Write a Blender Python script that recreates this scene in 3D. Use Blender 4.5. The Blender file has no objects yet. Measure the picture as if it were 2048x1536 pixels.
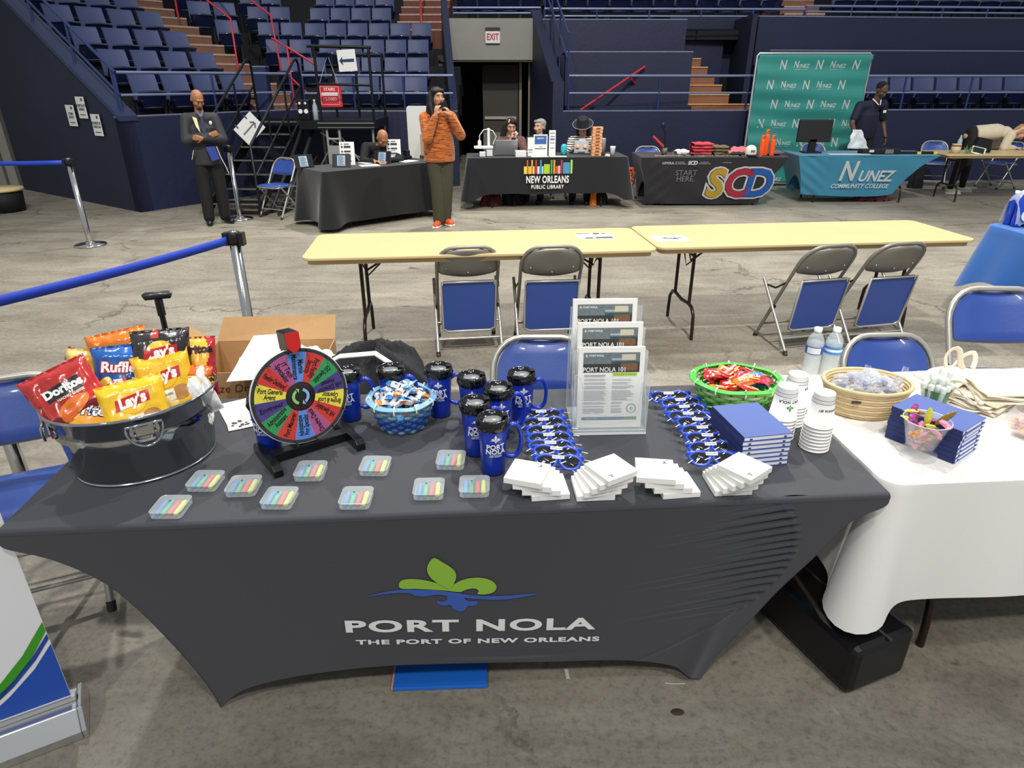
import bpy, bmesh, math, random
from mathutils import Vector, Matrix, Euler, noise
R = math.radians
PI = math.pi
random.seed(7)
SC = bpy.context.scene
COL = SC.collection

# ---------------------------------------------------------------- camera
FPX, PITCH, CAMH = 1323.0, R(24.7), 1.82
cam_d = bpy.data.cameras.new('camera')
cam = bpy.data.objects.new('camera', cam_d)
COL.objects.link(cam)
cam.location = (0, 0, CAMH)
cam.rotation_euler = Euler((PI/2-PITCH, 0, 0))
cam_d.sensor_width = 36
cam_d.lens = FPX/2048*36
cam_d.clip_end = 200
SC.camera = cam

# ---------------------------------------------------------------- view and light
SC.view_settings.view_transform = 'Standard'
SC.view_settings.look = 'None'
SC.view_settings.gamma = 1
SC.view_settings.use_curve_mapping = False
SC.view_settings.exposure = 0.42

world = bpy.data.worlds.new('world')
SC.world = world
world.use_nodes = True
bgn = world.node_tree.nodes['Background']
bgn.inputs[0].default_value = (0.85, 0.92, 1.0, 1)
bgn.inputs[1].default_value = 0.33

def spot(name, loc, target, power, angle, size=.5, color=(1, .97, .92), blend=.6):
    d = bpy.data.lights.new(name, 'SPOT')
    d.energy = power; d.spot_size = R(angle); d.spot_blend = blend
    d.shadow_soft_size = size; d.color = color
    o = bpy.data.objects.new(name, d); COL.objects.link(o)
    o.location = loc
    o.rotation_euler = (Vector(target)-Vector(loc)).to_track_quat('-Z', 'Y').to_euler()
    return o
spot('arena_light', (1.5, 13.5, 15), (.5, 3.5, 0), 6000, 60, .22)
spot('arena_light', (-6.5, 11, 15), (0, 3.5, 0), 2600, 60, .25)
spot('arena_light', (9, 9, 15), (1, 4, 0), 2800, 60, .25)
spot('arena_light', (-4, -9, 15), (0, 4, 0), 2700, 60, .4)
spot('arena_light', (6, -8, 15), (1, 5, 0), 2500, 60, .4)
spot('arena_light', (1, -4, 16), (2, 12, 1), 8500, 60, .5)

# ---------------------------------------------------------------- helpers
def lin(h):
    h = h.lstrip('#')
    o = []
    for i in (0, 2, 4):
        c = int(h[i:i+2], 16)/255
        o.append(c/12.92 if c <= .04045 else ((c+.055)/1.055)**2.4)
    return (*o, 1)
_M = {}
def mat(hexc, rough=.6, metal=0, noise_s=0, noise_a=.15, bump=0, bump_s=200, emis=0, alpha=1, trans=0, ior=1.45, coat=0, sheen=0, name=None):
    key = (hexc, rough, metal, noise_s, noise_a, bump, bump_s, emis, alpha, trans, ior, coat, sheen)
    if key in _M: return _M[key]
    m = bpy.data.materials.new(name or 'mat_'+hexc.strip('#'))
    m.use_nodes = True
    nt = m.node_tree; b = nt.nodes['Principled BSDF']
    c = lin(hexc)
    b.inputs['Base Color'].default_value = c
    b.inputs['Roughness'].default_value = rough
    b.inputs['Metallic'].default_value = metal
    b.inputs['IOR'].default_value = ior
    if trans: b.inputs['Transmission Weight'].default_value = trans
    if alpha < 1: b.inputs['Alpha'].default_value = alpha
    if coat: b.inputs['Coat Weight'].default_value = coat; b.inputs['Coat Roughness'].default_value = .1
    if sheen: b.inputs['Sheen Weight'].default_value = sheen
    if emis:
        b.inputs['Emission Color'].default_value = c
        b.inputs['Emission Strength'].default_value = emis
    if noise_s or bump:
        tc = nt.nodes.new('ShaderNodeTexCoord')
        if noise_s:
            n = nt.nodes.new('ShaderNodeTexNoise'); n.inputs['Scale'].default_value = noise_s
            n.inputs['Detail'].default_value = 5
            nt.links.new(tc.outputs['Object'], n.inputs['Vector'])
            mx = nt.nodes.new('ShaderNodeMix'); mx.data_type = 'RGBA'
            lo = [x*(1-noise_a) for x in c[:3]]+[1]; hi = [min(1, x*(1+noise_a)) for x in c[:3]]+[1]
            mx.inputs['A'].default_value = lo; mx.inputs['B'].default_value = hi
            nt.links.new(n.outputs['Fac'], mx.inputs['Factor'])
            nt.links.new(mx.outputs['Result'], b.inputs['Base Color'])
        if bump:
            n2 = nt.nodes.new('ShaderNodeTexNoise'); n2.inputs['Scale'].default_value = bump_s
            n2.inputs['Detail'].default_value = 4
            nt.links.new(tc.outputs['Object'], n2.inputs['Vector'])
            bp = nt.nodes.new('ShaderNodeBump'); bp.inputs['Strength'].default_value = bump
            bp.inputs['Distance'].default_value = .01
            nt.links.new(n2.outputs['Fac'], bp.inputs['Height'])
            nt.links.new(bp.outputs['Normal'], b.inputs['Normal'])
    _M[key] = m
    return m

def ray(px, py):
    u = (px-1024)/FPX; v = (768-py)/FPX
    return Vector((u, math.cos(PITCH)+v*math.sin(PITCH), -math.sin(PITCH)+v*math.cos(PITCH)))
def at(px, py, z=0):
    d = ray(px, py); t = (z-CAMH)/d.z
    return Vector((d.x*t, d.y*t, z))
def atY(px, py, Y):
    d = ray(px, py); t = Y/d.y
    return Vector((d.x*t, Y, CAMH+d.z*t))

class MB:
    def __init__(s, M=None): s.v = []; s.f = []; s.m = []; s.s = []; s.M = M
    def add(s, vs, fs, mat=0, smooth=False, M=None):
        o = len(s.v)
        for v in vs:
            v = Vector(v)
            if M is not None: v = M @ v
            if s.M is not None: v = s.M @ v
            s.v.append(v)
        for f in fs:
            s.f.append([i+o for i in f]); s.m.append(mat); s.s.append(smooth)
        return s
    def box(s, lo, hi, mat=0, M=None):
        x0, y0, z0 = lo; x1, y1, z1 = hi
        return s.add([(x0,y0,z0),(x1,y0,z0),(x1,y1,z0),(x0,y1,z0),(x0,y0,z1),(x1,y0,z1),(x1,y1,z1),(x0,y1,z1)],
              [(0,3,2,1),(4,5,6,7),(0,1,5,4),(1,2,6,5),(2,3,7,6),(3,0,4,7)], mat, False, M)
    def cbox(s, c, sz, mat=0, M=None):
        return s.box([c[i]-sz[i]/2 for i in range(3)], [c[i]+sz[i]/2 for i in range(3)], mat, M)
    def tube(s, pts, r, n=8, mat=0, closed=False, flat=1.0, M=None, up=None, caps=True):
        pts = [Vector(p) for p in pts]; k = len(pts)
        rs = r if isinstance(r, (list, tuple)) else [r]*k
        vs = []; prev = up and Vector(up)
        for i, p in enumerate(pts):
            if closed: t = pts[(i+1) % k]-pts[i-1]
            else: t = pts[min(i+1, k-1)]-pts[max(i-1, 0)]
            if t.length < 1e-9: t = Vector((0, 0, 1))
            t.normalize()
            if prev is None: prev = Vector((0, 0, 1)) if abs(t.z) < .9 else Vector((1, 0, 0))
            a = t.cross(prev)
            if a.length < 1e-6: a = t.cross(Vector((1, .3, .2)))
            a.normalize(); b = a.cross(t).normalized(); prev = b
            for j in range(n):
                w = 2*PI*j/n
                vs.append(p+a*math.cos(w)*rs[i]+b*math.sin(w)*rs[i]*flat)
        fs = []
        for i in range(k if closed else k-1):
            for j in range(n):
                fs.append((i*n+j, i*n+(j+1) % n, ((i+1) % k)*n+(j+1) % n, ((i+1) % k)*n+j))
        s.add(vs, fs, mat, n > 4, M)
        if not closed and caps:
            s.add(vs[:n], [tuple(range(n))[::-1]], mat, False, M)
            s.add(vs[-n:], [tuple(range(n))], mat, False, M)
        return s
    def lathe(s, prof, n=24, mat=0, M=None, sx=1, sy=1, smooth=True):
        vs = []; fs = []
        for r, z in prof:
            for j in range(n):
                w = 2*PI*j/n; vs.append((r*math.cos(w)*sx, r*math.sin(w)*sy, z))
        for i in range(len(prof)-1):
            for j in range(n):
                fs.append((i*n+j, i*n+(j+1) % n, (i+1)*n+(j+1) % n, (i+1)*n+j))
        return s.add(vs, fs, mat, smooth, M)
    def prism(s, poly, z0, z1, mat=0, M=None):
        k = len(poly)
        vs = [(x, y, z0) for x, y in poly]+[(x, y, z1) for x, y in poly]
        fs = [tuple(range(k))[::-1], tuple(range(k, 2*k))]+[(i, (i+1) % k, (i+1) % k+k, i+k) for i in range(k)]
        return s.add(vs, fs, mat, False, M)
    def grid(s, fn, nu, nv, mat=0, smooth=True, M=None, closed_u=False):
        vs = [fn(i/(nu if closed_u else nu-1), j/(nv-1)) for j in range(nv) for i in range(nu)]
        fs = []
        for j in range(nv-1):
            for i in range(nu if closed_u else nu-1):
                fs.append((j*nu+i, j*nu+(i+1) % nu, (j+1)*nu+(i+1) % nu, (j+1)*nu+i))
        return s.add(vs, fs, mat, smooth, M)
    def ell(s, c, r, mat=0, n=16, m=10, M=None):
        if not isinstance(r, (tuple, list)): r = (r, r, r)
        c = Vector(c)
        vs = [c+Vector((0, 0, -r[2]))]
        for i in range(1, m):
            a = -PI/2+PI*i/m
            for j in range(n):
                w = 2*PI*j/n
                vs.append(c+Vector((r[0]*math.cos(a)*math.cos(w), r[1]*math.cos(a)*math.sin(w), r[2]*math.sin(a))))
        vs.append(c+Vector((0, 0, r[2])))
        fs = [(0, 1+(j+1) % n, 1+j) for j in range(n)]
        for i in range(m-2):
            for j in range(n):
                fs.append((1+i*n+j, 1+i*n+(j+1) % n, 1+(i+1)*n+(j+1) % n, 1+(i+1)*n+j))
        o = 1+(m-2)*n
        fs += [(o+j, o+(j+1) % n, len(vs)-1) for j in range(n)]
        return s.add(vs, fs, mat, True, M)
    def build(s, name, mats, parent=None, bevel=0, solid=0, sub=0, loc=None, rotz=0, M=None):
        me = bpy.data.meshes.new(name)
        me.from_pydata([tuple(v) for v in s.v], [], s.f)
        if not isinstance(mats, (list, tuple)): mats = [mats]
        for m in mats: me.materials.append(m)
        me.polygons.foreach_set('material_index', s.m)
        me.polygons.foreach_set('use_smooth', s.s)
        me.update()
        o = bpy.data.objects.new(name, me); COL.objects.link(o)
        if parent is not None: o.parent = parent
        if M is not None: o.matrix_local = M
        if loc is not None: o.location = loc; o.rotation_euler = (0, 0, rotz)
        if solid:
            q = o.modifiers.new('solid', 'SOLIDIFY'); q.thickness = solid; q.offset = 0
        if sub:
            q = o.modifiers.new('sub', 'SUBSURF'); q.levels = q.render_levels = sub
        if bevel:
            q = o.modifiers.new('bevel', 'BEVEL'); q.width = bevel; q.segments = 2; q.limit_method = 'ANGLE'; q.angle_limit = R(40)
        return o

def thing(name, label, cat, loc=(0, 0, 0), rotz=0, group=None, M=None):
    o = bpy.data.objects.new(name, None); COL.objects.link(o)
    o.empty_display_size = .05
    if M is not None: o.matrix_world = M
    else: o.location = loc; o.rotation_euler = (0, 0, rotz)
    o['label'] = label; o['category'] = cat
    if group: o['group'] = group
    return o
def tag(o, label, cat, group=None, kind=None):
    o['label'] = label; o['category'] = cat
    if group: o['group'] = group
    if kind: o['kind'] = kind
    return o
def struct(name, mb, mats, **k):
    o = mb.build(name, mats, **k)
    o['kind'] = 'structure'
    return o
def clone(root, loc=None, rotz=None, label=None, group=None, M=None):
    ch = [c for c in bpy.data.objects if c.parent == root] if root not in _CH else _CH[root]
    if root not in _CH:
        _CH[root] = ch
        for c in ch: _CH[c] = [d for d in bpy.data.objects if d.parent == c]
    r = root.copy(); COL.objects.link(r)
    if M is not None: r.matrix_world = M
    if loc is not None: r.location = loc
    if rotz is not None: r.rotation_euler = (0, 0, rotz)
    if label: r['label'] = label
    if group: r['group'] = group
    for c in ch:
        d = c.copy(); COL.objects.link(d); d.parent = r
        for g in _CH[c]:
            e = g.copy(); COL.objects.link(e); e.parent = d
    return r
_CH = {}
ORD = ['', 'first', 'second', 'third', 'fourth', 'fifth', 'sixth', 'seventh', 'eighth', 'ninth', 'tenth', 'eleventh', 'twelfth', 'thirteenth', 'fourteenth', 'fifteenth', 'sixteenth', 'seventeenth', 'eighteenth', 'nineteenth', 'twentieth', 'twenty-first', 'twenty-second']
def TR(loc=(0, 0, 0), rx=0, ry=0, rz=0, s=1):
    sm = Matrix.Diagonal((s, s, s, 1)) if not isinstance(s, tuple) else Matrix.Diagonal((*s, 1))
    return Matrix.Translation(Vector(loc)) @ Euler((rx, ry, rz)).to_matrix().to_4x4() @ sm

def text_mesh(txt, size, sx=1, bold=0, align='CENTER', ext=.0004, shear=0, space=1, line=1, res=3):
    c = bpy.data.curves.new('t', 'FONT')
    c.body = txt; c.size = size; c.align_x = align; c.align_y = 'CENTER'
    c.extrude = ext; c.offset = bold; c.shear = shear; c.space_character = space; c.space_line = line
    c.resolution_u = res
    o = bpy.data.objects.new('t', c)
    COL.objects.link(o)
    dg = bpy.context.evaluated_depsgraph_get()
    me = bpy.data.meshes.new_from_object(o.evaluated_get(dg))
    bpy.data.objects.remove(o); bpy.data.curves.remove(c)
    if sx != 1: me.transform(Matrix.Diagonal((sx, 1, 1, 1)))
    return me
def text(txt, size, m, parent, M=None, sx=1, bold=0, align='CENTER', name='lettering', ext=.0004, warp=None, **k):
    """lettering lying in the local XY plane of M"""
    me = text_mesh(txt, size, sx, bold, align, ext, **k)
    if M is not None: me.transform(M)
    if warp:
        for v in me.vertices: v.co = warp(v.co)
    me.materials.clear(); me.materials.append(m)
    for p in me.polygons: p.material_index = 0
    o = bpy.data.objects.new(name, me); COL.objects.link(o)
    if parent is not None: o.parent = parent
    return o
# orientation: text standing upright facing -Y
UP = Euler((PI/2, 0, 0)).to_matrix().to_4x4()
def facing(loc, yaw=0, tilt=0):
    """plane whose local X runs along yaw, local Y goes up (leaning back by tilt), Z faces the viewer side"""
    return Matrix.Translation(Vector(loc)) @ Euler((0, 0, yaw)).to_matrix().to_4x4() @ Euler((PI/2-tilt, 0, 0)).to_matrix().to_4x4()
# ================================================================ floor
def concrete():
    m = bpy.data.materials.new('concrete'); m.use_nodes = True
    nt = m.node_tree; L = nt.links; b = nt.nodes['Principled BSDF']
    tc = nt.nodes.new('ShaderNodeTexCoord')
    def nz(scale, detail=6, rough=.6, dist=0, sc=(1, 1, 1)):
        mp = nt.nodes.new('ShaderNodeMapping'); mp.inputs['Scale'].default_value = sc
        L.new(tc.outputs['Object'], mp.inputs['Vector'])
        n = nt.nodes.new('ShaderNodeTexNoise'); n.inputs['Scale'].default_value = scale
        n.inputs['Detail'].default_value = detail; n.inputs['Roughness'].default_value = rough
        n.inputs['Distortion'].default_value = dist
        L.new(mp.outputs[0], n.inputs['Vector']); return n
    def ramp(src, stops):
        r = nt.nodes.new('ShaderNodeValToRGB')
        while len(r.color_ramp.elements) < len(stops): r.color_ramp.elements.new(.5)
        for e, (p, c) in zip(r.color_ramp.elements, stops): e.position = p; e.color = lin(c)
        L.new(src, r.inputs[0]); return r
    def mul(a, bb, f=1):
        x = nt.nodes.new('ShaderNodeMix'); x.data_type = 'RGBA'; x.blend_type = 'MULTIPLY'
        x.inputs['Factor'].default_value = f
        L.new(a, x.inputs['A']); L.new(bb, x.inputs['B']); return x.outputs['Result']
    base = ramp(nz(.7, 8, .65, .6).outputs['Fac'], [(.3, '#837e74'), (.5, '#99948a'), (.7, '#aaa598')])
    st = ramp(nz(1.6, 9, .7, 1.2, (.55, 1.8, 1)).outputs['Fac'], [(.3, '#b0a99d'), (.55, '#f2efe8'), (.8, '#ffffff')])
    fine = ramp(nz(38, 6, .75).outputs['Fac'], [(.3, '#9a958c'), (.5, '#eceae6'), (.7, '#ffffff')])
    spots = ramp(nz(5, 3, .5, .3, (.7, 1.6, 1)).outputs['Fac'], [(.26, '#5a554d'), (.31, '#ffffff'), (1, '#ffffff')])
    c = mul(base.outputs[0], st.outputs[0], .75)
    c = mul(c, fine.outputs[0], .7)
    c = mul(c, spots.outputs[0], .7)
    # hairline cracks
    v = nt.nodes.new('ShaderNodeTexVoronoi'); v.feature = 'DISTANCE_TO_EDGE'; v.inputs['Scale'].default_value = .42
    w = nt.nodes.new('ShaderNodeVectorMath'); w.operation = 'ADD'
    nn = nz(2.2, 8, .7)
    mm = nt.nodes.new('ShaderNodeVectorMath'); mm.operation = 'SCALE'; mm.inputs['Scale'].default_value = .55
    L.new(nn.outputs['Color'], mm.inputs[0]); L.new(tc.outputs['Object'], w.inputs[0]); L.new(mm.outputs[0], w.inputs[1])
    L.new(w.outputs[0], v.inputs['Vector'])
    cr = ramp(v.outputs['Distance'], [(0, '#6b655b'), (.006, '#ffffff'), (1, '#ffffff')])
    gate = ramp(nz(.5, 2, .5).outputs['Fac'], [(.48, '#ffffff'), (.56, '#000000')])
    sc_ = nt.nodes.new('ShaderNodeMix'); sc_.data_type = 'RGBA'; sc_.blend_type = 'LIGHTEN'; sc_.inputs['Factor'].default_value = 1
    L.new(cr.outputs[0], sc_.inputs['A']); L.new(gate.outputs[0], sc_.inputs['B'])
    c = mul(c, sc_.outputs['Result'], .8)
    L.new(c, b.inputs['Base Color'])
    rr = nt.nodes.new('ShaderNodeMapRange'); rr.inputs['To Min'].default_value = .32; rr.inputs['To Max'].default_value = .6
    L.new(nz(3, 6, .6).outputs['Fac'], rr.inputs['Value']); L.new(rr.outputs[0], b.inputs['Roughness'])
    bp = nt.nodes.new('ShaderNodeBump'); bp.inputs['Strength'].default_value = .35; bp.inputs['Distance'].default_value = .008
    L.new(nz(45, 8, .8).outputs['Fac'], bp.inputs['Height']); L.new(bp.outputs[0], b.inputs['Normal'])
    return m
struct('floor', MB().box((-16, -4, -.1), (18, 24, 0)), concrete())

NAVY = mat('#1a203c', .55, noise_s=1.2, noise_a=.18, bump=.25, bump_s=18)
NAVY2 = mat('#28304f', .5, noise_s=2, noise_a=.2, bump=.2, bump_s=18)
EDGEP = mat('#6d748e', .6, noise_s=25, noise_a=.35)
GREYW = mat('#8a8880', .8, noise_s=2, noise_a=.12)
DARKW = mat('#39352f', .8, noise_s=1.5, noise_a=.2)
TIER = mat('#15161c', .8, noise_s=3)
BROWN = mat('#7a5544', .7, noise_s=5, noise_a=.25)
NOSE = mat('#a89384', .6, noise_s=20, noise_a=.3)
RAILM = mat('#2b3865', .35, .2)
REDM = mat('#b0293a', .4)

def wallseg(mb, a, b, z0, z1, th=.16, m=0, z1b=None, inward=1):
    """vertical slab between plan points a, b; thickness goes away from the arena"""
    a = Vector(a); b = Vector(b); d = (b-a).normalized(); n = Vector((-d.y, d.x))*th*inward
    z1b = z1 if z1b is None else z1b
    p = [a, b, b+n, a+n]; zt = [z1, z1b, z1b, z1]
    mb.add([(q.x, q.y, z0) for q in p]+[(q.x, q.y, z) for q, z in zip(p, zt)],
           [(0, 3, 2, 1), (4, 5, 6, 7), (0, 1, 5, 4), (1, 2, 6, 5), (2, 3, 7, 6), (3, 0, 4, 7)], m)
A55 = R(55); C0 = Vector((-5.59, 10.15)); e1 = Vector((math.cos(A55), math.sin(A55))); e2 = Vector((-e1.y, e1.x))
def LP(s, d): return C0+e1*s+e2*d
mb = MB(); wallseg(mb, C0, LP(3.18, 0), 0, 1.335, .16); wallseg(mb, LP(0, 0)-e1*.001, LP(3.18, 0), 1.32, 1.345, .17, 1)
struct('wall_left', mb, [NAVY, EDGEP])
mb = MB(); wallseg(mb, (-3.77, 12.75), (-.98, 12.9), 0, 1.31); wallseg(mb, (-3.77, 12.745), (-.98, 12.895), 1.30, 1.318, .17, 1)
struct('wall_center', mb, [NAVY, EDGEP])
mb = MB(); wallseg(mb, (.93, 12.95), (13, 14.0), 0, 1.305); wallseg(mb, (.93, 12.945), (13, 13.995), 1.295, 1.312, .17, 1)
for px_ in (1222, 1367, 1400, 1422, 1443):
    q = at(px_, 330, 0); 
struct('wall_right', mb, [NAVY, EDGEP])
# end wall of the left bank with sloping stringer
mb = MB()
P0 = LP(0, 0); P1 = LP(0, 4.2); P2 = LP(0, 3.25)
nrm = -e1*.0
def sl(d): return 1.335+.6*d
vs = []
for off in (0, .2):
    for (d, z) in ((0, 0), (4.05, 0), (4.05, sl(4.05)), (0, 1.335)):
        p = LP(off-.0, d); vs.append((p.x, p.y, z))
mb.add(vs, [(3, 2, 1, 0), (4, 5, 6, 7), (0, 1, 5, 4), (1, 2, 6, 5), (2, 3, 7, 6), (3, 0, 4, 7)], 0)
vs = []
for off in (-.02, .24):
    for (d, z) in ((-.02, 1.28), (4.05, sl(4.05)-.05), (4.05, sl(4.05)+.02), (-.02, 1.35)):
        p = LP(off, d); vs.append((p.x, p.y, z))
mb.add(vs, [(3, 2, 1, 0), (4, 5, 6, 7), (0, 1, 5, 4), (1, 2, 6, 5), (2, 3, 7, 6), (3, 0, 4, 7)], 1)
struct('wall_end', mb, [mat('#151930', .6, noise_s=1.5, noise_a=.25), NAVY2])
# dark wall and doorway beyond the end wall
q = LP(0, 4.05)
mb = MB(); wallseg(mb, (-16, q.y+.1), (q.x-.42, q.y+.1), 2.55, 5, .2); 
struct('wall_back_left', mb, DARKW)
d1 = thing('shutter_door', 'grey framed service door with dark lower half at the far left', 'door', (q.x-.45, q.y+.05, 0)); d1['kind'] = 'structure'; d1.name = 'door_1'
mb = MB().box((-.02, 0, 0), (.12, .2, 4.5)).box((.2, -.03, 0), (.36, .2, 4.5)); struct('door_frame', mb, GREYW, parent=d1)
struct('door_header', MB().box((-3, -.02, 2.3), (-.02, .1, 2.62)).box((-3, .0, 1.3), (-.02, .05, 2.3)), GREYW, parent=d1)
struct('door_glass', MB().box((-3, .02, 0), (-.02, .05, 1.3)), mat('#10131f', .2), parent=d1)

# portal side walls
mb = MB()
def vprism(mb, p, qv, th, prof, m=0):
    p = Vector(p); qv = Vector(qv); d = (qv-p).normalized(); n = Vector((-d.y, d.x))*th
    vs = []
    for off in (0, 1):
        for (s_, z) in prof:
            w = p+d*s_+n*off; vs.append((w.x, w.y, z))
    k = len(prof)
    mb.add(vs, [tuple(range(k))[::-1], tuple(range(k, 2*k))]+[(i, (i+1) % k, (i+1) % k+k, i+k) for i in range(k)], m)
vprism(mb, (-.98, 12.9), (-1.36, 16), .13, [(0, 0), (3.4, 0), (3.4, 3.45), (0, 1.42)])
struct('wall_portal_left', mb, NAVY)
mb = MB(); vprism(mb, (.93, 12.95), (.62, 15.6), .2, [(0, 0), (2.9, 0), (2.9, 3.15), (.18, 1.8), (0, 1.8)])
struct('wall_portal_right', mb, [NAVY])
struct('wall_portal_header', MB().box((-1.32, 15.5, 2.2), (.5, 15.9, 2.97)), GREYW)
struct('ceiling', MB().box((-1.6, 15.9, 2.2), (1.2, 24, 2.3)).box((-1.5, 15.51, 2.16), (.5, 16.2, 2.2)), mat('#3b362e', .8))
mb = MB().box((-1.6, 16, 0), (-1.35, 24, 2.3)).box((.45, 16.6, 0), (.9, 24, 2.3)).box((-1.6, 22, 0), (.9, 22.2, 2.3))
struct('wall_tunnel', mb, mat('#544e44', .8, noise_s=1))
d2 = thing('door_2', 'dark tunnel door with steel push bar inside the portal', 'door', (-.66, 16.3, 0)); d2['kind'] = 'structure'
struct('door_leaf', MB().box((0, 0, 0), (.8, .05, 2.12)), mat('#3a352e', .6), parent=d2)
struct('door_kick_plate', MB().box((0, -.012, 0), (.8, 0, .72)), mat('#75726c', .5), parent=d2)
struct('push_bar', MB().box((.04, -.05, 1.0), (.76, -.012, 1.06)), mat('#c8c6c0', .3, .6), parent=d2)
struct('trim_1', MB().box((.16, 16.28, 0), (.22, 16.4, 2.2)).box((.36, 16.0, 0), (.42, 16.2, 2.2)), mat('#8a867c', .5, .3))

# upper right fascia, recess and press box
mb = MB(); wallseg(mb, (.62, 15.2), (3.55, 15.25), 1.0, 2.93, .2); wallseg(mb, (.62, 15.195), (3.55, 15.245), 2.92, 2.94, .22, 1)
wallseg(mb, (3.45, 16.4), (5.2, 16.5), 1.9, 3.1, .2); wallseg(mb, (3.5, 16.1), (4.6, 16.15), 1.5, 2.72, .3); wallseg(mb, (3.5, 16.09), (4.6, 16.14), 2.70, 2.725, .3, 1)
wallseg(mb, (5.05, 15.4), (14.5, 16.2), 1.0, 3.0, .2); wallseg(mb, (5.05, 15.395), (14.5, 16.195), 2.99, 3.01, .22, 1)
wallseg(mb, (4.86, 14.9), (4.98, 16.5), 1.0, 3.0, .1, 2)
wallseg(mb, (5.0, 15.0), (5.0+.6, 15.05), 1.0, 2.1, .3)
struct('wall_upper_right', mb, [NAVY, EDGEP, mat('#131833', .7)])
mb = MB(); wallseg(mb, (5.2, 14.9), (14.5, 15.7), 1.0, 2.36, .3); wallseg(mb, (5.2, 14.895), (14.5, 15.695), 2.35, 2.37, .3, 1)
struct('wall_ledge_right', mb, [NAVY, EDGEP])
mb = MB().box((1.02, 14.0, .9), (3.43, 15.0, 2.30)).box((1.02, 13.99, 2.29), (3.43, 15.0, 2.312), 1)
mb.box((1.02, 13.7, .9), (3.43, 14.0, 1.36)).box((.93, 14.3, 1.4), (1.02, 15.1, 2.25))
struct('wall_box', mb, [NAVY, EDGEP])
mb = MB()
for i in range(7):
    y = 13.95+i*.3; z = 1.22+i*.17
    x0 = 3.44; x1 = 4.55-i*.085 if i > 1 else 4.75
    mb.box((x0, y, .8), (x1, y+.32, z-.02)); mb.box((x0, y-.02, z-.025), (x1, y+.05, z), 1)
struct('stair_right', mb, [mat('#8a5a3a', .7, noise_s=5, noise_a=.2), mat('#c09a72', .6, noise_s=20)])
struct('floor_walkway', MB().box((1, 13.6, .9), (4.9, 15, 1.0)).box((4.9, 14.0, .9), (8, 15.4, 1.0)).box((8, 14.2, .9), (13, 15.5, 1.0)).box((-3.6, 13.05, .9), (-1.2, 13.4, 1.0)), TIER)

# ---- tiers
mb = MB()
for r in range(8):
    z = 1.05+.345*r
    a = LP(.2, .1+.70*r); b = LP(2.75, .1+.70*r)
    wallseg(mb, a, b, z-.5, z, .75)
struct('floor_tier_left', mb, TIER)
mb = MB()
for i in range(22):
    d = .1+.35*i; z = 1.05+.1725*i+.02
    a = LP(2.75, d); b = LP(3.95-.02*i, d)
    wallseg(mb, a, b, z-.4, z, .36); wallseg(mb, a-e2*.01, b-e2*.01, z-.03, z+.004, .05, 1)
struct('stair_aisle_left', mb, [BROWN, NOSE])
mb = MB()
for i in range(9):
    z = 1.01+.358*i
    mb.box((-3.9 if i < 1 else -6.3, 13.35+.76*i, z-.6), (-1.1, 14.25+.76*i, z))
struct('floor_tier_center', mb, TIER)
mb = MB()
for i in range(8):
    y = 17.1-.3+i*.38; z = 2.85+.18*i
    mb.box((-2.62, y, z-.4), (-1.5, y+.4, z)); mb.box((-2.62, y-.01, z-.03), (-1.5, y+.05, z+.004), 1)
struct('stair_aisle_center', mb, [mat('#6b3b2e', .7, noise_s=6), NOSE])
struct('floor_tier_right', MB().box((-1.3, 15.95, 2.6), (15, 19, 2.8)).box((1.0, 17.0, 2.8), (15, 19, 3.1)), TIER)
mb = MB()
for i in range(5):
    mb.box((6.0, 16.3+i*.36, 2.7), (6.9, 16.7+i*.36, 2.98+i*.17)); mb.box((6.0, 16.29+i*.36, 2.95+i*.17), (6.9, 16.34+i*.36, 2.985+i*.17), 1)
struct('stair_upper_right', mb, [BROWN, NOSE])
struct('wall_far', MB().box((-16, 23.8, 0), (18, 24, 9)), mat('#15161c', .9))

# ================================================================ stadium seats
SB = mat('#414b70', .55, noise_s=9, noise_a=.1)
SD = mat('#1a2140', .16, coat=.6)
SK = mat('#0c0d12', .6)
def make_seat():
    t = thing('stadium_seat', 'x', 'seat', (0, 0, -50))
    def f(u, v):
        x = (u-.5)*.43; z = .43+.42*v
        return (x, .02+.10*v+.035*(1-(2*u-1)**2)-.012*math.sin(v*PI), z)
    mb = MB(); mb.grid(f, 9, 5, 0)
    mb.grid(lambda u, v: Vector(f(1-u, v))+Vector((0, .03, 0)), 9, 5, 0)
    mb.tube([Vector(f(i/8, 1))+Vector((0, .015, 0)) for i in range(9)], .018, 6, 0)
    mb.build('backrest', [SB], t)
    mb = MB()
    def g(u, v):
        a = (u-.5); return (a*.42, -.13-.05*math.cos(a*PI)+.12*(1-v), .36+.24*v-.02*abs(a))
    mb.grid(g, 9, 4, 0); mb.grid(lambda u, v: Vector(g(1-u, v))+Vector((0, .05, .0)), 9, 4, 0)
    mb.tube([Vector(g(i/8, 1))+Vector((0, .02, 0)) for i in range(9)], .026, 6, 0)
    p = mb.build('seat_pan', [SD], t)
    mb = MB().tube([Vector(g(i/8, .0))+Vector((0, -.008, .03-.012*math.cos((i/8-.5)*PI))) for i in range(1, 8)], .005, 4)
    mb.build('handle_strip', [mat('#9a9ca6', .3, .3)], p)
    for s in (-1, 1):
        MB().cbox((s*.222, -.05, .47), (.028, .28, .035)).cbox((s*.222, .03, .24), (.026, .06, .48)).build('armrest', [SK], t, bevel=.006)
    return t
seat0 = make_seat(); seat_used = []
def place_seat(x, y, z, yaw, label, group):
    if not seat_used:
        seat_used.append(1); seat0.location = (x, y, z); seat0.rotation_euler = (0, 0, yaw)
        seat0['label'] = label; seat0['group'] = group; return
    clone(seat0, (x, y, z), yaw, label, group)
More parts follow.
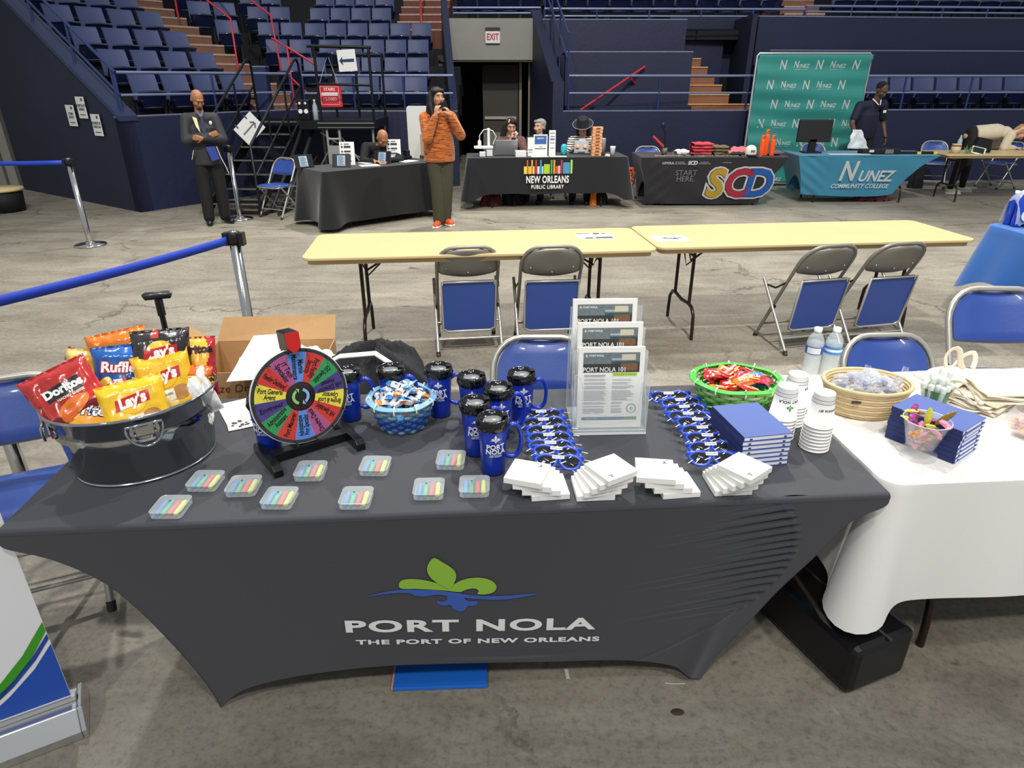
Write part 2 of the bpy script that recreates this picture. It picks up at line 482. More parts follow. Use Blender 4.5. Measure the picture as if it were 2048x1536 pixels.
def seat_row(p, yaw, z, n, pitch, row, bank, skip=()):
    d = Vector((math.cos(yaw), math.sin(yaw)))
    for i in range(n):
        if i in skip: continue
        q = Vector(p)+d*pitch*(i+.5)
        place_seat(q.x, q.y, z, yaw, f'navy folding seat, {ORD[i+1]} from left in {row} row up, {bank}', f'folding seats of the {bank}')
for r in range(7):
    p = LP(.62 if r < 2 else .62, .72+.70*r)
    seat_row(p-e1*.02*r, A55, 1.05+.345*r, 4, .52, ORD[r+1], 'left bank by the signs')
for r, (x0, y0, n) in enumerate([(-4.72, 14.86, 2), (-5.16, 15.55, 2), (-5.5, 16.2, 2), (-5.92, 16.9, 2), (-6.3, 17.6, 2)]):
    seat_row((x0, y0-.1), R(8), 1.01+.358*(r+1), n, .48, ORD[r+2], 'wedge right of the brown stairs')
for r, (x0, y0, n) in enumerate([(-6.1, 15.4, 1), (-6.7, 15.6, 2), (-7.2, 16.2, 2)]):
    seat_row((x0, y0), R(30), 1.01+.358*(r+3), n, .5, ORD[r+4], 'narrow wedge beside the red handrail')
for r, (px0, n) in enumerate([(700, 4), (690, 4), (660, 5), (632, 6), (610, 4), (600, 4)]):
    Y = 14.1+.76*r; x0 = -1.64-.47*n-[0, 0, .05, .1, .98, .98][r]-.03*r
    if r == 3: x0 = -1.75-.47*n
    seat_row((x0, Y), 0, 1.01+.358*r, n, .47, ORD[r+1], 'center bank left of the portal')
a5 = R(5)
x = 7.05
seat_row((6.6, 14.42), a5, 1.01, 15, .49, 'front', 'lower right bank past the backdrop')
seat_row((-1.2, 16.45), 0, 2.8, 4, .46, 'front', 'balcony over the portal')
seat_row((.66, 16.45), R(3), 2.8, 11, .48, 'front', 'balcony between portal and stairs')
seat_row((7.05, 16.75), R(4), 2.8, 14, .48, 'front', 'balcony right of the brown stairs')

# ================================================================ railings
def rail(name, label, pts_list, r=.021, m=RAILM, group='painted pipe railings', bars=None):
    mb = MB()
    for pts in pts_list: mb.tube(pts, r, 8)
    o = mb.build(name, [m]); tag(o, label, 'railing', group); return o
def rl(a, b, z0, za, zb, n, label, post_from=0, group=None):
    a = Vector(a); b = Vector(b)
    t = thing('railing', label, 'railing', (a.x, a.y, z0))
    o = Vector((a.x, a.y, z0)); f = lambda s, z: Vector((a.x+(b.x-a.x)*s, a.y+(b.y-a.y)*s, z))-o
    TOPM = mat('#7d86a6', .3, .3)
    MB().tube([f(0, zb), f(1, zb)], .022, 8).build('handrail', [TOPM], t)
    MB().tube([f(0, za), f(1, za)], .018, 8).build('lower_rail', [TOPM], t)
    for i in range(n):
        s = post_from+(1-post_from)*i/(n-1)
        MB().tube([f(s, z0), f(s, zb)], .02, 8).build('post', [RAILM], t)
    return t
n_ = e2*.09
rl(LP(.1, .09), LP(3.1, .09), 1.345, 1.62, 1.915, 3, 'blue pipe railing on the left wall above the security guard')
rl((-3.7, 12.85), (-1.05, 12.98), 1.318, 1.60, 1.89, 4, 'blue pipe railing on the wall left of the portal')
rl((1.02, 13.04), (6.0, 13.47), 1.312, 1.60, 1.885, 4, 'blue pipe railing in front of the press box')
rl((6.05, 13.48), (12.6, 14.04), 1.312, 1.60, 1.885, 6, 'blue pipe railing right of the teal backdrop')
rl((-1.25, 15.98), (.6, 15.98), 2.97, 3.1, 3.2, 2, 'blue pipe railing on the balcony over the portal')
rl((.66, 15.36), (6.0, 15.5), 2.94, 3.0, 3.13, 6, 'blue pipe railing on the balcony between portal and stairs')
rl((6.05, 15.62), (14, 16.3), 3.01, 3.1, 3.2, 9, 'blue pipe railing on the balcony at the upper right')
mb = MB()
def P3(s, d, z): q = LP(s, d); return (q.x, q.y, z)
t = thing('railing', 'sloping blue pipe railing on the end wall of the left bank', 'railing', P3(.1, .09, 1.34))
o_ = Vector(P3(.1, .09, 1.34))
MB().tube([Vector(P3(.1, .05, 1.915))-o_, Vector(P3(.1, 3.9, 1.915+.6*3.9))-o_], .022, 8).build('handrail', [RAILM], t)
MB().tube([Vector(P3(.1, .05, 1.62))-o_, Vector(P3(.1, 3.9, 1.62+.6*3.9))-o_], .018, 8).build('lower_rail', [RAILM], t)
for d in (.15, 1.15, 2.15, 3.15): MB().tube([Vector(P3(.1, d, 1.35+.6*d))-o_, Vector(P3(.1, d, 1.9+.6*d))-o_], .02, 8).build('post', [RAILM], t)
# red handrails
rail('handrail', 'red handrail climbing the brown stairs of the left bank', [[P3(3.35, 1.9, 1.95), P3(3.35, 1.9, 2.85), P3(3.35, 4.6, 4.25)], [P3(3.35, 3.6, 2.9), P3(3.35, 3.6, 3.75)]], .02, REDM, 'red handrails')
rail('handrail', 'red handrail with an angled foot low on the brown stairs', [[P3(3.45, .5, 1.3), P3(3.45, .5, 2.35), P3(3.45, .9, 2.5)], [P3(3.45, .5, 1.85), P3(3.45, .1, 1.6)], [P3(3.45, .5, 2.35), P3(3.75, .1, 2.05)]], .02, REDM, 'red handrails')
rail('handrail', 'red handrail beside the narrow wedge of seats', [[P3(4.1, 1.6, 2.0), P3(4.1, 1.7, 2.95), P3(4.1, 3.8, 4.0)]], .02, REDM, 'red handrails')
rail('handrail', 'red handrail post on the stairs above the center bank', [[(-2.02, 16.75, 2.85), (-2.02, 16.8, 3.4), (-2.02, 18.8, 4.6)]], .025, REDM, 'red handrails')
rail('handrail', 'long red handrail slanting across the press box wall', [[atY(1160, 221, 13.45), atY(1290, 133, 13.93)], [atY(1262, 158, 13.85), atY(1268, 166, 13.97)]], .024, REDM, 'red handrails')
rail('handrail', 'slim red handrail on the upper right stairs', [[(6.3, 16.2, 2.9), (6.3, 16.2, 3.6)]], .015, REDM, 'red handrails')
# stair rails right of the portal
t = thing('railing', 'dark blue stair railing descending right of the portal', 'railing', (1.0, 13.05, 1.8))
for k, dz in enumerate((.75, .35)):
    MB().tube([(0, 0, dz), (-.02, .12, dz+.05), (-.32, 2.6, dz+1.35)], .02, 8).build('handrail' if k == 0 else 'lower_rail', [RAILM], t)
for s in (0, .33, .66, 1): MB().tube([(-.32*s, 2.6*s, 0), (-.32*s, 2.6*s, .76+.62*2*s)], .018, 6).build('post', [RAILM], t)

pc = atY(534, 240, 12.85)
struct('column', MB().box((pc.x-.11, 12.8, 1.0), (pc.x+.11, 12.98, 2.02)).box((pc.x-.12, 12.79, 2.02), (pc.x+.12, 12.99, 2.04), 1), [mat('#222b50', .4), EDGEP])
# EXIT sign
t = thing('exit_sign', 'white exit sign with red letters on the grey portal header', 'sign', (-.40, 15.47, 2.62))
MB().cbox((0, 0, 0), (.30, .05, .22)).build('housing', [mat('#d9d4cf', .5)], t)
MB().cbox((0, 0, .145), (.30, .05, .07)).build('top_band', [mat('#2b1f22', .5)], t)
text('EXIT', .17, mat('#a01c28', .5), t, facing((0, -.027, 0)), sx=.72, bold=.004)
# paper signs on the end wall
for k, (px_, py_, w1, w2, lb) in enumerate([(147, 231, 'STAIRS', 'ENTRY', 'lowest of three white paper signs, left one on the dark end wall'), (167, 215, 'HOSPITALITY', 'DRINKS', 'white paper sign, highest of three on the dark end wall'), (198, 250, 'EXHIBITOR', 'CHECK-IN', 'white paper sign, nearest the wall corner of three')]):
    rr = ray(px_, py_); nn = Vector((e1.x, e1.y, 0))*-1
    o0 = Vector((C0.x, C0.y, 0)); tt = (o0-Vector((0, 0, CAMH))).dot(nn)/rr.dot(nn)
    p = Vector((0, 0, CAMH))+rr*tt+nn*.03
    t = thing('paper_sign', lb, 'sign', p, A55-PI/2, group='paper signs on the end wall')
    MB().cbox((0, 0, 0), (.26, .006, .30)).build('sheet', [mat('#d8d8d2', .7)], t)
    text(w1+'\n'+w2, .05, mat('#20232c', .6), t, facing((0, -.005, .0)), bold=.001)
    MB().cbox((.06, -.004, .11), (.05, .003, .035)).cbox((0, -.004, -.1), (.16, .003, .012)).build('printed_mark', [mat('#3b4254', .6)], t)
# ================================================================ folding chairs
BLUEV = mat('#2a468e', .38, bump=.12, bump_s=300, coat=.15)
GREYM = mat('#86837c', .42, .35)
LTUBE = mat('#a9a79f', .35, .5)
DARKB = mat('#26221f', .4, .4)
def arch(w, ztop, rad, y, y2=None, n=6):
    """half of an inverted U in the XZ plane leaning from y (bottom) to y2 (top)"""
    pts = []
    for i in range(n+1):
        a = PI-PI/2*i/n; pts.append((-w+rad+rad*math.cos(a), ztop-rad+rad*math.sin(a)))
    pts += [(-x, z) for x, z in pts[::-1]]
    return pts
def make_chair(grey_back=False, w=.215):
    t = thing('folding_chair', 'x', 'chair', (0, 0, -50))
    H = .79
    yf = lambda z: .21-.44*(z/H)      # front frame leans back
    pts = [(-w, yf(0), 0), (-w, yf(.3), .3)]+[(x, yf(z), z) for x, z in arch(w, H, .13, 0)]+[(w, yf(.3), .3), (w, yf(0), 0)]
    MB().tube(pts, .0125, 10).tube([(-w, yf(.12), .12), (w, yf(.12), .12)], .008, 6).build('front_frame', [GREYM if grey_back else LTUBE], t)
    yr = lambda z: -.22+.40*(z/.47)
    wr = w+.018
    mb = MB()
    for s in (-1, 1): mb.tube([(s*wr, yr(0), .01), (s*wr, yr(.47), .47)], .0115, 8)
    mb.tube([(-wr, yr(.10), .10), (wr, yr(.10), .10)], .008, 6).tube([(-wr, yr(.20), .20), (wr, yr(.20), .20)], .008, 6)
    mb.build('rear_frame', [LTUBE], t)
    mb = MB()
    for s in (-1, 1):
        mb.tube([(s*wr, yr(0), 0), (s*wr, yr(.02), .03)], .016, 8).tube([(s*w, yf(0), 0), (s*w, yf(.03), .03)], .016, 8)
    mb.build('rubber_feet', [mat('#2d2a28', .7)], t)
    # seat: pan plus pad
    def pad(u, v, dz):
        x = (u-.5)*.38; y = -.17+.39*v
        e = min(1, 7*min(u, 1-u, v, 1-v)+.25)
        cx = 1-.12*max(0, v-.75)
        return (x*cx*(1-.06*(v < .1)), y, .425+dz*e+.012*v)
    # the grey-backed chairs stand with the seat tipped down behind the back legs
    TS = (Matrix.Translation((0, -.165, .36)) @ Matrix.Rotation(R(-82), 4, 'X') @ Matrix.Translation((0, -.02, -.43))) if grey_back else Matrix()
    mb = MB(TS); mb.grid(lambda u, v: pad(u, v, .032), 15, 15); mb.grid(lambda u, v: pad(1-u, v, -.004), 15, 15)
    mb.build('seat', [BLUEV], t)
    MB(TS).tube([(-.19, -.165, .42), (-.19, .2, .43), (-.15, .225, .432), (.15, .225, .432), (.19, .2, .43), (.19, -.165, .42)], .009, 6, closed=True).build('seat_rim', [LTUBE], t)
    # backrest inside the arch, bowed
    wi = w-.008; z0, z1 = .565, H-.012
    def back(u, v, off):
        z = z0+(z1-z0)*v
        x = (2*u-1)
        r = .12; zz = z1-z
        wx = wi
        if zz < r: wx = wi-r+math.sqrt(max(0, r*r-(r-zz)**2))
        if v < .12: wx = wi-.02*(1-v/.12)
        bow = -.035*(1-x*x)
        zb = z+(.018*x*x if v < .3 else 0)*(1-v/.3)
        return (x*wx, yf(zb)+bow+off, zb)
    mb = MB(); mb.grid(lambda u, v: back(u, v, -.006), 17, 11); mb.build('backrest', [GREYM], t, solid=.003)
    if not grey_back:
        def bp(u, v):
            e = min(1, 6*min(u, 1-u, v, 1-v))
            p = Vector(back(.03+.94*u, .05+.9*v, .004+.014*e)); return p
        MB().grid(bp, 21, 13).build('back_pad', [BLUEV], t)
    else:
        mb = MB()
        for x, z in ((-.15, .63), (0, .60), (.15, .63)): mb.ell((x, yf(z)-.043*(1-(x/wi)**2)-.008, z), .006, n=8, m=5)
        mb.build('rivets', [mat('#b7b4aa', .3, .7)], t)
    mb = MB()
    for s in (-1, 1):
        mb.tube([(s*(w+.008), yf(.50), .50), (s*(w+.02), .02, .44), (s*(w+.01), .14, .43)], .007, 6)
        mb.cbox((s*(w+.012), yr(.30)-.01, .30), (.012, .05, .02))
    mb.build('hinge', [DARKB], t)
    return t
ch_grey = make_chair(True); ch_blue = make_chair(False)
def put(proto, loc, rz, label, group, s=1, first=set()):
    if proto.name not in first:
        first.add(proto.name); o = proto; o.location = loc; o.rotation_euler = (0, 0, rz)
    else: o = clone(proto, loc, rz)
    o['label'] = label; o['group'] = group
    if s != 1: o.scale = (s, s, s)
    return o
G1 = 'grey backed folding chairs at the bare tables'
put(ch_grey, (-.33, 4.68, 0), .14, 'grey-backed folding chair, left of the pair at the left bare table', G1)
put(ch_grey, (.262, 4.70, 0), .10, 'grey-backed folding chair behind the brochure rack at the left bare table', G1)
put(ch_grey, (2.16, 4.72, 0), .24, 'grey-backed folding chair, left of the pair at the right bare table', G1)
put(ch_grey, (2.68, 4.79, 0), .22, 'grey-backed folding chair, right of the pair at the right bare table', G1)
G2 = 'blue padded folding chairs facing the camera'
put(ch_blue, (.13, 2.50, 0), PI+.0, 'blue folding chair behind the black table beside the brochure rack', G2)
put(ch_blue, (1.71, 2.60, 0), PI+.05, 'blue folding chair tucked behind the white table by the straw basket', G2, .97)
put(ch_blue, (2.38, 2.90, 0), PI-.05, 'blue folding chair standing back at the right edge of the picture', G2, 1.12)
put(ch_blue, (-1.80, 2.02, 0), PI+.42, 'blue folding chair behind the left end of the black table', G2, 1.03)
G3 = 'blue folding chairs at the far booths'
put(ch_blue, (-3.38, 9.85, 0), PI-.5, 'blue folding chair beside the black metal staircase', G3)
put(ch_blue, (2.3, 11.65, 0), PI, 'blue folding chair behind the banner table with colourful letters', G3)
put(ch_blue, (5.33, 12.2, 0), PI, 'blue folding chair behind the computer monitor at the teal table', G3)
put(ch_blue, (7.75, 12.75, 0), PI-.3, 'blue folding chair draped with a black coat under the far right table', G3)
put(ch_blue, (8.95, 12.7, 0), PI/2+.3, 'blue folding chair behind the bending person at the far right', G3)

# ================================================================ bare folding tables
TAN = mat('#c8b180', .42, noise_s=3, noise_a=.05)
TANE = mat('#bfa577', .5)
BRN = mat('#2e211b', .3, .4)
def rrect(L, W, r, n=5):
    p = []
    for cx, cy, a0 in ((L-r, r, -PI/2), (L-r, W-r, 0), (r, W-r, PI/2), (r, r, PI)):
        for i in range(n+1):
            a = a0+PI/2*i/n; p.append((cx+r*math.cos(a), cy+r*math.sin(a)))
    return p
def leg_set(t, xe, dirn, W=.762, H=.70, m=None):
    """wishbone steel leg frame; xe = x position, dirn = towards table middle"""
    m = m or BRN
    mb = MB()
    for y in (.22, W-.22):
        mb.tube([(xe, y, H), (xe, y, .26)], .0135, 8)
    for y, s in ((.22, -1), (W-.22, 1)):
        mb.tube([(xe, W/2, .235), (xe, y-s*.01, .25), (xe, y+s*.06, .24), (xe, y+s*.11, .19), (xe, y+s*.12, .10), (xe, y+s*.125, 0)], .0135, 8)
    mb.tube([(xe, .22, .62), (xe, W-.22, .62)], .009, 6)
    l = mb.build('leg', [m], t)
    mb = MB().tube([(xe, W/2-.06, .62), (xe+dirn*.02, W/2-.04, .56), (xe+dirn*.26, W/2-.01, H)], .008, 6).tube([(xe, W/2+.06, .62), (xe+dirn*.02, W/2+.04, .5), (xe+dirn*.14, W/2, .62)], .007, 6)
    mb.build('brace', [m], l)
def folding_table(loc, yaw, label, group=None, L=2.44, W=.762, H=.745, topm=None):
    t = thing('folding_table', label, 'table', loc, yaw, group)
    MB().prism(rrect(L, W, .07), H-.022, H).build('tabletop', [topm or TAN], t, bevel=.006)
    MB().prism([(x+.03, y+.03) for x, y in rrect(L-.06, W-.06, .05)], H-.055, H-.0225).build('apron', [TANE], t, bevel=.004)
    leg_set(t, .36, 1, W); leg_set(t, L-.36, -1, W)
    return t
GT = 'bare tan folding tables end to end'
folding_table((-1.4024, 4.3254, 0), .1044, 'bare tan folding table, left one of the two end to end', GT)
folding_table((1.0306, 4.637, 0), .1073, 'bare tan folding table, right one of the two end to end', GT)
T1M = Matrix.Translation((-1.4024, 4.3254, .7455)) @ Matrix.Rotation(.1044, 4, 'Z')
t = thing('flyer', 'white flyer with black printed blocks on the left bare table', 'paper', at(1190, 472, .746), .12)
MB().box((-.14, -.11, 0), (.14, .11, .0015)).build('sheet', [mat('#e9e7e0', .7)], t)
MB().box((-.13, .075, .0016), (-.02, .1, .002)).box((.0, .05, .0016), (.05, .1, .002)).box((.065, .06, .0016), (.1, .09, .002)).box((-.01, -.09, .0016), (.12, -.04, .002)).box((-.09, -.09, .0016), (-.03, -.05, .002)).build('printed_mark', [mat('#3c3c3a', .7)], t)
t = thing('flyer', 'white flyer with a small sketch on the right bare table', 'paper', at(1340, 477, .746), .1)
MB().box((-.13, -.10, 0), (.13, .10, .0015)).build('sheet', [mat('#e6e6e2', .7)], t)
MB().box((-.05, -.02, .0016), (.06, .012, .002), M=TR(rz=-.4)).box((-.08, -.005, .0016), (-.03, .01, .002)).box((.03, .0, .0016), (.09, .02, .002)).build('printed_mark', [mat('#4a4f55', .7)], t)

# ================================================================ stanchions
CHROME = mat('#c9c9c6', .14, 1)
BELT = mat('#1f3fb4', .6)
def stanchion(loc, label, belt_to=None, printed=False, rz=0, head=True):
    t = thing('stanchion', label, 'stanchion', loc, 0, 'chrome belt stanchions')
    MB().lathe([(0, .002), (.175, .002), (.178, .010), (.165, .020), (.09, .034), (.045, .045), (.038, .052), (.0, .052)], 40).build('base', [CHROME], t)
    MB().lathe([(.0315, .05), (.0315, .93), (0, .93)], 28).build('post', [CHROME], t)
    MB().lathe([(.0, .93), (.036, .93), (.036, .995), (.03, 1.0), (0, 1.0)], 28).cbox((.046*math.cos(rz), .046*math.sin(rz), .955), (.03, .05, .075), M=None).cbox((-.046*math.cos(rz), -.046*math.sin(rz), .955), (.03, .05, .075)).build('belt_head', [mat('#17181b', .45)], t)
    MB().lathe([(.022, 1.0), (.02, 1.004), (0, 1.005)], 20).build('cap', [CHROME], t)
    if belt_to is not None:
        d = Vector(belt_to)-Vector(loc); d.z = 0; L = d.length; d.normalize()
        mb = MB(); n = 24
        def f(u, v):
            s = .06+(L-.06)*u
            sag = -.05*4*u*(1-u)*(L/2)*.3
            return Vector((d.x*s, d.y*s, .93+.048*v+sag))
        mb.grid(f, n, 2)
        b = mb.build('belt', [BELT], t, solid=.002)
        if printed:
            side = Vector((d.y, -d.x, 0)); side = side if side.y < 0 else -side
            mb = MB()
            for u0, u1 in ((.42, .50), (.53, .585), (.595, .65), (.66, .68), (.69, .745), (.86, 1.0)):
                q = [f(u0, .2), f(u1, .2), f(u1, .8), f(u0, .8)]
                mb.add([p+side*.004 for p in q], [(0, 1, 2, 3), (3, 2, 1, 0)])
            mb.build('belt_print', [mat('#d5d8e4', .6)], b)
    return t
s4 = (-2.28, 2.62, 0)
stanchion((-1.663, 3.96, 0), 'chrome stanchion with a long blue belt, standing behind the cardboard box', s4, rz=PI)
stanchion(s4, 'chrome stanchion cut by the left picture edge behind the blue chair')
stanchion((-5.10, 7.98, 0), 'chrome stanchion with printed blue belt near the dark end wall', (-9.5, 8.3, 0), True)
stanchion((-3.90, 9.62, 0), 'chrome stanchion beside the security guard')

# ================================================================ draped cloths
def drape(L, W, H, r, drop, flare, waves, amp, seed=0, corner=.0, n=220, m=18, zmin=.01, cw=.16):
    """cloth over a rounded rectangle: top sheet plus hanging skirt"""
    rng = random.Random(seed)
    ph = [rng.uniform(0, 6.28) for _ in range(6)]
    per = rrect(L, W, r, 8)
    P = [Vector((x, y)) for x, y in per]
    seg = [(P[(i+1) % len(P)]-P[i]).length for i in range(len(P))]
    tot = sum(seg)
    def pt(u):
        s = (u % 1)*tot; i = 0
        while s > seg[i] and i < len(seg)-1: s -= seg[i]; i += 1
        a = P[i]; b = P[(i+1) % len(P)]
        return a+(b-a)*(s/seg[i])
    cs = [Vector((0, 0)), Vector((L, 0)), Vector((L, W)), Vector((0, W))]
    def f(u, v):
        p = pt(u); d = 1e-3
        tg = (pt(u+d)-pt(u-d)).normalized(); nrm = Vector((tg.y, -tg.x))
        cd = min((p-c).length for c in cs)
        ck = math.exp(-(cd/cw)**2)
        dr = drop+corner*ck
        w = math.sin(u*2*PI*waves+ph[0])*.6+math.sin(u*2*PI*waves*.53+ph[1])*.5+math.sin(u*2*PI*waves*1.9+ph[2])*.25
        out = flare*v+amp*w*(v**1.2)*(1+1.5*ck)+.10*ck*v
        vv = v
        z = H-dr*vv+.0
        if v < .06: out += 0; z = H-dr*v*.4
        return (p.x+nrm.x*(out+.004), p.y+nrm.y*(out+.004), max(zmin, z+.01*w*v))
    mb = MB()
    mb.grid(f, n, m, closed_u=True)
    k = len(per)
    top = [f(i/n, 0) for i in range(n)]
    mb.add(top, [tuple(range(n))], 0, True)
    return mb
# blue cloth table at the right edge
ybl = .08
t = folding_table((3.98, 4.30, 0), ybl, 'folding table hidden under the bright blue cloth at the right', None, L=1.83)
t2 = drape(1.83, 1.2, .75, .09, .42, .06, 9, .035, 3, .12).build('tablecloth', [mat('#1258a4', .75, noise_s=3, noise_a=.1, sheen=.3)], None, loc=(3.98, 4.28, 0), rotz=ybl)
t.scale = (1, 1.55, 1)
tag(t2, 'bright blue cloth draped over the table at the right edge', 'tablecloth')
t = thing('cardboard_box', 'brown cardboard box under the blue-draped table', 'box', (4.35, 4.25, 0), .1)
MB().box((-.25, -.2, 0), (.35, .2, .3)).build('box_body', [mat('#8a6a48', .8)], t, bevel=.004)
MB().box((-.25, -.205, .26), (.35, -.2, .3)).build('flap', [mat('#6e5236', .8)], t)
# shrink-wrapped water bottles
base = at(2036, 452, .755)
t0 = None
for i in range(3):
    for j in range(2):
        t = thing('water_bottle', f'blue water bottle in clear wrap, {ORD[i+1]} of the {"front" if j == 0 else "back"} row on the blue cloth', 'bottle', (base.x-.02+.085*i, base.y+.09*j, .752), 0, 'wrapped blue water bottles')
        MB().lathe([(0, 0), (.036, 0), (.038, .01), (.038, .17), (.03, .21), (.014, .24), (.014, .26), (0, .26)], 18).build('body', [mat('#1440b0', .15, coat=.5)], t)
        MB().lathe([(0.015, .245), (.016, .265), (0, .266)], 14).build('cap', [mat('#e8ecf4', .4)], t)
mb = MB()
mb.grid(lambda u, v: (base.x-.062+.255*u, base.y-.045+.19*v-.02*math.sin(u*9)*0, .772+.25*(1-(2*v-1)**4)*(1-.3*(2*u-1)**4)+.008*math.sin(u*31+v*17)), 30, 20)
o = mb.build('plastic_wrap', [mat('#e8f0f8', .1, alpha=.22, coat=1)], None, solid=.001); tag(o, 'clear plastic wrap over the blue water bottles', 'wrap')
o = MB().lathe([(0, 0), (.05, 0)], 24).build('round_label', [mat('#d6e0f2', .5)], None, M=facing((base.x+.01, base.y-.055, .85), 0)); tag(o, 'round white label on the wrapped water bottles', 'label')
# ================================================================ main table with stretch cover
TA = Vector((-1.351, 1.412, 0)); TYAW = .0716
TM = Matrix.Translation(TA) @ Matrix.Rotation(TYAW, 4, 'Z'); TMI = TM.inverted()
TZ = .745
def T(s, t, z=TZ): return TM @ Vector((s, t, z))
def tat(px, py, z=TZ): return TMI @ at(px, py, z)
def catmull(P, n=200):
    P = [Vector(p) for p in P]; Q = [P[0]*2-P[1]]+P+[P[-1]*2-P[-2]]; out = []
    for i in range(1, len(Q)-2):
        for k in range(12):
            t = k/12; a, b, c, d = Q[i-1], Q[i], Q[i+1], Q[i+2]
            out.append(.5*((2*b)+(c-a)*t+(2*a-5*b+4*c-d)*t*t+(3*b-a-3*c+d)*t**3))
    out.append(P[-1])
    L = [0]
    for i in range(1, len(out)): L.append(L[-1]+(out[i]-out[i-1]).length)
    def f(u):
        s = u*L[-1]
        lo, hi = 0, len(L)-1
        while hi-lo > 1:
            m = (lo+hi)//2
            if L[m] <= s: lo = m
            else: hi = m
        k = (s-L[lo])/max(1e-9, L[hi]-L[lo])
        return out[lo]+(out[hi]-out[lo])*k
    return f
def stretch_cover(name, L, W, H, lc, rc, bc, mats, wr=None, lean=.05, nu=150, nv=60, back=True):
    """fitted stretch cover: lc/rc/bc are (s,z) curves of left, right and bottom hem"""
    fl, fr, fb = catmull(lc), catmull(rc), catmull(bc)
    c00, c10 = Vector(lc[0]), Vector(rc[0]); c01, c11 = Vector(lc[-1]), Vector(rc[-1])
    top = lambda u: c00.lerp(c10, u)
    def P(u, v):
        q = top(u)*(1-v)+fb(u)*v+fl(v)*(1-u)+fr(v)*u-(c00*(1-u)*(1-v)+c10*u*(1-v)+c01*(1-u)*v+c11*u*v)
        return q
    def tf(s, z): return lean*(1-max(0, min(1, z/H)))
    def front(u, v):
        q = P(u, v); t = tf(q.x, q.y)+(wr(q.x, q.y) if wr else 0)
        if v < .02: t += .0
        return (q.x, t-.004, q.y)
    mb = MB()
    mb.grid(front, nu, nv)
    # rounded top edge and top sheet
    def edge(u, v):
        a = v*PI/2; r = .014; p = top(u)
        return (p.x, r-.004-r*math.cos(a), p.y+r*math.sin(a))
    mb.grid(edge, nu, 4)
    zt = c00.y+.014
    def topf(u, v):
        s = c00.x+(c10.x-c00.x)*u; t = .010+(W-.010)*v
        return (s, t, zt+(wr(s, 9+t) if wr else 0))
    mb.grid(topf, nu, 24)
    if back:
        mb.grid(lambda u, v: (P(1-u, v).x, W-tf(0, P(1-u, v).y), P(1-u, v).y), 40, 20)
    for side, f in ((0, fl), (1, fr)):
        def sp(u, v, f=f, side=side):
            vv = v*(1-.42*math.sin(PI*u)); q = f(vv)
            lo = tf(q.x, q.y)-.004; hi = W-tf(q.x, q.y)
            ins = .05*math.sin(PI*u)*v*(1 if side == 0 else -1)
            return (q.x+ins, lo+(hi-lo)*u, q.y)
        mb.grid(sp, 20, 24)
        q = f(0)
        mb.add([(q.x, 0, q.y), (q.x, .010, zt), (q.x, W, zt), (q.x, W, q.y)], [(0, 1, 2, 3)])
    o = mb.build(name, mats)
    return o, tf
FAB = mat('#36373e', .78, noise_s=300, noise_a=.12, bump=.12, bump_s=900, sheen=.25)
def seam_s(z): return 2.19-.9*(z-.58)**2*(2.2 if z < .58 else 3.2)
def wrinkle(s, z):
    if z > 5:      # on the top sheet
        t = z-9; g = math.exp(-((s-2.13)/.09)**2)*math.exp(-(t/.035)**2)
        b = math.exp(-((t-.745)/.03)**2)
        return .004*g*math.sin(s*40+t*300)+.003*b*math.sin(t*260+s*3)
    d = seam_s(z)-s
    w = 0
    if d > -.01:
        zz = z-.16*(s-2.1)
        w = -.0075*max(0, 1-abs(d)/(.34+.12*math.sin(zz*41)))*math.sin(zz*2*PI/.028+.8*math.sin(zz*23))*min(1, max(0, (z-.28)/.1))*min(1, (.745-z)/.04)
        w -= .003*math.exp(-(d/.006)**2)
    w -= .014*math.exp(-((s-1.93-.25*(z))/.03)**2)*(max(0, 1-z/.45))
    w -= .006*math.exp(-((z-.18+.03*(s-1.3))/.012)**2)*math.exp(-((s-1.35)/.16)**2)
    w += .004*math.sin(s*3.1+z*2)*(1-z/.745)
    return w
LC = [(0, .731), (.004, .69), (.108, .646), (.216, .561), (.284, .449), (.339, .321), (.385, .196), (.415, .09), (.430, .003)]
RC = [(2.44, .731), (2.43, .70), (2.34, .65), (2.273, .536), (2.176, .389), (2.103, .252), (2.02, .10), (1.985, .003)]
BC = [(.430, .003), (.47, .05), (.545, .093), (.702, .132), (.932, .155), (1.161, .152), (1.474, .136), (1.715, .122), (1.87, .085), (1.94, .035), (1.985, .003)]
cov, ctf = stretch_cover('tablecloth', 2.44, .77, TZ, LC, RC, BC, [FAB], wrinkle, .042, 300, 150)
cov.matrix_world = TM
tag(cov, 'dark grey stretch table cover with white lettering and a green and blue emblem', 'tablecloth')
t = thing('folding_table', 'folding table wholly hidden under the dark grey stretch cover', 'table', T(.01, .01, 0), TYAW)
MB().prism(rrect(2.42, .745, .03), .70, .722).build('tabletop', [TAN], t)
leg_set(t, .42, 1, .745); leg_set(t, 2.0, -1, .745)
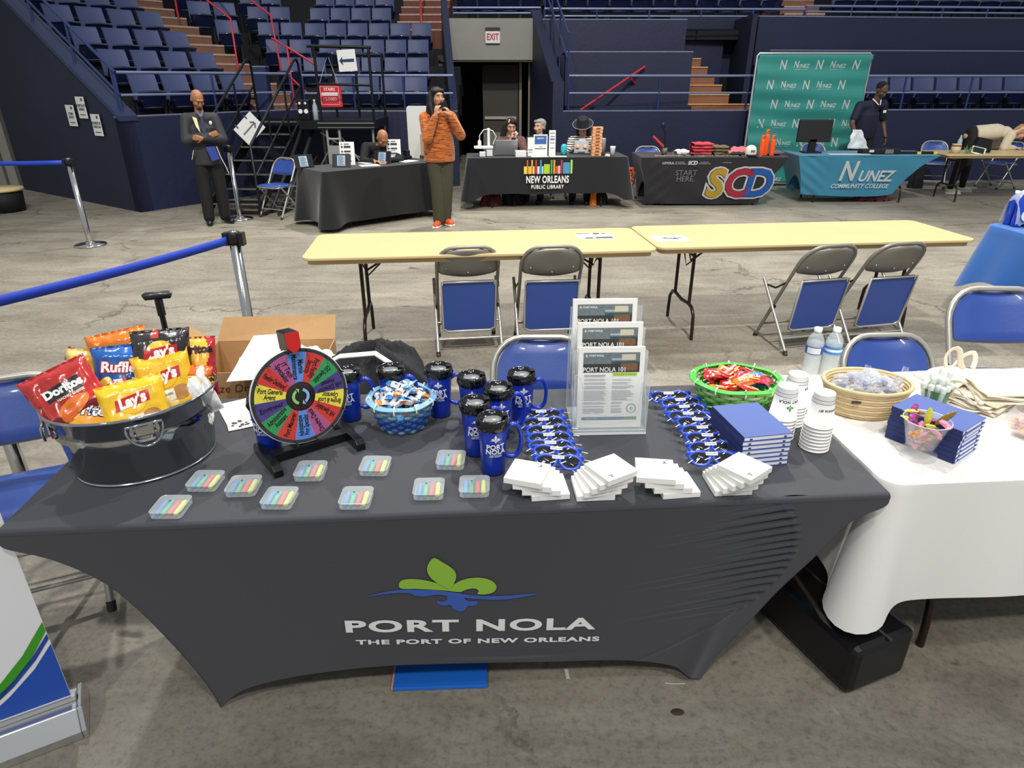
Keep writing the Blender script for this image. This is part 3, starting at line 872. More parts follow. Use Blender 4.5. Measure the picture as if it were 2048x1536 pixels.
# emblem and lettering on the front
def FP(px, py):
    """point of a mark on the front panel, as (s, z)"""
    d = ray(px, py); n = (TM.to_3x3() @ Vector((0, 1, .068))).normalized()
    tt = (TM @ Vector((0, .0, .735))-Vector((0, 0, CAMH))).dot(n)/d.dot(n)
    q = TMI @ (Vector((0, 0, CAMH))+d*tt); return q.x, q.z
def onfront(x, z, off=.004):
    return Vector((x, ctf(x, z)-.004-off+wrinkle(x, z), z))
def emblem(name, pts, m, parent, off=.004, smooth=True):
    P = [FP(560+x/2.7676, 1080+y/2.7676) for x, y in pts]
    if smooth:
        n = len(P); Q = []
        for i in range(n):
            a, b, c, d = [Vector(P[(i+k) % n]) for k in (-1, 0, 1, 2)]
            for k in range(5):
                t_ = k/5; Q.append(.5*((2*b)+(c-a)*t_+(2*a-5*b+4*c-d)*t_*t_+(3*b-a-3*c+d)*t_**3))
        P = [(q.x, q.y) for q in Q]
    mb = MB(); mb.add([onfront(x, z, off) for x, z in P], [tuple(range(len(P)))])
    return mb.build(name, [m], parent)
GRN = mat('#8cb83c', .7); BLU = mat('#3c5cae', .7); WHT = mat('#e8e8e6', .7)
emblem('petal', [(855, 85), (825, 112), (815, 150), (832, 188), (872, 222), (905, 240), (940, 250), (960, 230), (975, 190), (968, 158), (940, 132), (900, 108)], GRN, cov, .006)
emblem('petal', [(660, 240), (668, 215), (700, 203), (760, 203), (830, 214), (905, 236), (960, 258), (998, 270), (880, 262), (760, 255), (680, 255)], GRN, cov)
emblem('petal', [(950, 238), (1010, 205), (1080, 193), (1140, 198), (1182, 218), (1197, 245), (1182, 270), (1140, 283), (1095, 282), (1098, 264), (1080, 252), (1045, 254), (1012, 265), (995, 271), (930, 262)], GRN, cov, .005)
emblem('wave', [(480, 300), (560, 277), (650, 262), (740, 258), (850, 262), (950, 272), (1050, 288), (1150, 293), (1250, 292), (1340, 285), (1425, 280), (1380, 292), (1300, 306), (1220, 314), (1130, 312), (1030, 304), (960, 298), (870, 287), (800, 297), (750, 292), (710, 278), (600, 282)], BLU, cov)
emblem('reflection', [(930, 290), (925, 315), (900, 325), (868, 322), (876, 338), (905, 348), (945, 345), (957, 364), (985, 377), (1017, 376), (1040, 350), (1067, 350), (1090, 340), (1092, 322), (1060, 325), (1030, 318), (1010, 300)], BLU, cov, .003)
def front_text(txt, p0, p1, size, bold):
    a = Vector(FP(*p0)); b = Vector(FP(*p1)); w = (b-a).length
    me = text_mesh(txt, size, 1, bold, 'LEFT', .0002, space=1.12, res=4)
    xs = [v.co.x for v in me.vertices]; k = w/(max(xs)-min(xs)); x0 = min(xs); d = (b-a).normalized()
    for v in me.vertices:
        x = (v.co.x-x0)*k; y = v.co.y
        q = a+d*x+Vector((-d.y*.3, 1))*y
        v.co = onfront(q.x, q.y, .003+v.co.z)
    me.materials.clear(); me.materials.append(WHT)
    o = bpy.data.objects.new('lettering', me); COL.objects.link(o); o.parent = cov
front_text('PORT NOLA', (692, 1249), (1190, 1242), .066, .0022)
front_text('THE PORT OF NEW ORLEANS', (713, 1279), (1197, 1271), .026, .001)

TI = 'giveaways on the dark grey table'
def tthing(name, label, cat, s, t, rz=0, group=None, z=TZ+.001):
    return thing(name, label, cat, T(s, t, z), TYAW+rz, group)

# ---------------------------------------------------------------- crayon boxes
CLR = mat('#dfe8ea', .25, alpha=.3, coat=.3)
def crayon_box():
    t = thing('crayon_box', 'x', 'box', (0, 0, -50), 0, 'clear boxes of four short crayons')
    w, h = .042, .02
    def shell(z0, z1, g):
        mb = MB(); P = rrect(2*w+g, 2*w+g, .012, 4); P = [(x-w-g/2, y-w-g/2) for x, y in P]; k = len(P)
        vs = [(x, y, z0) for x, y in P]+[(x, y, z1) for x, y in P]
        mb.add(vs, [(i, (i+1) % k, (i+1) % k+k, i+k) for i in range(k)], 0, True)
        return mb, P, k
    mb, P, k = shell(0, .011, 0); mb.add([(x, y, .0005) for x, y in P], [tuple(range(k))]); mb.build('tray', [CLR], t)
    mb, P, k = shell(.008, .0195, .002); mb.add([(x, y, .0195) for x, y in P], [tuple(range(k))])
    mb.tube([(x, y, .0195) for x, y in P], .0009, 4, 0, True); mb.build('lid', [CLR], t)
    for i, c in enumerate(('#3f8fd0', '#43bf8a', '#e84a50', '#e9ea3e')):
        x = -.0255+.017*i
        MB().tube([(x, -.034, .009), (x, -.032, .009), (x, .024, .009), (x, .032, .009), (x, .034, .009)], [.003, .0068, .0068, .0035, .001], 10).build('crayon', [mat(c, .55)], t)
    MB().add([(-.012, .014, .0202), (-.008, .019, .0202), (-.004, .014, .0202), (-.008, .009, .0202)], [(0, 1, 2, 3)]).build('printed_emblem', [mat('#1c5aa0', .6)], t)
    return t
cb = crayon_box(); first = True
for (px, py, lb) in [(343, 1015, 'clear crayon box nearest the table front, leftmost of all'), (412, 963, 'clear crayon box just right of the metal tub base'), (488, 973, 'clear crayon box left of the wheel stand, in front of its left foot'),
                 (560, 997, 'clear crayon box at the front edge below the wheel stand'), (622, 943, 'clear crayon box directly beside the wheel stand foot'), (713, 997, 'clear crayon box at the front edge, alone in the middle left'),
                 (751, 933, 'clear crayon box in front of the blue basket'), (858, 979, 'clear crayon box, left one of the two below the blue mugs'), (902, 921, 'clear crayon box nearest the front blue mug, left of it'), (949, 974, 'clear crayon box, front of the blue mugs, rightmost of all')]:
    q = tat(px, py, TZ+.01); o = cb if first else clone(cb)
    first = False
    o.location = T(q.x, q.y, TZ+.002); o.rotation_euler = (0, 0, random.uniform(-.06, .06)+.03); o['label'] = lb

# ---------------------------------------------------------------- travel mugs
MUGB = mat('#1534a6', .28, coat=.3); MUGK = mat('#0b0b0d', .12, coat=.5)
def cyl_warp(r, z, off=.0006):
    def f(co):
        a = co.x/r
        return Vector((math.sin(a)*(r+off+co.z), -math.cos(a)*(r+off+co.z), z+co.y))
    return f
def fleur(name, size, m, parent, warp):
    """small white three-petal emblem over a wave"""
    mb = MB(); s = size
    pts = [[(0, .5), (-.13, .25), (-.05, 0), (.05, 0), (.13, .25)], [(-.08, 0), (-.2, .18), (-.38, .12), (-.36, .0), (-.26, -.02)], [(.08, 0), (.2, .18), (.38, .12), (.36, .0), (.26, -.02)],
           [(-.6, -.1), (-.2, -.02), (.2, -.05), (.6, .02), (.2, -.13), (-.2, -.09)], [(-.12, -.15), (0, -.3), (.12, -.15)]]
    for p in pts: mb.add([warp(Vector((x*s, y*s, 0))) for x, y in p], [tuple(range(len(p)))])
    return mb.build(name, [m], parent)
def make_mug():
    t = thing('travel_mug', 'x', 'mug', (0, 0, -50), 0, 'blue travel mugs with black lids')
    MB().lathe([(0, .0), (.034, .0), (.036, .004), (.037, .05), (.040, .10), (.0445, .155), (.044, .158)], 32).build('body', [MUGB], t)
    mb = MB().lathe([(.047, .152), (.0485, .156), (.0485, .172), (.046, .182), (.042, .185), (.039, .182), (.037, .174), (.0, .174)], 32)
    for i in range(40):
        a = 2*PI*i/40; mb.ell((.0487*math.cos(a), .0487*math.sin(a), .163), (.0018, .0018, .004), n=5, m=4)
    mb.cbox((.036, .0, .181), (.016, .022, .014))
    l = mb.build('lid', [MUGK], t)
    MB().lathe([(.026, .1745), (.024, .1765), (0, .1768)], 28, sx=1.05, sy=.8).build('lid_window', [mat('#777b7c', .35)], l)
    mb = MB(); H = [(.040, 0, .140), (.058, 0, .152), (.076, 0, .143), (.085, 0, .115), (.085, 0, .08), (.078, 0, .055), (.06, 0, .042), (.038, 0, .05)]
    f = catmull(H); mb.tube([f(i/20) for i in range(21)], .0065, 8, flat=1.6, up=(0, 1, 0)); mb.build('handle', [MUGB], t)
    w = cyl_warp(.043, .095)
    text('PORT\nNOLA', .021, WHT, t, None, bold=.0006, warp=w, line=.75, space=1.05)
    w2 = cyl_warp(.0415, .073); text('THE PORT OF\nNEW ORLEANS', .0055, WHT, t, None, warp=w2, line=.8, res=1)
    fleur('emblem', .032, WHT, t, cyl_warp(.0445, .128))
    return t
mug = make_mug(); first = True
for (px, py, rz, lb) in [(985, 836, .35, 'blue travel mug nearest the front, beside the sunglasses'), (950, 803, .3, 'blue travel mug just behind the front one on its left'), (997, 775, .35, 'blue travel mug third from the front, before the blue chair'),
                         (943, 752, .2, 'blue travel mug in the middle of the back cluster, right of the lone one'), (1043, 746, .3, 'blue travel mug farthest right, nearest the brochure rack'), (877, 735, .15, 'blue travel mug standing alone behind the blue basket, right one'),
                         (781, 737, .1, 'blue travel mug directly behind the blue basket, left one'), (692, 742, .1, 'blue travel mug half hidden behind the right of the prize wheel'), (524, 797, .1, 'blue travel mug half hidden behind the left of the prize wheel')]:
    q = tat(px, py, TZ+.18); o = mug if first else clone(mug)
    first = False
    o.location = T(q.x, q.y, TZ+.002); o.rotation_euler = (0, 0, TYAW+rz-.2); o['label'] = lb

# ---------------------------------------------------------------- notepads in fanned stacks
PADW = mat('#f2f1ec', .75)
def make_pad():
    t = thing('notepad', 'x', 'notepad', (0, 0, -50), 0, 'white square notepads in fanned stacks')
    MB().box((-.054, -.054, 0), (.054, .054, .0165)).build('paper_block', [PADW], t)
    MB().box((.022, .030, .0166), (.036, .034, .0169)).box((.026, .035, .0166), (.032, .043, .0169)).build('printed_emblem', [mat('#73776f', .7)], t)
    return t
pad = make_pad(); first = True
for k, (nm, n, bx, by, tx, ty, r0, r1) in enumerate([('leftmost', 4, 1096, 984, 1056, 946, .05, -.38), ('second', 5, 1186, 985, 1224, 938, .0, .48), ('third', 4, 1352, 980, 1312, 941, .05, -.2), ('rightmost', 5, 1455, 975, 1492, 935, .0, .62)]):
    a = tat(bx, by, TZ); b = tat(tx, ty, TZ+.0172*n)
    for i in range(n):
        f = i/(n-1); o = pad if first else clone(pad)
        first = False
        o.location = T(a.x+(b.x-a.x)*f, a.y+(b.y-a.y)*f+.01, TZ+.002+.0170*i); o.rotation_euler = (0, 0, TYAW+r0+(r1-r0)*f+(PI if k in (1, 3) else 0))
        pos = 'topmost' if i == n-1 else ('bottom' if i == 0 else ORD[i+1]+' from bottom')
        o['label'] = f'white notepad, {pos} of the {nm} fanned stack' + (' of four' if k in (0, 3) else '')
# ---------------------------------------------------------------- sunglasses in pouches
def make_glasses():
    t = thing('sunglasses', 'x', 'sunglasses', (0, 0, -50), 0, 'bagged blue sunglasses laid in two rows')
    FR = mat('#2a50c8', .25, coat=.4)
    def lens(cx, k=1):
        return [(cx+k*.031*math.cos(a)*(1.05 if math.sin(a) > 0 else .9), .023*math.sin(a)*(1 if math.sin(a) > 0 else 1.05)-.002, .014) for a in [2*PI*i/24 for i in range(24)]]
    mb = MB()
    for cx in (-.036, .036): mb.tube(lens(cx), .0046, 8, closed=True)
    mb.tube([(-.009, .004, .016), (0, .008, .017), (.009, .004, .016)], .003, 6)
    for s in (-1, 1): mb.tube([(s*.060, .016, .014), (s*.072, .016, .013), (s*.078, .014, .008)], [.007, .0065, .004], 6)
    mb.build('frame', [FR], t)
    mb = MB()
    for cx in (-.036, .036): mb.add(lens(cx), [tuple(range(24))])
    mb.build('lenses', [mat('#030305', .12)], t, solid=.001)
    for s in (-1, 1):
        MB().tube([(s*.073, .012, .009), (s*.06, -.012, .005), (s*.0, -.020, .004), (-s*.045, -.018, .004)], .003, 6, flat=1.5).build('temple', [FR], t)
    MB().box((-.019, .006, .0185), (.017, .017, .0195)).build('paper_tag', [mat('#eeeeea', .6)], t)
    text('MADE IN CHINA', .0042, mat('#333333'), t, TR((-.001, .0115, .0197)), bold=.0001, res=1)
    rng = random.Random(4)
    N = {}
    def pz(u, v):
        e = min(1, 5*min(u, 1-u, v, 1-v))
        k = (round(u*30), round(v*16))
        if k not in N: N[k] = rng.uniform(-1, 1)
        return Vector(((u-.5)*.175, (v-.5)*.075, .003+.017*e+.0028*N[k]*e))
    MB().grid(pz, 31, 17, smooth=False).build('plastic_pouch', [mat('#eef4ff', .03, alpha=.02, coat=.3)], t)
    mb = MB()
    for i in range(13):
        x = rng.uniform(-.08, .08); y = rng.uniform(-.035, .03); a = rng.uniform(-.9, .9); l = rng.uniform(.006, .02)
        q = [Vector((x, y, .0205)), Vector((x+l*math.cos(a), y+l*math.sin(a), .0215)), Vector((x+l*math.cos(a)-.001, y+l*math.sin(a)+.003, .021)), Vector((x-.002, y+.0015, .0205))]
        mb.add(q, [(0, 1, 2, 3)])
    mb.build('pouch_glint', [mat('#e6eeff', .08, coat=1)], t)  # pale slivers coloured to imitate highlights on the pouch plastic
    return t
sg = make_glasses(); first = True
L_ = [(1083, 836), (1087, 852), (1096, 868), (1098, 883), (1101, 899), (1112, 911), (1116, 929)]
R_ = [(1337, 799), (1360, 812), (1368, 826), (1375, 840), (1394, 852), (1404, 868), (1413, 884), (1420, 902), (1422, 922)]
for side, P in (('left', L_), ('right', R_)):
    for i, (px, py) in enumerate(P):
        q = tat(px, py, TZ+.02); o = sg if first else clone(sg)
        first = False
        lx = .04 if i == 0 else .24
        o.matrix_world = TM @ Matrix.Translation((q.x, q.y, TZ+.024)) @ Euler((.55, random.uniform(-.06, .06), random.uniform(-.12, .05)-.02)).to_matrix().to_4x4()
        
        pos = 'farthest' if i == 0 else ('nearest' if i == len(P)-1 else ORD[i+1]+' from the back')
        o['label'] = f'bagged blue sunglasses, {pos} in the {side} row'

# ---------------------------------------------------------------- woven baskets
def woven(name, label, cat, s, t, z, r0, r1, h, cols, sx=1, sy=1, rows=9, stakes=22, rz=0, rimc=None, tw=.0085, inner=None):
    th = thing(name, label, cat, T(s, t, z), TYAW+rz)
    for i in range(rows):
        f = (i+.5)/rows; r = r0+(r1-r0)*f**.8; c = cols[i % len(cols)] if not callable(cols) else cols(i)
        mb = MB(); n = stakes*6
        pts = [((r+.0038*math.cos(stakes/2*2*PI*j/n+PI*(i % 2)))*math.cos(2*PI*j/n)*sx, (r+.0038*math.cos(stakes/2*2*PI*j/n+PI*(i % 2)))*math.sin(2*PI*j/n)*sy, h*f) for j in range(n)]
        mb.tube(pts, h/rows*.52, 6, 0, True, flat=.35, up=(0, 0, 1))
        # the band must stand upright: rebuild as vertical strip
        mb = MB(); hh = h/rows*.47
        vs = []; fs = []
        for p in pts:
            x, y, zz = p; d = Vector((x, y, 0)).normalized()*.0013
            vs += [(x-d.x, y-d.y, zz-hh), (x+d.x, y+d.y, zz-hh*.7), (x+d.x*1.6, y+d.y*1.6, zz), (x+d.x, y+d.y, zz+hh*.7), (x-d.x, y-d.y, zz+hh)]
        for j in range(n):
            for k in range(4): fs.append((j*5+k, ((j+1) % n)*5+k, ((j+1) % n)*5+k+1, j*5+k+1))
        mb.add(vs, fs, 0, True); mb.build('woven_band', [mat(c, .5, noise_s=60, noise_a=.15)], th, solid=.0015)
    mb = MB()
    for j in range(stakes):
        a = 2*PI*(j)/stakes; c_, s_ = math.cos(a), math.sin(a)
        mb.tube([(r0*c_*sx, r0*s_*sy, 0), ((r0+(r1-r0)*.55)*c_*sx, (r0+(r1-r0)*.55)*s_*sy, h*.5), (r1*c_*sx, r1*s_*sy, h)], .0035, 5, flat=.5)
    mb.build('stakes', [mat(cols(0) if callable(cols) else cols[0], .6)], th)
    MB().lathe([(0, .002), (r0, .002), (r0, .004)], 36, sx=sx, sy=sy).build('bottom', [mat(inner or '#333333', .8)], th)
    mb = MB(); n = 60
    for rr, zz in ((r1+.004, h), (r1-.004, h+.002)):
        mb.tube([(rr*math.cos(2*PI*j/n)*sx, rr*math.sin(2*PI*j/n)*sy, zz+.002*math.sin(j*.6)) for j in range(n)], .008, 8, 0, True, flat=.45, up=(0, 0, 1))
    mb.build('rim', [mat(rimc, .4, coat=.2)], th)
    mb = MB()
    for j in range(10):
        a = 2*PI*(j+.3)/10; c_, s_ = math.cos(a), math.sin(a)
        mb.tube([((r1-.012)*c_*sx, (r1-.012)*s_*sy, h-.008), ((r1)*c_*sx, (r1)*s_*sy, h+.013), ((r1+.011)*c_*sx, (r1+.011)*s_*sy, h), ((r1+.009)*c_*sx, (r1+.009)*s_*sy, h-.012)], .0028, 6)
    mb.build('rim_stitches', [mat('#e6ecd0', .5)], th)
    return th
q = tat(803, 797, TZ+.1)
BBs, BBt = q.x, q.y
woven('woven_basket', 'blue woven basket heaped with white wrapped candy', 'basket', BBs, BBt, TZ+.002, .072, .108, .105, lambda i: ['#6e93b8', '#3f6bb0', '#2d55a8', '#3560b0', '#4a78b4', '#86aabc', '#9fc0cc'][min(i, 6)], rows=8, stakes=24, rimc='#7fb0d8', inner='#30508a')
def wrapped(w, l, h, c1, c2, seed):
    mb = MB(); rng = random.Random(seed)
    def f(u, v, s):
        x = (u-.5)*l; e = abs(2*u-1); ww = w*(.5+.5*(1-max(0, (e-.6)/.4)) if e < .92 else .62+.2*(e-.92)*5)
        hh = h*(max(0, 1-(e/.72)**4))*math.cos((v-.5)*PI)
        return (x, (v-.5)*ww, s*hh+rng.uniform(-.001, .001))
    mb.grid(lambda u, v: f(u, v, 1), 13, 6, smooth=False); mb.grid(lambda u, v: f(1-u, v, -1), 13, 6, smooth=False)
    for i, fc in enumerate(mb.f):
        cx = sum(mb.v[k].x for k in fc)/4
        if abs(cx) > l*.28: mb.m[i] = 1
    return mb
random.seed(11)
protos = []
for k, (c1, c2) in enumerate([('#e6e8ea', '#2f80c8'), ('#e9e6df', '#d8843a'), ('#dfe4ea', '#5aa0dc')]):
    t = thing('wrapped_candy', 'white wrapped candy with coloured twisted ends heaped in the blue basket', 'candy', (0, 0, -50), 0, 'wrapped candies in the blue basket')
    wrapped(.027, .070, .0095, c1, c2, k).build('wrapper', [mat(c1, .3, coat=.4), mat(c2, .3, coat=.4)], t)
    text('su' if k == 0 else 'sugar', .013 if k == 0 else .009, mat('#222c50', .5), t, TR((0, -.001, .0102)), bold=.0003, res=1)
    protos.append([t, True])
nc = 0
for layer, (rad, zz, n) in enumerate([(.090, .090, 20), (.066, .112, 15), (.040, .132, 9), (.014, .145, 4)]):
    for j in range(n):
        a = 2*PI*j/n+layer*.5; r = rad*random.uniform(.8, 1.05)
        pr = protos[nc % 3]; nc += 1
        M = TM @ Matrix.Translation((BBs+r*math.cos(a), BBt+r*math.sin(a), TZ+zz+random.uniform(-.004, .006))) @ Euler((random.uniform(-.5, .5), random.uniform(-.5, .5), random.uniform(0, 6.28))).to_matrix().to_4x4()
        if pr[1]: pr[1] = False; pr[0].matrix_world = M
        else: clone(pr[0], M=M)
# green basket
q = tat(1474, 750, TZ+.12); GBs, GBt = q.x, q.y
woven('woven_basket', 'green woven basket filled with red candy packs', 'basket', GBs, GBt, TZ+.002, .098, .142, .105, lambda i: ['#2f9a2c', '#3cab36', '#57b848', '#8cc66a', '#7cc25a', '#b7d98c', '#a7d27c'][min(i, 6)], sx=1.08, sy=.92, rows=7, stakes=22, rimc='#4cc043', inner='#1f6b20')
RP = []
for k, (c, tx, tc) in enumerate([('#c8202a', 'SKITTLES', '#f4e9e4'), ('#b01830', 'SKITTLES', '#f4e9e4'), ('#c83a5c', '', ''), ('#e07a20', 'SKITTLES', '#fff0c0'), ('#3f8ed0', '', '')]):
    nm = {0: 'red', 1: 'dark red', 2: 'pink', 3: 'orange', 4: 'light blue'}[k]
    t = thing('candy_pack', f'small {nm} candy pack in the green basket', 'candy', (0, 0, -50), 0, 'candy packs in the green basket')
    mb = MB(); rng = random.Random(k)
    def f(u, v, s, rng=rng):
        e = max(abs(2*u-1), abs(2*v-1)); return ((u-.5)*.085, (v-.5)*.05, s*.008*max(0, 1-e**4)+rng.uniform(-.0009, .0009))
    mb.grid(lambda u, v: f(u, v, 1), 12, 8, smooth=False); mb.grid(lambda u, v: f(1-u, v, -1), 12, 8, smooth=False)
    mb.build('wrapper', [mat(c, .25, coat=.5)], t)
    if tx:
        text(tx, .015, mat(tc, .5), t, TR((0, .003, .0092)), bold=.0005, res=1)
        MB().box((-.03, -.017, .0085), (.03, -.011, .0092)).build('stripe', [mat('#e8c83a' if k != 3 else '#c02020', .4)], t)
    RP.append([t, True])
random.seed(5)
for i in range(26):
    a = random.uniform(0, 6.28); lay = i//13; r = (.108 if lay == 0 else .06)*math.sqrt(random.uniform(.15, 1))
    k = 2 if (math.cos(a) > .3 and math.sin(a) > .1 and lay) else (4 if (math.cos(a) > .75 and math.sin(a) < .2) else random.choice([0, 0, 0, 1, 3]))
    M = TM @ Matrix.Translation((GBs+r*math.cos(a)*1.05, GBt+r*math.sin(a)*.85, TZ+.092+.018*lay+random.uniform(0, .012))) @ Euler((random.uniform(-.35, .55), random.uniform(-.35, .35), random.uniform(-.7, .7))).to_matrix().to_4x4()
    if RP[k][1]: RP[k][1] = False; RP[k][0].matrix_world = M
    else: clone(RP[k][0], M=M)
for pr in RP:
    if pr[1]: pr[0].matrix_world = TM @ Matrix.Translation((GBs+.09, GBt-.03, TZ+.11)) @ Euler((.3, .2, .9)).to_matrix().to_4x4()

# ---------------------------------------------------------------- notebooks
NBC = mat('#5165a4', .6, noise_s=80, noise_a=.06); NBD = mat('#1d2b62', .6)
def make_notebook():
    t = thing('notebook', 'x', 'notebook', (0, 0, -50), 0, 'blue notebooks in stacks')
    w, l, h = .158, .212, .0155
    MB().box((0, 0, h-.0022), (w, l, h)).box((0, 0, 0), (w, l, .0022)).build('cover', [NBC], t, bevel=.0006)
    MB().box((-.0012, 0, 0), (.0012, l, h)).build('spine', [NBD], t, bevel=.0005)
    MB().box((.002, .0015, .0023), (w-.001, l-.0015, h-.0023)).build('pages', [mat('#e9e9f2', .8)], t)
    MB().box((.02, .0, .004), (.028, .0012, .008)).box((.131, .0, .004), (.139, .0012, .008)).build('page_mark', [mat('#2a2f48', .7)], t)
    return t
nb = make_notebook(); first = True
a = tat(1492, 926, TZ)
for i in range(7):
    o = nb if first else clone(nb); first = False
    o.location = (.688+random.uniform(-.002, .002), 1.715+random.uniform(-.002, .002), TZ+.002+.0158*i); o.rotation_euler = (0, 0, R(10)+random.uniform(-.012, .012))
    pos = 'topmost' if i == 6 else ('bottom' if i == 0 else ORD[i+1]+' from bottom')
    o['label'] = f'blue notebook, {pos} of the stack before the green basket'
text('PORT NOLA', .018, mat('#33468a', .5), nb, TR((.071, .11, .0158)), res=1) if False else None
tpo = tag(MB().box((-.03, -.02, 0), (.03, .02, .0003)).build('embossed_mark', [mat('#354a8c', .5)], None, loc=T(2.155, .30, TZ+.1135), rotz=TYAW), 'faint embossed mark on the top notebook beside the cups', 'mark') if False else None

# ---------------------------------------------------------------- paper cups, stacked upside down
CUPW = mat('#eceae5', .55)
def cup_shell(t, full=True):
    """upside-down paper cup: rim at z=0, base at the top"""
    mb = MB().lathe([(.0445, .0), (.046, .002), (.0445, .0045), (.0435, .004), (.031, .108), (.0315, .112), (.029, .112), (.029, .106), (0, .106)], 36)
    mb.build('cup_body', [CUPW], t)
def make_cup(printed):
    t = thing('paper_cup', 'x', 'cup', (0, 0, -50), 0, 'white paper cups stacked upside down')
    cup_shell(t)
    if printed:
        rr = lambda z: .0437-.0127*(z-.004)/.104
        MB().lathe([(rr(.093)+.0004, .093), (rr(.095)+.0004, .095)], 36).lathe([(rr(.082)+.0004, .082), (rr(.084)+.0004, .084)], 36).build('grey_band', [mat('#8c8f90', .6)], t)
        mb = MB()
        for j in range(36):
            a = 2*PI*j/36; mb.ell((math.cos(a)*(rr(.0885)+.0004), math.sin(a)*(rr(.0885)+.0004), .0885), (.0012, .0012, .0012), n=5, m=3)
        mb.build('dot_band', [mat('#8c8f90', .6)], t)
        def cw(z0):
            def f(co):
                z = z0-co.y; r = rr(z)+.0005; a = co.x/r
                return Vector((-math.sin(a)*r, -math.cos(a)*r, z))
            return f
        if printed == 1:
            text('PORT NOLA', .0125, mat('#3a3d3f', .6), t, None, warp=cw(.068), bold=.0003, space=1.1)
            text('THE PORT OF NEW ORLEANS', .0038, mat('#3a3d3f', .6), t, None, warp=cw(.0765), res=1)
            fleur('emblem', .03, mat('#3f9a4c', .6), t, cw(.050))
        else:
            text('Louisiana #1', .0135, mat('#3a3d3f', .6), t, None, warp=cw(.062), bold=.0002, shear=.35)
    return t
cups = {0: make_cup(0), 1: make_cup(1), 2: make_cup(2)}; used = set()
for sn, (s, t_, n, kind, rz) in {'front right': (2.347, .272, 8, 2, .2), 'left': (2.268, .352, 7, 1, .0), 'back': (2.345, .44, 7, 1, 1.4)}.items():
    for i in range(n):
        k = kind if i == n-1 else 0
        if k in used: o = clone(cups[k])
        else: o = cups[k]; used.add(k)
        o.location = T(s, t_, TZ+.002+.0118*i); o.rotation_euler = (0, 0, rz+TYAW)
        pos = 'topmost' if i == n-1 else ('bottom' if i == 0 else ORD[i+1]+' from bottom')
        o['label'] = f'white paper cup, {pos} of the {sn} inverted stack'
# ---------------------------------------------------------------- water bottles
def bottle(px, py, lb, lc, rz=0, zt=.955, name='water_bottle'):
    q = at(px, py, zt)
    t = thing(name, lb, 'bottle', (q.x, q.y, TZ+.003), rz, 'clear water bottles')
    prof = [(0, .003), (.026, .0), (.031, .006)]
    for i in range(9):
        z = .012+.011*i; prof += [(.0318, z), (.0298, z+.0055)]
    prof += [(.032, .115), (.032, .143), (.0322, .150), (.0315, .156), (.029, .168), (.022, .182), (.0145, .192), (.013, .196), (.013, .205)]
    MB().lathe(prof, 28).build('bottle_body', [mat('#eaf4f8', .04, alpha=.30, coat=1)], t)
    MB().lathe([(0, .006)]+[(r*.94, z) for r, z in prof[2:-5]]+[(0, .165)], 24).build('water', [mat('#e4eef2', .02, alpha=.22, coat=.6)], t)
    MB().lathe([(.0328, .112), (.0328, .142)], 28).build('label', [mat(lc, .4)], t)
    MB().lathe([(.033, .122), (.033, .132)], 28).build('label_stripe', [mat('#e8eef6', .4)], t) if lc != '#2a4fb0' else MB().grid(lambda u, v: (.0331*math.sin((u-.8)*1.6), -.0331*math.cos((u-.8)*1.6), .115+.024*v), 10, 2).build('label_panel', [mat('#dfe3ec', .4)], t)
    MB().lathe([(.0145, .198), (.0148, .200), (.0148, .212), (.012, .2135), (0, .2135)], 24).build('cap', [mat('#f1f1ee', .45)], t)
    return t
bottle(1637, 658, 'clear water bottle with blue label, left of the pair by the cups', '#2a4fb0')
bottle(1675, 658, 'clear water bottle with light blue label, right of the pair by the cups', '#3f8fd2')
# crumpled clear bag beside the green basket
q = tat(1548, 770, TZ+.05)
N_ = {}
rngp = random.Random(9)
def crump(sx, sy, h, seed, amp=.012):
    rg = random.Random(seed); K = {}
    def f(u, v):
        a = u*2*PI; b = v*PI/2; k = (round((u % 1)*18) % 18, round(v*9))
        if k not in K: K[k] = rg.uniform(-1, 1)
        r = math.cos(b)*(1+K[k]*.18)
        return (sx*r*math.cos(a), sy*r*math.sin(a), h*math.sin(b)+amp*K[k]*math.cos(b)*.5+.004)
    mb = MB(); mb.grid(f, 18, 10, closed_u=True, smooth=False); return mb
o = crump(.05, .06, .075, 3).build('plastic_bag', [mat('#eef3f7', .05, alpha=.28, coat=1)], None, loc=T(q.x+.02, q.y+.02, TZ+.003)); tag(o, 'crumpled clear plastic bag right of the green basket', 'bag')
def on_t(px, py, t):
    """where the view ray meets the upright plane at depth t of the table frame"""
    d = ray(px, py); n = TM.to_3x3() @ Vector((0, 1, 0)); o = Vector((0, 0, CAMH))
    k = (TM @ Vector((0, t, 0))-o).dot(n)/d.dot(n); return o+d*k
# ---------------------------------------------------------------- chrome tub
tub = thing('metal_tub', 'oval polished metal tub with side handles, heaped with snack bags', 'tub', T(.240, .362, TZ+.002), TYAW+R(32)); tub.scale = (1.03, 1.03, 1.08)
STEEL = mat('#b9bbbd', .09, 1)
TS_ = (1.12, .95)
pr = [(0, .006), (.160, .006), (.164, .0), (.168, .002), (.168, .008), (.171, .012), (.184, .128), (.190, .132), (.186, .137), (.192, .142), (.187, .147), (.190, .150), (.201, .200), (.206, .203), (.207, .209), (.203, .211), (.199, .207), (.188, .15), (.168, .014), (0, .012)]
MB().lathe(pr, 72, sx=TS_[0], sy=TS_[1]).build('body', [STEEL], tub)
MB().tube([(.168*TS_[0]*math.cos(2*PI*i/72), .168*TS_[1]*math.sin(2*PI*i/72), .004) for i in range(72)], .003, 6, closed=True).build('foot_ring', [mat('#d5d6d6', .15, 1)], tub)
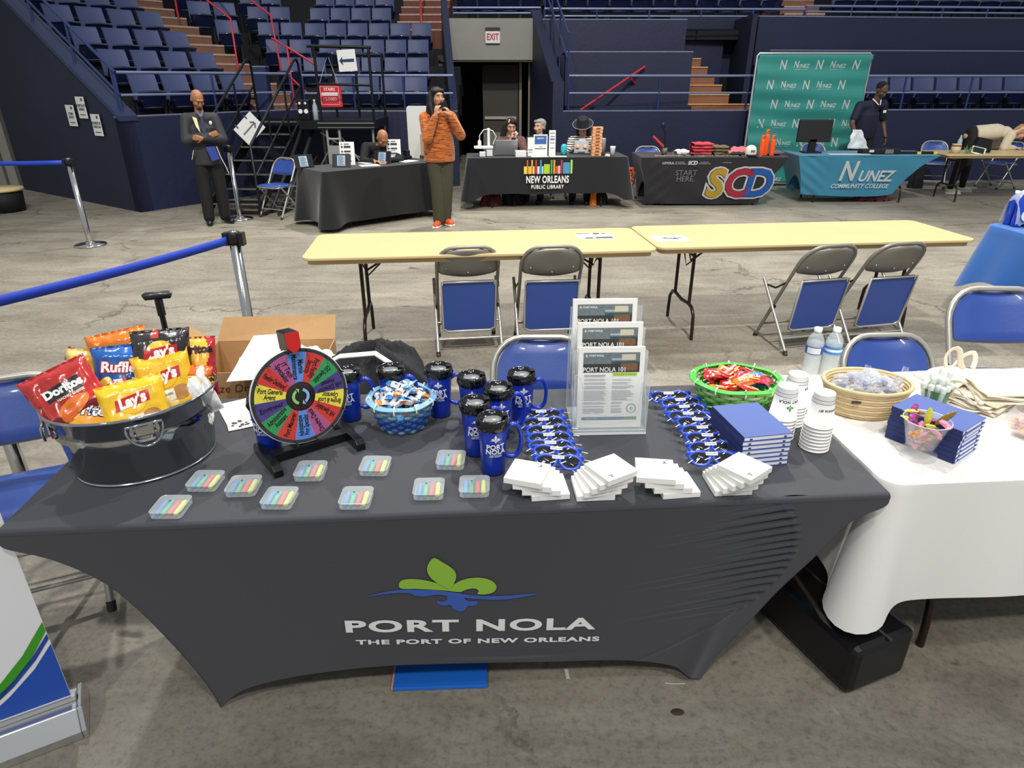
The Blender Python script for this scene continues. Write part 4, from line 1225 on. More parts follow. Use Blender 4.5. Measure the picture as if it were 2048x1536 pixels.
for ang, nm in ((R(-92), 'front'), (R(178), 'side')):
    Mh = Matrix.Rotation(ang, 4, 'Z') @ Matrix.Translation((.197*(TS_[1] if nm == 'front' else TS_[0]), 0, .165))
    mb = MB(Mh); mb.tube([(.012+.0*math.cos(a), .045*math.cos(a), -.05*max(0, math.sin(a))*1.0+.012) for a in [PI*i/16 for i in range(17)]]+[(.006, -.045, .022), (.006, .045, .022)], .0038, 8, closed=True)
    h = mb.build('handle', [STEEL], tub)
    mb = MB(Mh)
    mb.prism([(-.04, -.012), (.04, -.012), (.033, .022), (-.033, .022)], -.001, .003, M=Matrix.Rotation(PI/2, 4, 'Z') @ Matrix.Rotation(PI/2, 4, 'X') @ Matrix.Translation((0, 0, -.004)))
    for y in (-.025, .025):
        for z in (-.004, .012): mb.ell((.008, y, z), .004, n=8, m=5)
    mb.build('handle_plate', [STEEL], h)
# ---------------------------------------------------------------- snack bags
def bag_surf(u, v, w, h, th, seed):
    x = (u-.5)*w; y = (v-.5)*h
    u = min(1, max(0, u)); v = min(1, max(0, v)); ex = min(1, (1-abs(2*u-1))*4.5); ey = max(0, min(1, (1-abs(2*v-1))*3.2-.22))
    k = (ex**.6)*(ey**.6)
    pinch = 1-.07*(1-abs(2*v-1))**.5
    z = th*k+.010*k*(noise.noise(Vector((u*2.6, v*2.6, seed*3.1))))+.005*noise.noise(Vector((u*7+seed, v*6, seed)))+.0022*math.sin(u*52)*max(0, abs(2*v-1)-.86)*7
    return Vector((x*pinch, y, z))
def chip_bag(name_lbl, col, cols2, px, py, t, roll, w=.165, h=.20, tilt=.5, yaw=0, seed=0, logo=None, th=.026, push=0):
    p = on_t(px, py, t)
    M = Matrix.Translation(p) @ Euler((0, 0, TYAW*0+math.atan2(-p.x, p.y)*.7+yaw)).to_matrix().to_4x4() @ Euler((PI/2-tilt, 0, 0)).to_matrix().to_4x4() @ Matrix.Rotation(roll, 4, 'Z')
    t_ = thing('snack_bag', name_lbl, 'snack bag', group='snack bags heaped in the metal tub', M=M)
    S = lambda u, v: bag_surf(u, v, w, h, th, seed)
    def shell(u0, u1, v0, v1, nu, nv, mats):
        mb = MB()
        mb.grid(lambda u, v: S(u0+(u1-u0)*u, v0+(v1-v0)*v), nu, nv)
        return mb
    mb = MB(); mb.grid(S, 34, 34); n = len(mb.f)
    mb.grid(lambda u, v: Vector((S(1-u, v).x, S(1-u, v).y, -S(1-u, v).z*.8)), 20, 20)
    if cols2:
        for i in range(n):
            c = sum((mb.v[k] for k in mb.f[i]), Vector())/4
            for k, fn in enumerate(cols2[1]):
                if fn(c.x/w+.5, c.y/h+.5): mb.m[i] = k+1
    FO = dict(rough=.22, coat=.6)
    mb.build('wrapper', [mat(col, **FO)]+[mat(c, **FO) for c in (cols2[0] if cols2 else [])], t_)
    W = lambda co: S(co.x/w+.5, co.y/h+.5)+Vector((0, 0, .0012+co.z))
    def patch(nm, cx, cy, rx, ry, c, rot=0, n_=26, off=0):
        def f(u, v):
            a = 2*PI*u; r = v; x = cx+math.cos(a)*r*rx*math.cos(rot)-math.sin(a)*r*ry*math.sin(rot); y = cy+math.cos(a)*r*rx*math.sin(rot)+math.sin(a)*r*ry*math.cos(rot)
            return W(Vector((x, y, off)))
        MB().grid(f, n_, 5, closed_u=True).build(nm, [mat(c, .3, coat=.5)], t_)
    def quad(nm, pts, c, off=0, n_=10):
        P = [Vector(p) for p in pts]
        MB().grid(lambda u, v: W(Vector((*(P[0].lerp(P[1], u).lerp(P[3].lerp(P[2], u), v)), off))), n_, 5).build(nm, [mat(c, .3, coat=.5)], t_)
    def word(s, size, c, x, y, rot=0, bold=.001, sx=1, shear=0, off=.0008):
        Mt = Matrix.Translation((x, y, off)) @ Matrix.Rotation(rot, 4, 'Z')
        text(s, size, mat(c, .4), t_, Mt, sx=sx, bold=bold, warp=W, shear=shear, ext=.0003)
    if logo: logo(patch, quad, word)
    return t_
def lays(tag_txt, tagc='#f3ead6'):
    def f(patch, quad, word):
        patch('logo_sun', 0, .022, .042, .038, '#f6c52a', off=.0003)
        quad('logo_ribbon', [(-.052, .0), (.05, .012), (.052, .045), (-.046, .033)], '#c21d22', .0008)
        word("Lay's", .044, '#fff6ee', 0, .022, .12, .0022, .95, .15, .0016)
        patch('printed_potato', .04, -.035, .03, .022, '#b98442', .3, off=.0003); patch('printed_potato', -.045, -.055, .028, .016, '#a9743a', .1, off=.0003)
        quad('flavour_label', [(-.024, -.058), (.022, -.054), (.022, -.020), (-.024, -.024)], tagc, .0009)
        word(tag_txt, .0095, '#1d1a16', -.001, -.036, .08, .0002, 1, 0, .0014)
    return f
def fritos(patch, quad, word):
    patch('logo_oval', .0, .0, .07, .036, '#f4a52a', off=.0003)
    word('Fritos', .046, '#1e2a66', .0, .006, .1, .0035, 1, .1, .0006); word('Fritos', .046, '#ffffff', .0, .006, .1, .0012, 1, .1, .0014)
    word('CORN CHIPS', .012, '#f5e6c0', .01, -.06, .1, .0006)
def doritos(patch, quad, word):
    quad('logo_triangle', [(-.055, -.01), (.05, -.008), (.052, .034), (-.05, .03)], '#1a1112', .0003)
    word('Doritos', .036, '#ffffff', 0, .014, 0, .0018, 1, 0, .0012); word('NACHO CHEESE', .011, '#f2d9c8', .01, -.014, 0, .0004)
    patch('printed_chip', .0, -.045, .05, .022, '#e8781e', .2, off=.0003); patch('printed_chip', -.02, -.058, .03, .018, '#d8641a', .6, off=.0006)
def ruffles(patch, quad, word):
    word('Ruffles', .044, '#b01c2c', 0, .025, -.12, .0042, 1, .1, .0006); word('Ruffles', .044, '#ffffff', 0, .025, -.12, .0016, 1, .1, .0014)
    patch('printed_chip', .0, -.045, .055, .026, '#f0ead8', 0, off=.0003)
def cheetos(patch, quad, word):
    word('CHEETOS', .032, '#2a1a10', .0, .03, .1, .0032, 1, 0, .0006); word('CHEETOS', .032, '#ffd21e', 0, .03, .1, .0012, 1, 0, .0014)
chip_bag('white and red snack bag peeking up at the far left of the heap', '#e7dcd4', (['#b31f28'], [lambda u, v: v > .66 or (u+v) % .3 < .08]), 158, 745, 0.500, -.5, w=.11, h=.14, seed=8, logo=None)
chip_bag('plain yellow snack bag behind the big red one', '#eebc34', (['#f7d876'], [lambda u, v: v > .88]), 192, 760, 0.480, -.15, seed=1, logo=lambda p, q, w: w('Fritos', .04, '#1e2a66', 0, -.02, 0, .003))
chip_bag('orange snack bag at the back of the heap', '#ee7d1a', None, 247, 722, 0.520, .12, seed=2, logo=cheetos, w=.175)
chip_bag('blue and white snack bag with ridged chips in the middle back', '#1f5fb0', (['#eef0f2'], [lambda u, v: v < .42+.05*math.sin(u*20)]), 248, 753, 0.460, -.02, seed=3, logo=ruffles)
chip_bag('black snack bag standing tallest at the back right', '#2c2726', (['#c33a2e'], [lambda u, v: .38 < u < .5 and v > .86]), 326, 722, 0.460, -.03, seed=4, logo=lays('BARBECUE'), w=.17)
chip_bag('red and yellow snack bag at the far right back of the heap', '#b8202a', (['#f0b838'], [lambda u, v: (u-.5)**2+(v-.72)**2 < .13]), 388, 733, 0.500, -.05, seed=5, logo=lambda p, q, w: w('Fritos', .036, '#3a1212', .02, .05, 0, .002), w=.14, h=.19)
chip_bag('orange snack bag tucked at the right rim', '#e8681c', (['#f4ead8'], [lambda u, v: v < .4]), 380, 781, 0.420, -.2, seed=6, logo=cheetos, w=.12, h=.16)
chip_bag('crumpled silver and white wrapper at the right rim', '#e6e6e6', None, 402, 783, 0.420, .3, seed=7, w=.08, h=.15, logo=None)
chip_bag('yellow snack bag with red ribbon logo, upper right of the front one', '#f0bb1e', None, 333, 768, 0.410, .10, seed=9, logo=lays('CLASSIC'))
chip_bag('black snack bag lying slanted across the middle', '#332e2c', (['#c33a2e'], [lambda u, v: .45 < u < .58 and v > .62]), 236, 790, 0.430, .42, seed=10, logo=lays('BARBECUE'), h=.19)
chip_bag('big red snack bag leaning over the left rim', '#c02a24', (['#7c1d22'], [lambda u, v: v < .2]), 136, 790, 0.330, .38, w=.19, h=.19, seed=11, logo=doritos, tilt=.7)
chip_bag('blue snack bag low inside the left rim', '#2a5fae', (['#e9ecef'], [lambda u, v: v < .5 and u > .5]), 166, 852, 0.320, -.1, w=.13, h=.08, seed=12, logo=lambda p, q, w: w('Ruffles', .03, '#f2f2f2', 0, .01, 0, .002))
chip_bag('yellow snack bag lying low on the right side', '#ecb620', None, 357, 798, 0.400, -.25, seed=13, logo=lambda p, q, w: (p('printed_chip', -.02, .0, .035, .028, '#e6cf80', .3, off=.0004), p('printed_chip', .03, -.02, .03, .024, '#d9bd62', .8, off=.0008), p('printed_chip', -.04, -.04, .028, .022, '#c9a850', 1.2, off=.0008)), h=.15)
chip_bag('golden snack bag with dark blue lettering at the front left', '#efb62c', (['#b5222a'], [lambda u, v: v < .22]), 190, 826, 0.320, -.42, w=.13, h=.15, seed=14, logo=fritos)
chip_bag('yellow snack bag with red ribbon logo at the very front', '#f2c21f', None, 272, 817, 0.325, .13, seed=15, logo=lays('CLASSIC'), w=.185, h=.175)

# ---------------------------------------------------------------- prize wheel
WY = TYAW+R(32.5); WC = T(.735, .365, TZ+.002)
wh = thing('prize_wheel', 'tabletop prize wheel with coloured handwritten wedges on a black stand', 'prize wheel', WC, WY)
BLK = mat('#0f0f11', .25, coat=.3)
for s in (-1, 1):
    MB().prism([(-.10, 0), (.10, 0), (.10, .022), (.085, .034), (-.085, .034), (-.10, .022)], -.014, .014, M=Matrix.Translation((s*.132, 0, 0)) @ Matrix.Rotation(PI/2, 4, 'Z') @ Matrix.Rotation(PI/2, 4, 'X')).build('foot', [BLK], wh, bevel=.002)
MB().box((-.12, -.018, .006), (.12, .018, .032)).build('crossbar', [BLK], wh, bevel=.002)
LN = R(9); WR = .152; zc = .185
MW = Matrix.Translation((0, .0, .0)) @ Matrix.Rotation(-LN, 4, 'X')
mb = MB(MW); mb.box((-.02, .012, .02), (.02, .030, zc+WR+.05)); mb.build('upright', [BLK], wh, bevel=.002)
mb = MB(MW); mb.box((-.021, -.045, zc+WR-.005), (.021, .035, zc+WR+.055)); pt = mb.build('pointer_block', [BLK], wh, bevel=.003)
mb = MB(MW); mb.add([(-.021, -.0475, zc+WR+.054), (.021, -.0475, zc+WR+.054), (.021, -.0475, zc+WR+.01), (0, -.0475, zc+WR-.012), (-.021, -.0475, zc+WR+.01)], [(4, 3, 2, 1, 0)]); mb.build('pointer', [mat('#c9231f', .4)], pt, solid=.003)
# disc plane: local X right, Y up, Z to the viewer
MD = MW @ Matrix.Translation((0, -.010, zc)) @ Matrix.Rotation(PI/2, 4, 'X')
disc = bpy.data.objects.new('wheel_disc', None)
mb = MB(MD); mb.lathe([(0, -.004), (WR, -.004), (WR+.001, 0), (WR, .004), (WR-.002, .0042), (0, .0042)], 72)
disc = mb.build('wheel_disc', [mat('#e4e4e2', .3, coat=.3)], wh)
MB(MD).lathe([(WR-.013, .0046), (WR-.002, .0046)], 72).build('rim_band', [mat('#3a3a3c', .3)], disc)
WCOL = {'r': '#d3392f', 'y': '#efe04a', 'p': '#4b3d86', 'g': '#2f9a58', 'm': '#b0568c', 'b': '#5c8fe2'}
wed = [('b', 78, 'Marine\nMaintenance'), ('r', 52.3, 'Port Facility\nSecurity'), ('g', 26.6, 'GIS Specialist'), ('p', 1, 'HR Director\nHuman'), ('y', -24.8, 'Bridge & Lock\nOperator'), ('r', -50.5, 'HR Specialist'), ('m', -76.2, 'Dredge Deck'), ('b', -102, 'Administrative\nProg Specialist'), ('r', -127.6, 'Port Manager'), ('g', -153.3, 'Administrative\nAssistant'), ('p', -179, 'Engineer'), ('y', 155.2, 'Port General\nAgent'), ('r', 129.5, 'Fleeting Deckhand'), ('m', 103.8, 'IT Tech\nSpecialist')]
INK = mat('#111013', .4)
for c, a, s in wed:
    a = a+7; a0, a1 = R(a-12.7), R(a+12.7)
    pts = [(.046*math.cos(a0+(a1-a0)*i/8), .046*math.sin(a0+(a1-a0)*i/8)) for i in range(9)]+[((WR-.013)*math.cos(a1+(a0-a1)*i/8), (WR-.013)*math.sin(a1+(a0-a1)*i/8)) for i in range(9)]
    mb = MB(MD); mb.add([(x, y, .0048) for x, y in pts], [tuple(range(len(pts)))[::-1]])
    wd = mb.build('wedge', [mat(WCOL[c], .25, coat=.6)], disc)
    Mt = MD @ Matrix.Rotation(R(a), 4, 'Z') @ Matrix.Translation((.094, 0, .0052)) @ Matrix.Rotation(PI, 4, 'Z')
    L = max(len(q) for q in s.split('\n')); sz = .0225
    text(s, sz, INK, wd, Mt, sx=min(.95, .086/(L*sz*.50)), bold=.0005, line=.8, shear=.12, ext=.0001)
mb = MB(MD).lathe([(0, .0062), (.044, .0062), (.046, .005)], 40); hub = mb.build('hub', [mat('#191a1c', .35, coat=.3)], disc)
for k, (c0) in enumerate(('#8fd06a', '#8fb8e8')):
    pts = []; off = k*PI
    for i in range(13): a = R(115)+R(130)*i/12+off; pts.append((.026*math.cos(a)*1.05, .026*math.sin(a)))
    for i in range(13): a = R(245)-R(120)*i/12+off; pts.append((.0175*math.cos(a)*1.05, .0175*math.sin(a)))
    mb = MB(MD); mb.add([(x, y, .0066) for x, y in pts], [tuple(range(26))[::-1]])
    a = R(112)+off; b = R(92)+off; mb.add([(.030*math.cos(a), .030*math.sin(a), .0068), (.013*math.cos(a), .013*math.sin(a), .0068), (.024*math.cos(b), .024*math.sin(b), .0068)], [(0, 1, 2)])
    mb.build('arrow', [mat(c0, .4)], hub)
for k in (0, 1):
    def aw(co, k=k):
        a = (PI/2 if k == 0 else -PI/2)-co.x/.036; r = .036+co.y
        return MD @ Vector((math.cos(a)*r, math.sin(a)*r, .0066))
    text('SPIN TO WIN', .0105, mat('#8c3a3a', .5), hub, None, bold=.0002, warp=aw, res=1)
for i in range(14):
    a = R(7+78+12.85+25.714*i); r = WR-.007
    p0 = MD @ Vector((r*math.cos(a), r*math.sin(a), .004)); p1 = MD @ Vector((r*math.cos(a), r*math.sin(a), .036))
    MB().tube([p0, p1], .0022, 8).build('peg', [mat('#35322f', .25, .6)], disc)

# ---------------------------------------------------------------- brochure rack
ACR = mat('#e9f0f2', .04, alpha=.16, coat=1); ACE = mat('#e8eef0', .15, alpha=.55, coat=.5)
HY = TYAW-.035
rk = thing('brochure_rack', 'clear acrylic three-tier brochure rack on the dark table', 'rack', T(1.708, .40, TZ+.002), HY)
rw = .122
tiers = [(.035, .012, .20), (.10, .07, .20), (.165, .125, .20)]
for k, (y, z, h) in enumerate(tiers):
    mb = MB()
    mb.box((-rw, y-.030, z), (rw, y-.028, z+h*.98)); mb.box((-rw, y+.020, z), (rw, y+.022, z+h+.06)); mb.box((-rw, y-.03, z), (rw, y+.022, z+.002))
    mb.box((-rw, y-.03, z), (-rw+.002, y+.022, z+h*.98)); mb.box((rw-.002, y-.03, z), (rw, y+.022, z+h*.98))
    p = mb.build('pocket', [ACR], rk)
    e = MB()
    e.tube([(-rw, y-.03, z), (-rw, y-.03, z+h), (-rw+.012, y-.03, z+h+.004)], .0013, 5).tube([(rw, y-.03, z), (rw, y-.03, z+h), (rw-.012, y-.03, z+h+.004)], .0013, 5).tube([(-rw, y-.03, z), (rw, y-.03, z)], .0016, 5)
    e.tube([(-rw+.012, y-.03, z+h), (-rw+.025, y-.03, z+h-.03), (-rw+.03, y-.03, z+.07), (0, y-.03, z+.055), (rw-.03, y-.03, z+.07), (rw-.025, y-.03, z+h-.03), (rw-.012, y-.03, z+h)], .0012, 5)
    e.build('pocket_edge', [ACE], p)
mb = MB(); mb.box((-rw, -.005, 0), (rw, .20, .003))
for s in (-1, 1):
    mb.add([(s*rw, -.0, 0), (s*rw, .2, 0), (s*rw, .2, .30), (s*rw, .06, .12)], [(0, 1, 2, 3), (3, 2, 1, 0)])
    mb.tube([(s*rw, .2, 0), (s*rw, .19, .31)], .0014, 5); mb.tube([(s*rw, 0, 0), (s*rw, .06, .15)], .0012, 5)
mb.build('base', [ACE], rk)
def leaflet(k, x, y, z, lb):
    lean = R(5)
    M = Matrix.Translation(T(1.708, .40, TZ+.002)) @ Matrix.Rotation(HY, 4, 'Z') @ Matrix.Translation((x, y, z)) @ Matrix.Rotation(PI/2-lean, 4, 'X')
    t = thing('leaflet', lb, 'leaflet', group='printed leaflets in the clear rack', M=M)
    w, h = .108, .279
    MB().box((-w, 0, -.012), (w, h, 0)).build('paper', [mat('#eeece6', .7)], t)
    def q(nm, x0, x1, y0, y1, c, z0=.0006, tilt=0):
        return MB().add([(x0, y0, z0), (x1, y0, z0), (x1, y1, z0), (x0, y1, z0)], [(0, 1, 2, 3)]).build(nm, [mat(c, .5, noise_s=70, noise_a=.35) if nm == 'header_picture' else mat(c, .5)], t)
    hp = q('header_picture', -.092, .092, .195, .262, '#6f7a7c')
    def h2(nm, x0, x1, y0, y1, c, z0=.001, ns=0): MB().add([(x0, y0, z0), (x1, y0, z0), (x1, y1, z0), (x0, y1, z0)], [(0, 1, 2, 3)]).build(nm, [mat(c, .5, noise_s=ns, noise_a=.5)], hp)
    h2('printed_ground', -.092, .092, .195, .224, '#3a3a34', .001, 120)
    h2('printed_water', 0, .092, .224, .232, '#34505a', .001, 60)
    h2('printed_trees', .03, .085, .200, .226, '#7a5a3c', .0012, 150)
    h2('printed_sign', .033, .078, .236, .256, '#cfc6ac', .0012)
    h2('printed_boat', .0, .033, .236, .243, '#9fb0b8', .0012)
    text('PORT NOLA 101', .0215, mat('#f2f2f0', .5), hp, TR((-.022, .204, .0016)), bold=.0002, ext=.0001, sx=.9)
    text('PORT NOLA', .0085, mat('#f2f2f0', .5), hp, TR((-.05, .252, .0016)), bold=.0003, ext=.0001, res=1)
    MB().box((-.086, .251, .001), (-.078, .253, .0014)).box((-.083, .247, .001), (-.081, .257, .0014)).build('printed_cross', [mat('#f2f2f0', .5)], hp)
    if k == 0:
        q('green_band', .005, .085, .181, .193, '#b8d85c')
        text('YOUR GUIDE TO THE PORT', .006, mat('#3a4a2a'), t, TR((.045, .187, .001)), ext=.0001, res=1)
        rng = random.Random(3); mb = MB()
        y_ = .186
        while y_ > .05:
            if rng.random() < .16: y_ -= .0035; continue
            mb.add([(-.088, y_, .0007), (-.088+rng.uniform(.055, .082), y_, .0007), (-.088+.07, y_-.0012, .0007), (-.088, y_-.0012, .0007)], [(0, 3, 2, 1)])
            if y_ < .172 and (y_ > .095 or True):
                e = rng.uniform(.05, .078) if y_ > .095 else rng.uniform(.03, .04)
                mb.add([(.005, y_, .0007), (.005+e, y_, .0007), (.005+e-.004, y_-.0012, .0007), (.005, y_-.0012, .0007)], [(0, 3, 2, 1)])
            y_ -= .0031
        mb.build('printed_text', [mat('#77777a', .7)], t)
        MB(TR((.072, .068, .0008))).lathe([(0, 0), (.017, 0)], 28).build('badge', [mat('#7f93a4', .5)], t)
        MB(TR((.072, .068, .0011))).lathe([(0, 0), (.0125, 0)], 28).build('badge_centre', [mat('#e4ebd8', .5)], t)
        MB(TR((.072, .066, .0014))).add([(0, .010, 0), (-.006, .002, 0), (0, -.006, 0), (.006, .002, 0)], [(0, 1, 2, 3)]).build('leaf_mark', [mat('#8cb83c', .5)], t)
        q('footer_band', -.092, .05, .027, .038, '#44608c'); q('footer_band', .05, .092, .027, .038, '#5c8a58')
        text('www.portnola.com', .005, mat('#dfe6f0'), t, TR((-.06, .0325, .001)), ext=.0001, res=1)
leaflet(0, 0, .022, .014, 'front leaflet of the clear rack with columns of text')
leaflet(1, .004, .095, .072, 'middle leaflet of the clear rack, only its header showing')
leaflet(2, -.006, .160, .132, 'highest rear leaflet of the clear rack, only its header showing')

# ---------------------------------------------------------------- small things behind the wheel
t = tthing('badge_holder', 'small white card with dark floral print beside the left mug', 'card', .47, .56, .4, z=TZ+.002)
MB().box((-.05, -.035, 0), (.05, .035, .002)).build('card', [mat('#d8d8d4', .6)], t)
mb = MB(); rg = random.Random(2)
for i in range(16): mb.ell((rg.uniform(-.035, .04), rg.uniform(-.025, .025), .003), (rg.uniform(.004, .008),)*2+(.002,), n=6, m=4)
mb.build('printed_flowers', [mat('#5c4a52', .6)], t)
t = tthing('paper_sheet', 'white paper sheet behind the metal tub', 'paper', .44, .66, .5)
MB().box((-.07, -.1, 0), (.07, .1, .002)).build('sheet', [mat('#ecebe6', .7)], t)
# things on the floor behind the table
CB = mat('#b08a5e', .8, noise_s=30, noise_a=.08)
o = MB().box((0, 0, 0), (.95, .42, .56)).build('equipment_case', [mat('#15161a', .5)], None, loc=(-1.28, 2.40, 0), rotz=.05, bevel=.01); tag(o, 'black equipment case on the floor behind the table, under the cardboard box', 'case')
bx = thing('cardboard_box', 'open cardboard box with white cloth spilling out behind the table', 'box', (-1.30, 2.42, .562), .06)
MB().box((0, 0, 0), (.52, .004, .19)).box((0, .36, 0), (.52, .364, .19)).box((0, 0, 0), (.004, .36, .19)).box((.516, 0, 0), (.52, .36, .19)).box((0, 0, 0), (.52, .36, .004)).build('box_body', [CB], bx)
MB().add([(0, .36, .19), (.52, .36, .19), (.52, .44, .28), (.02, .43, .28)], [(0, 1, 2, 3)]).build('flap', [CB], bx, solid=.004)
MB().add([(0, 0, .19), (0, .36, .19), (-.09, .30, .29), (-.06, .08, .27)], [(0, 1, 2, 3)]).build('flap', [CB], bx, solid=.004)
text('Prize Drawing', .05, mat('#5a3d26', .8), bx, facing((.2, -.002, .12)), bold=-.0005, shear=.2)
def cloth_heap(sx, sy, h, seed, c, name, label, cat, loc, rz=0):
    rg = random.Random(seed); p1 = [rg.uniform(0, 6) for _ in range(6)]
    def f(u, v):
        a = 2*PI*u; b = v*PI/2; r = math.cos(b)*(1+.12*math.sin(5*a+p1[0])+.08*math.sin(9*a+p1[1]+v*5))
        z = h*math.sin(b)*(1+.15*math.sin(3*a+p1[2]))+.014*math.sin(11*a+v*9+p1[3])*math.cos(b)+.008*math.sin(23*u*6+v*31)
        return (sx*r*math.cos(a), sy*r*math.sin(a), max(0, z))
    o = MB().grid(f, 60, 22, closed_u=True).build(name, [c], None, loc=loc, rotz=rz); tag(o, label, cat); return o
cloth_heap(.20, .15, .075, 2, mat('#e9e6df', .8), 'white_cloth', 'crumpled white cloth bags heaped in the open cardboard box', 'cloth', (-.95, 2.60, .70))
o = MB().add([(-.13, 0, 0), (.06, 0, 0), (.10, .20, .11), (-.04, .20, .11)], [(0, 1, 2, 3)]).build('paper_sheet', [mat('#eeede8', .7)], None, loc=(-.98, 2.36, .755), rotz=.2, solid=.004); tag(o, 'white paper leaning on the cardboard box behind the wheel', 'paper')
bp_ = cloth_heap(.25, .17, .22, 5, mat('#1d1e22', .8, bump=.2, bump_s=60), 'duffel_bag', 'black duffel bag behind the prize wheel and mugs', 'bag', (-.58, 2.62, .563))
MB().tube([(-.23, -.12, .17), (-.12, -.13, .235), (.02, -.11, .24), (.12, -.12, .17)], .022, 8, flat=.4).build('white_trim', [mat('#e8e8e4', .7)], bp_)
st = thing('suitcase', 'black suitcase behind the snack tub with its handle raised', 'suitcase', (-1.58, 2.78, 0), .35)
MB().box((-.17, 0, .03), (.17, .22, .56)).build('case_body', [mat('#17181c', .6)], st, bevel=.02)
for s in (-1, 1): MB().lathe([(0, -.012), (.025, -.012), (.025, .012), (0, .012)], 16, M=Matrix.Translation((s*.13, .1, .026)) @ Matrix.Rotation(PI/2, 4, 'Y')).build('wheel', [mat('#26272b', .5)], st)
hd = MB().tube([(0, .1, .55), (0, .1, .93)], .012, 8).tube([(0, .1, .88), (0, .1, .95)], .017, 8).build('handle_shaft', [mat('#121214', .3)], st)
MB().tube([(-.055, .1, .965), (-.045, .1, .97), (.045, .1, .97), (.055, .1, .965)], [.015, .018, .018, .015], 12).build('grip', [mat('#1c1d20', .35, coat=.3)], hd)
q = at(332, 590, .97); st.location = (q.x-.0, q.y-.1, 0)
# blue folder on the floor under the cover
o = tthing('blue_folder', 'bright blue folder on the floor under the table front', 'folder', 1.12, .12, -.03, z=.002)
MB().box((-.15, -.06, 0), (.16, .2, .014)).build('folder_cover', [mat('#1f66c8', .3, coat=.4)], o, bevel=.002)
MB().box((-.156, -.058, .003), (-.149, .19, .011)).build('folder_edge', [mat('#d88a78', .5)], o)
o = MB().box((-.006, -.02, 0), (.006, .02, .002)).build('tape_scrap', [mat('#c9c8c0', .5)], None, loc=at(1134, 1348, .001), rotz=.1); tag(o, 'small pale tape scrap on the floor near the table hem', 'scrap')
o = MB().lathe([(0, .002), (.02, .002), (.022, .0)], 14, sx=1, sy=.6).build('dry_leaf', [mat('#3a3028', .8)], None, loc=at(1355, 1424, .001)); tag(o, 'small dark scrap on the floor in the right foreground', 'scrap')
o = MB().tube([at(1330, 1366, .002), at(1350, 1368, .003), at(1370, 1367, .002)], .0015, 5).build('string_bit', [mat('#cfcabb', .7)]); tag(o, 'short pale string on the floor in front of the right table foot', 'string')

# ================================================================ white table
WT = TM @ Matrix.Translation((2.452, .035, 0))
def W(s, t, z=.752): return WT @ Vector((s, t, z))
def wat(px, py, z=.752): return WT.inverted() @ at(px, py, z)
t = folding_table(W(.0, .0, 0), TYAW, 'folding table under the white tablecloth, brown leg showing', None, L=1.83, W=.78)
WC_ = mat('#e6e4e0', .85, noise_s=2, noise_a=.03, bump=.08, bump_s=400, sheen=.2)
o = drape(1.83, .78, .751, .055, .425, .018, 9, .014, 12, .08, n=480, m=26, cw=.075).build('tablecloth', [WC_], None, loc=W(0, 0, 0), rotz=TYAW)
tag(o, 'white tablecloth on the table at the right', 'tablecloth')
# soft creases on the white top
cs = thing('carry_case', 'long black carry case on the floor between the two tables', 'case', (1.02, 1.98, 0), R(-68))
MB().box((-.5, -.12, .005), (.45, .14, .20)).build('case_body', [mat('#0f1014', .35)], cs, bevel=.025)
MB().tube([(-.5, .02, .2), (.45, .02, .2)], .005, 6).build('zip', [mat('#3d4046', .4)], cs)
# straw basket
q = wat(1727, 795, .80)
sb = thing('straw_basket', 'oval coiled straw basket filled with small clear bags', 'basket', WT @ Vector((q.x, q.y, .754)), TYAW-.1)
STRAW = mat('#decaa0', .75, noise_s=45, noise_a=.22); ST2 = mat('#ccb182', .75, noise_s=60, noise_a=.25)
for i in range(10):
    f = i/9; r = .098+.028*f**.8; z = .006+.0105*i; n = 60; rg = random.Random(i)
    MB().tube([(r*1.12*math.cos(2*PI*j/n), r*.88*math.sin(2*PI*j/n), z+rg.uniform(-.0008, .0008)) for j in range(n)], .0062, 6, closed=True).build('coil', [STRAW if i % 2 else ST2], sb)
MB().lathe([(0, .004), (.1, .004)], 40, sx=1.12, sy=.88).build('bottom', [ST2], sb)
MB().tube([(.13*1.12*math.cos(2*PI*j/60), .13*.88*math.sin(2*PI*j/60), .108) for j in range(60)], .007, 8, closed=True).build('rim', [mat('#cdbb8c', .7, noise_s=40)], sb)
MB().cbox((-.075, -.1, .075), (.03, .006, .008)).build('knot', [mat('#4a3a30', .7)], sb)
BAGC = mat('#eef2fa', .06, alpha=.30, coat=1)
t0 = thing('clear_bag', 'small clear bag of blue items in the straw basket', 'bag', (0, 0, -50), 0, 'small clear bags in the straw basket')
crump(.042, .032, .035, 21).build('plastic', [BAGC], t0)
MB().cbox((0, 0, .014), (.035, .014, .018)).build('blue_item', [mat('#3a4686', .5)], t0, bevel=.003)
rg = random.Random(6); ft = True; bw = WT @ Vector((q.x, q.y, .754))
for i in range(16):
    a = 2*PI*i/8+.3*(i//8); r = .078 if i < 8 else .035*(i % 2+.3)
    o = t0 if ft else clone(t0); ft = False
    o.matrix_world = Matrix.Translation((bw.x+r*1.1*math.cos(a), bw.y+r*.85*math.sin(a), bw.z+.075+(.0 if i < 8 else .022))) @ Euler((rg.uniform(-.4, .6), rg.uniform(-.4, .4), rg.uniform(0, 6))).to_matrix().to_4x4()
for k, (dx, dz) in enumerate(((.10, .12), (-.03, .125))):
    o = MB().grid(lambda u, v: ((u-.5)*.05*(1-.5*v)+.02*v, .01*math.sin(u*9+v*5), .065*v), 8, 7, smooth=False).build('bag_corner', [mat('#e4eaf6', .05, alpha=.35, coat=1)], sb); o.location = (dx, 0, dz-.02)
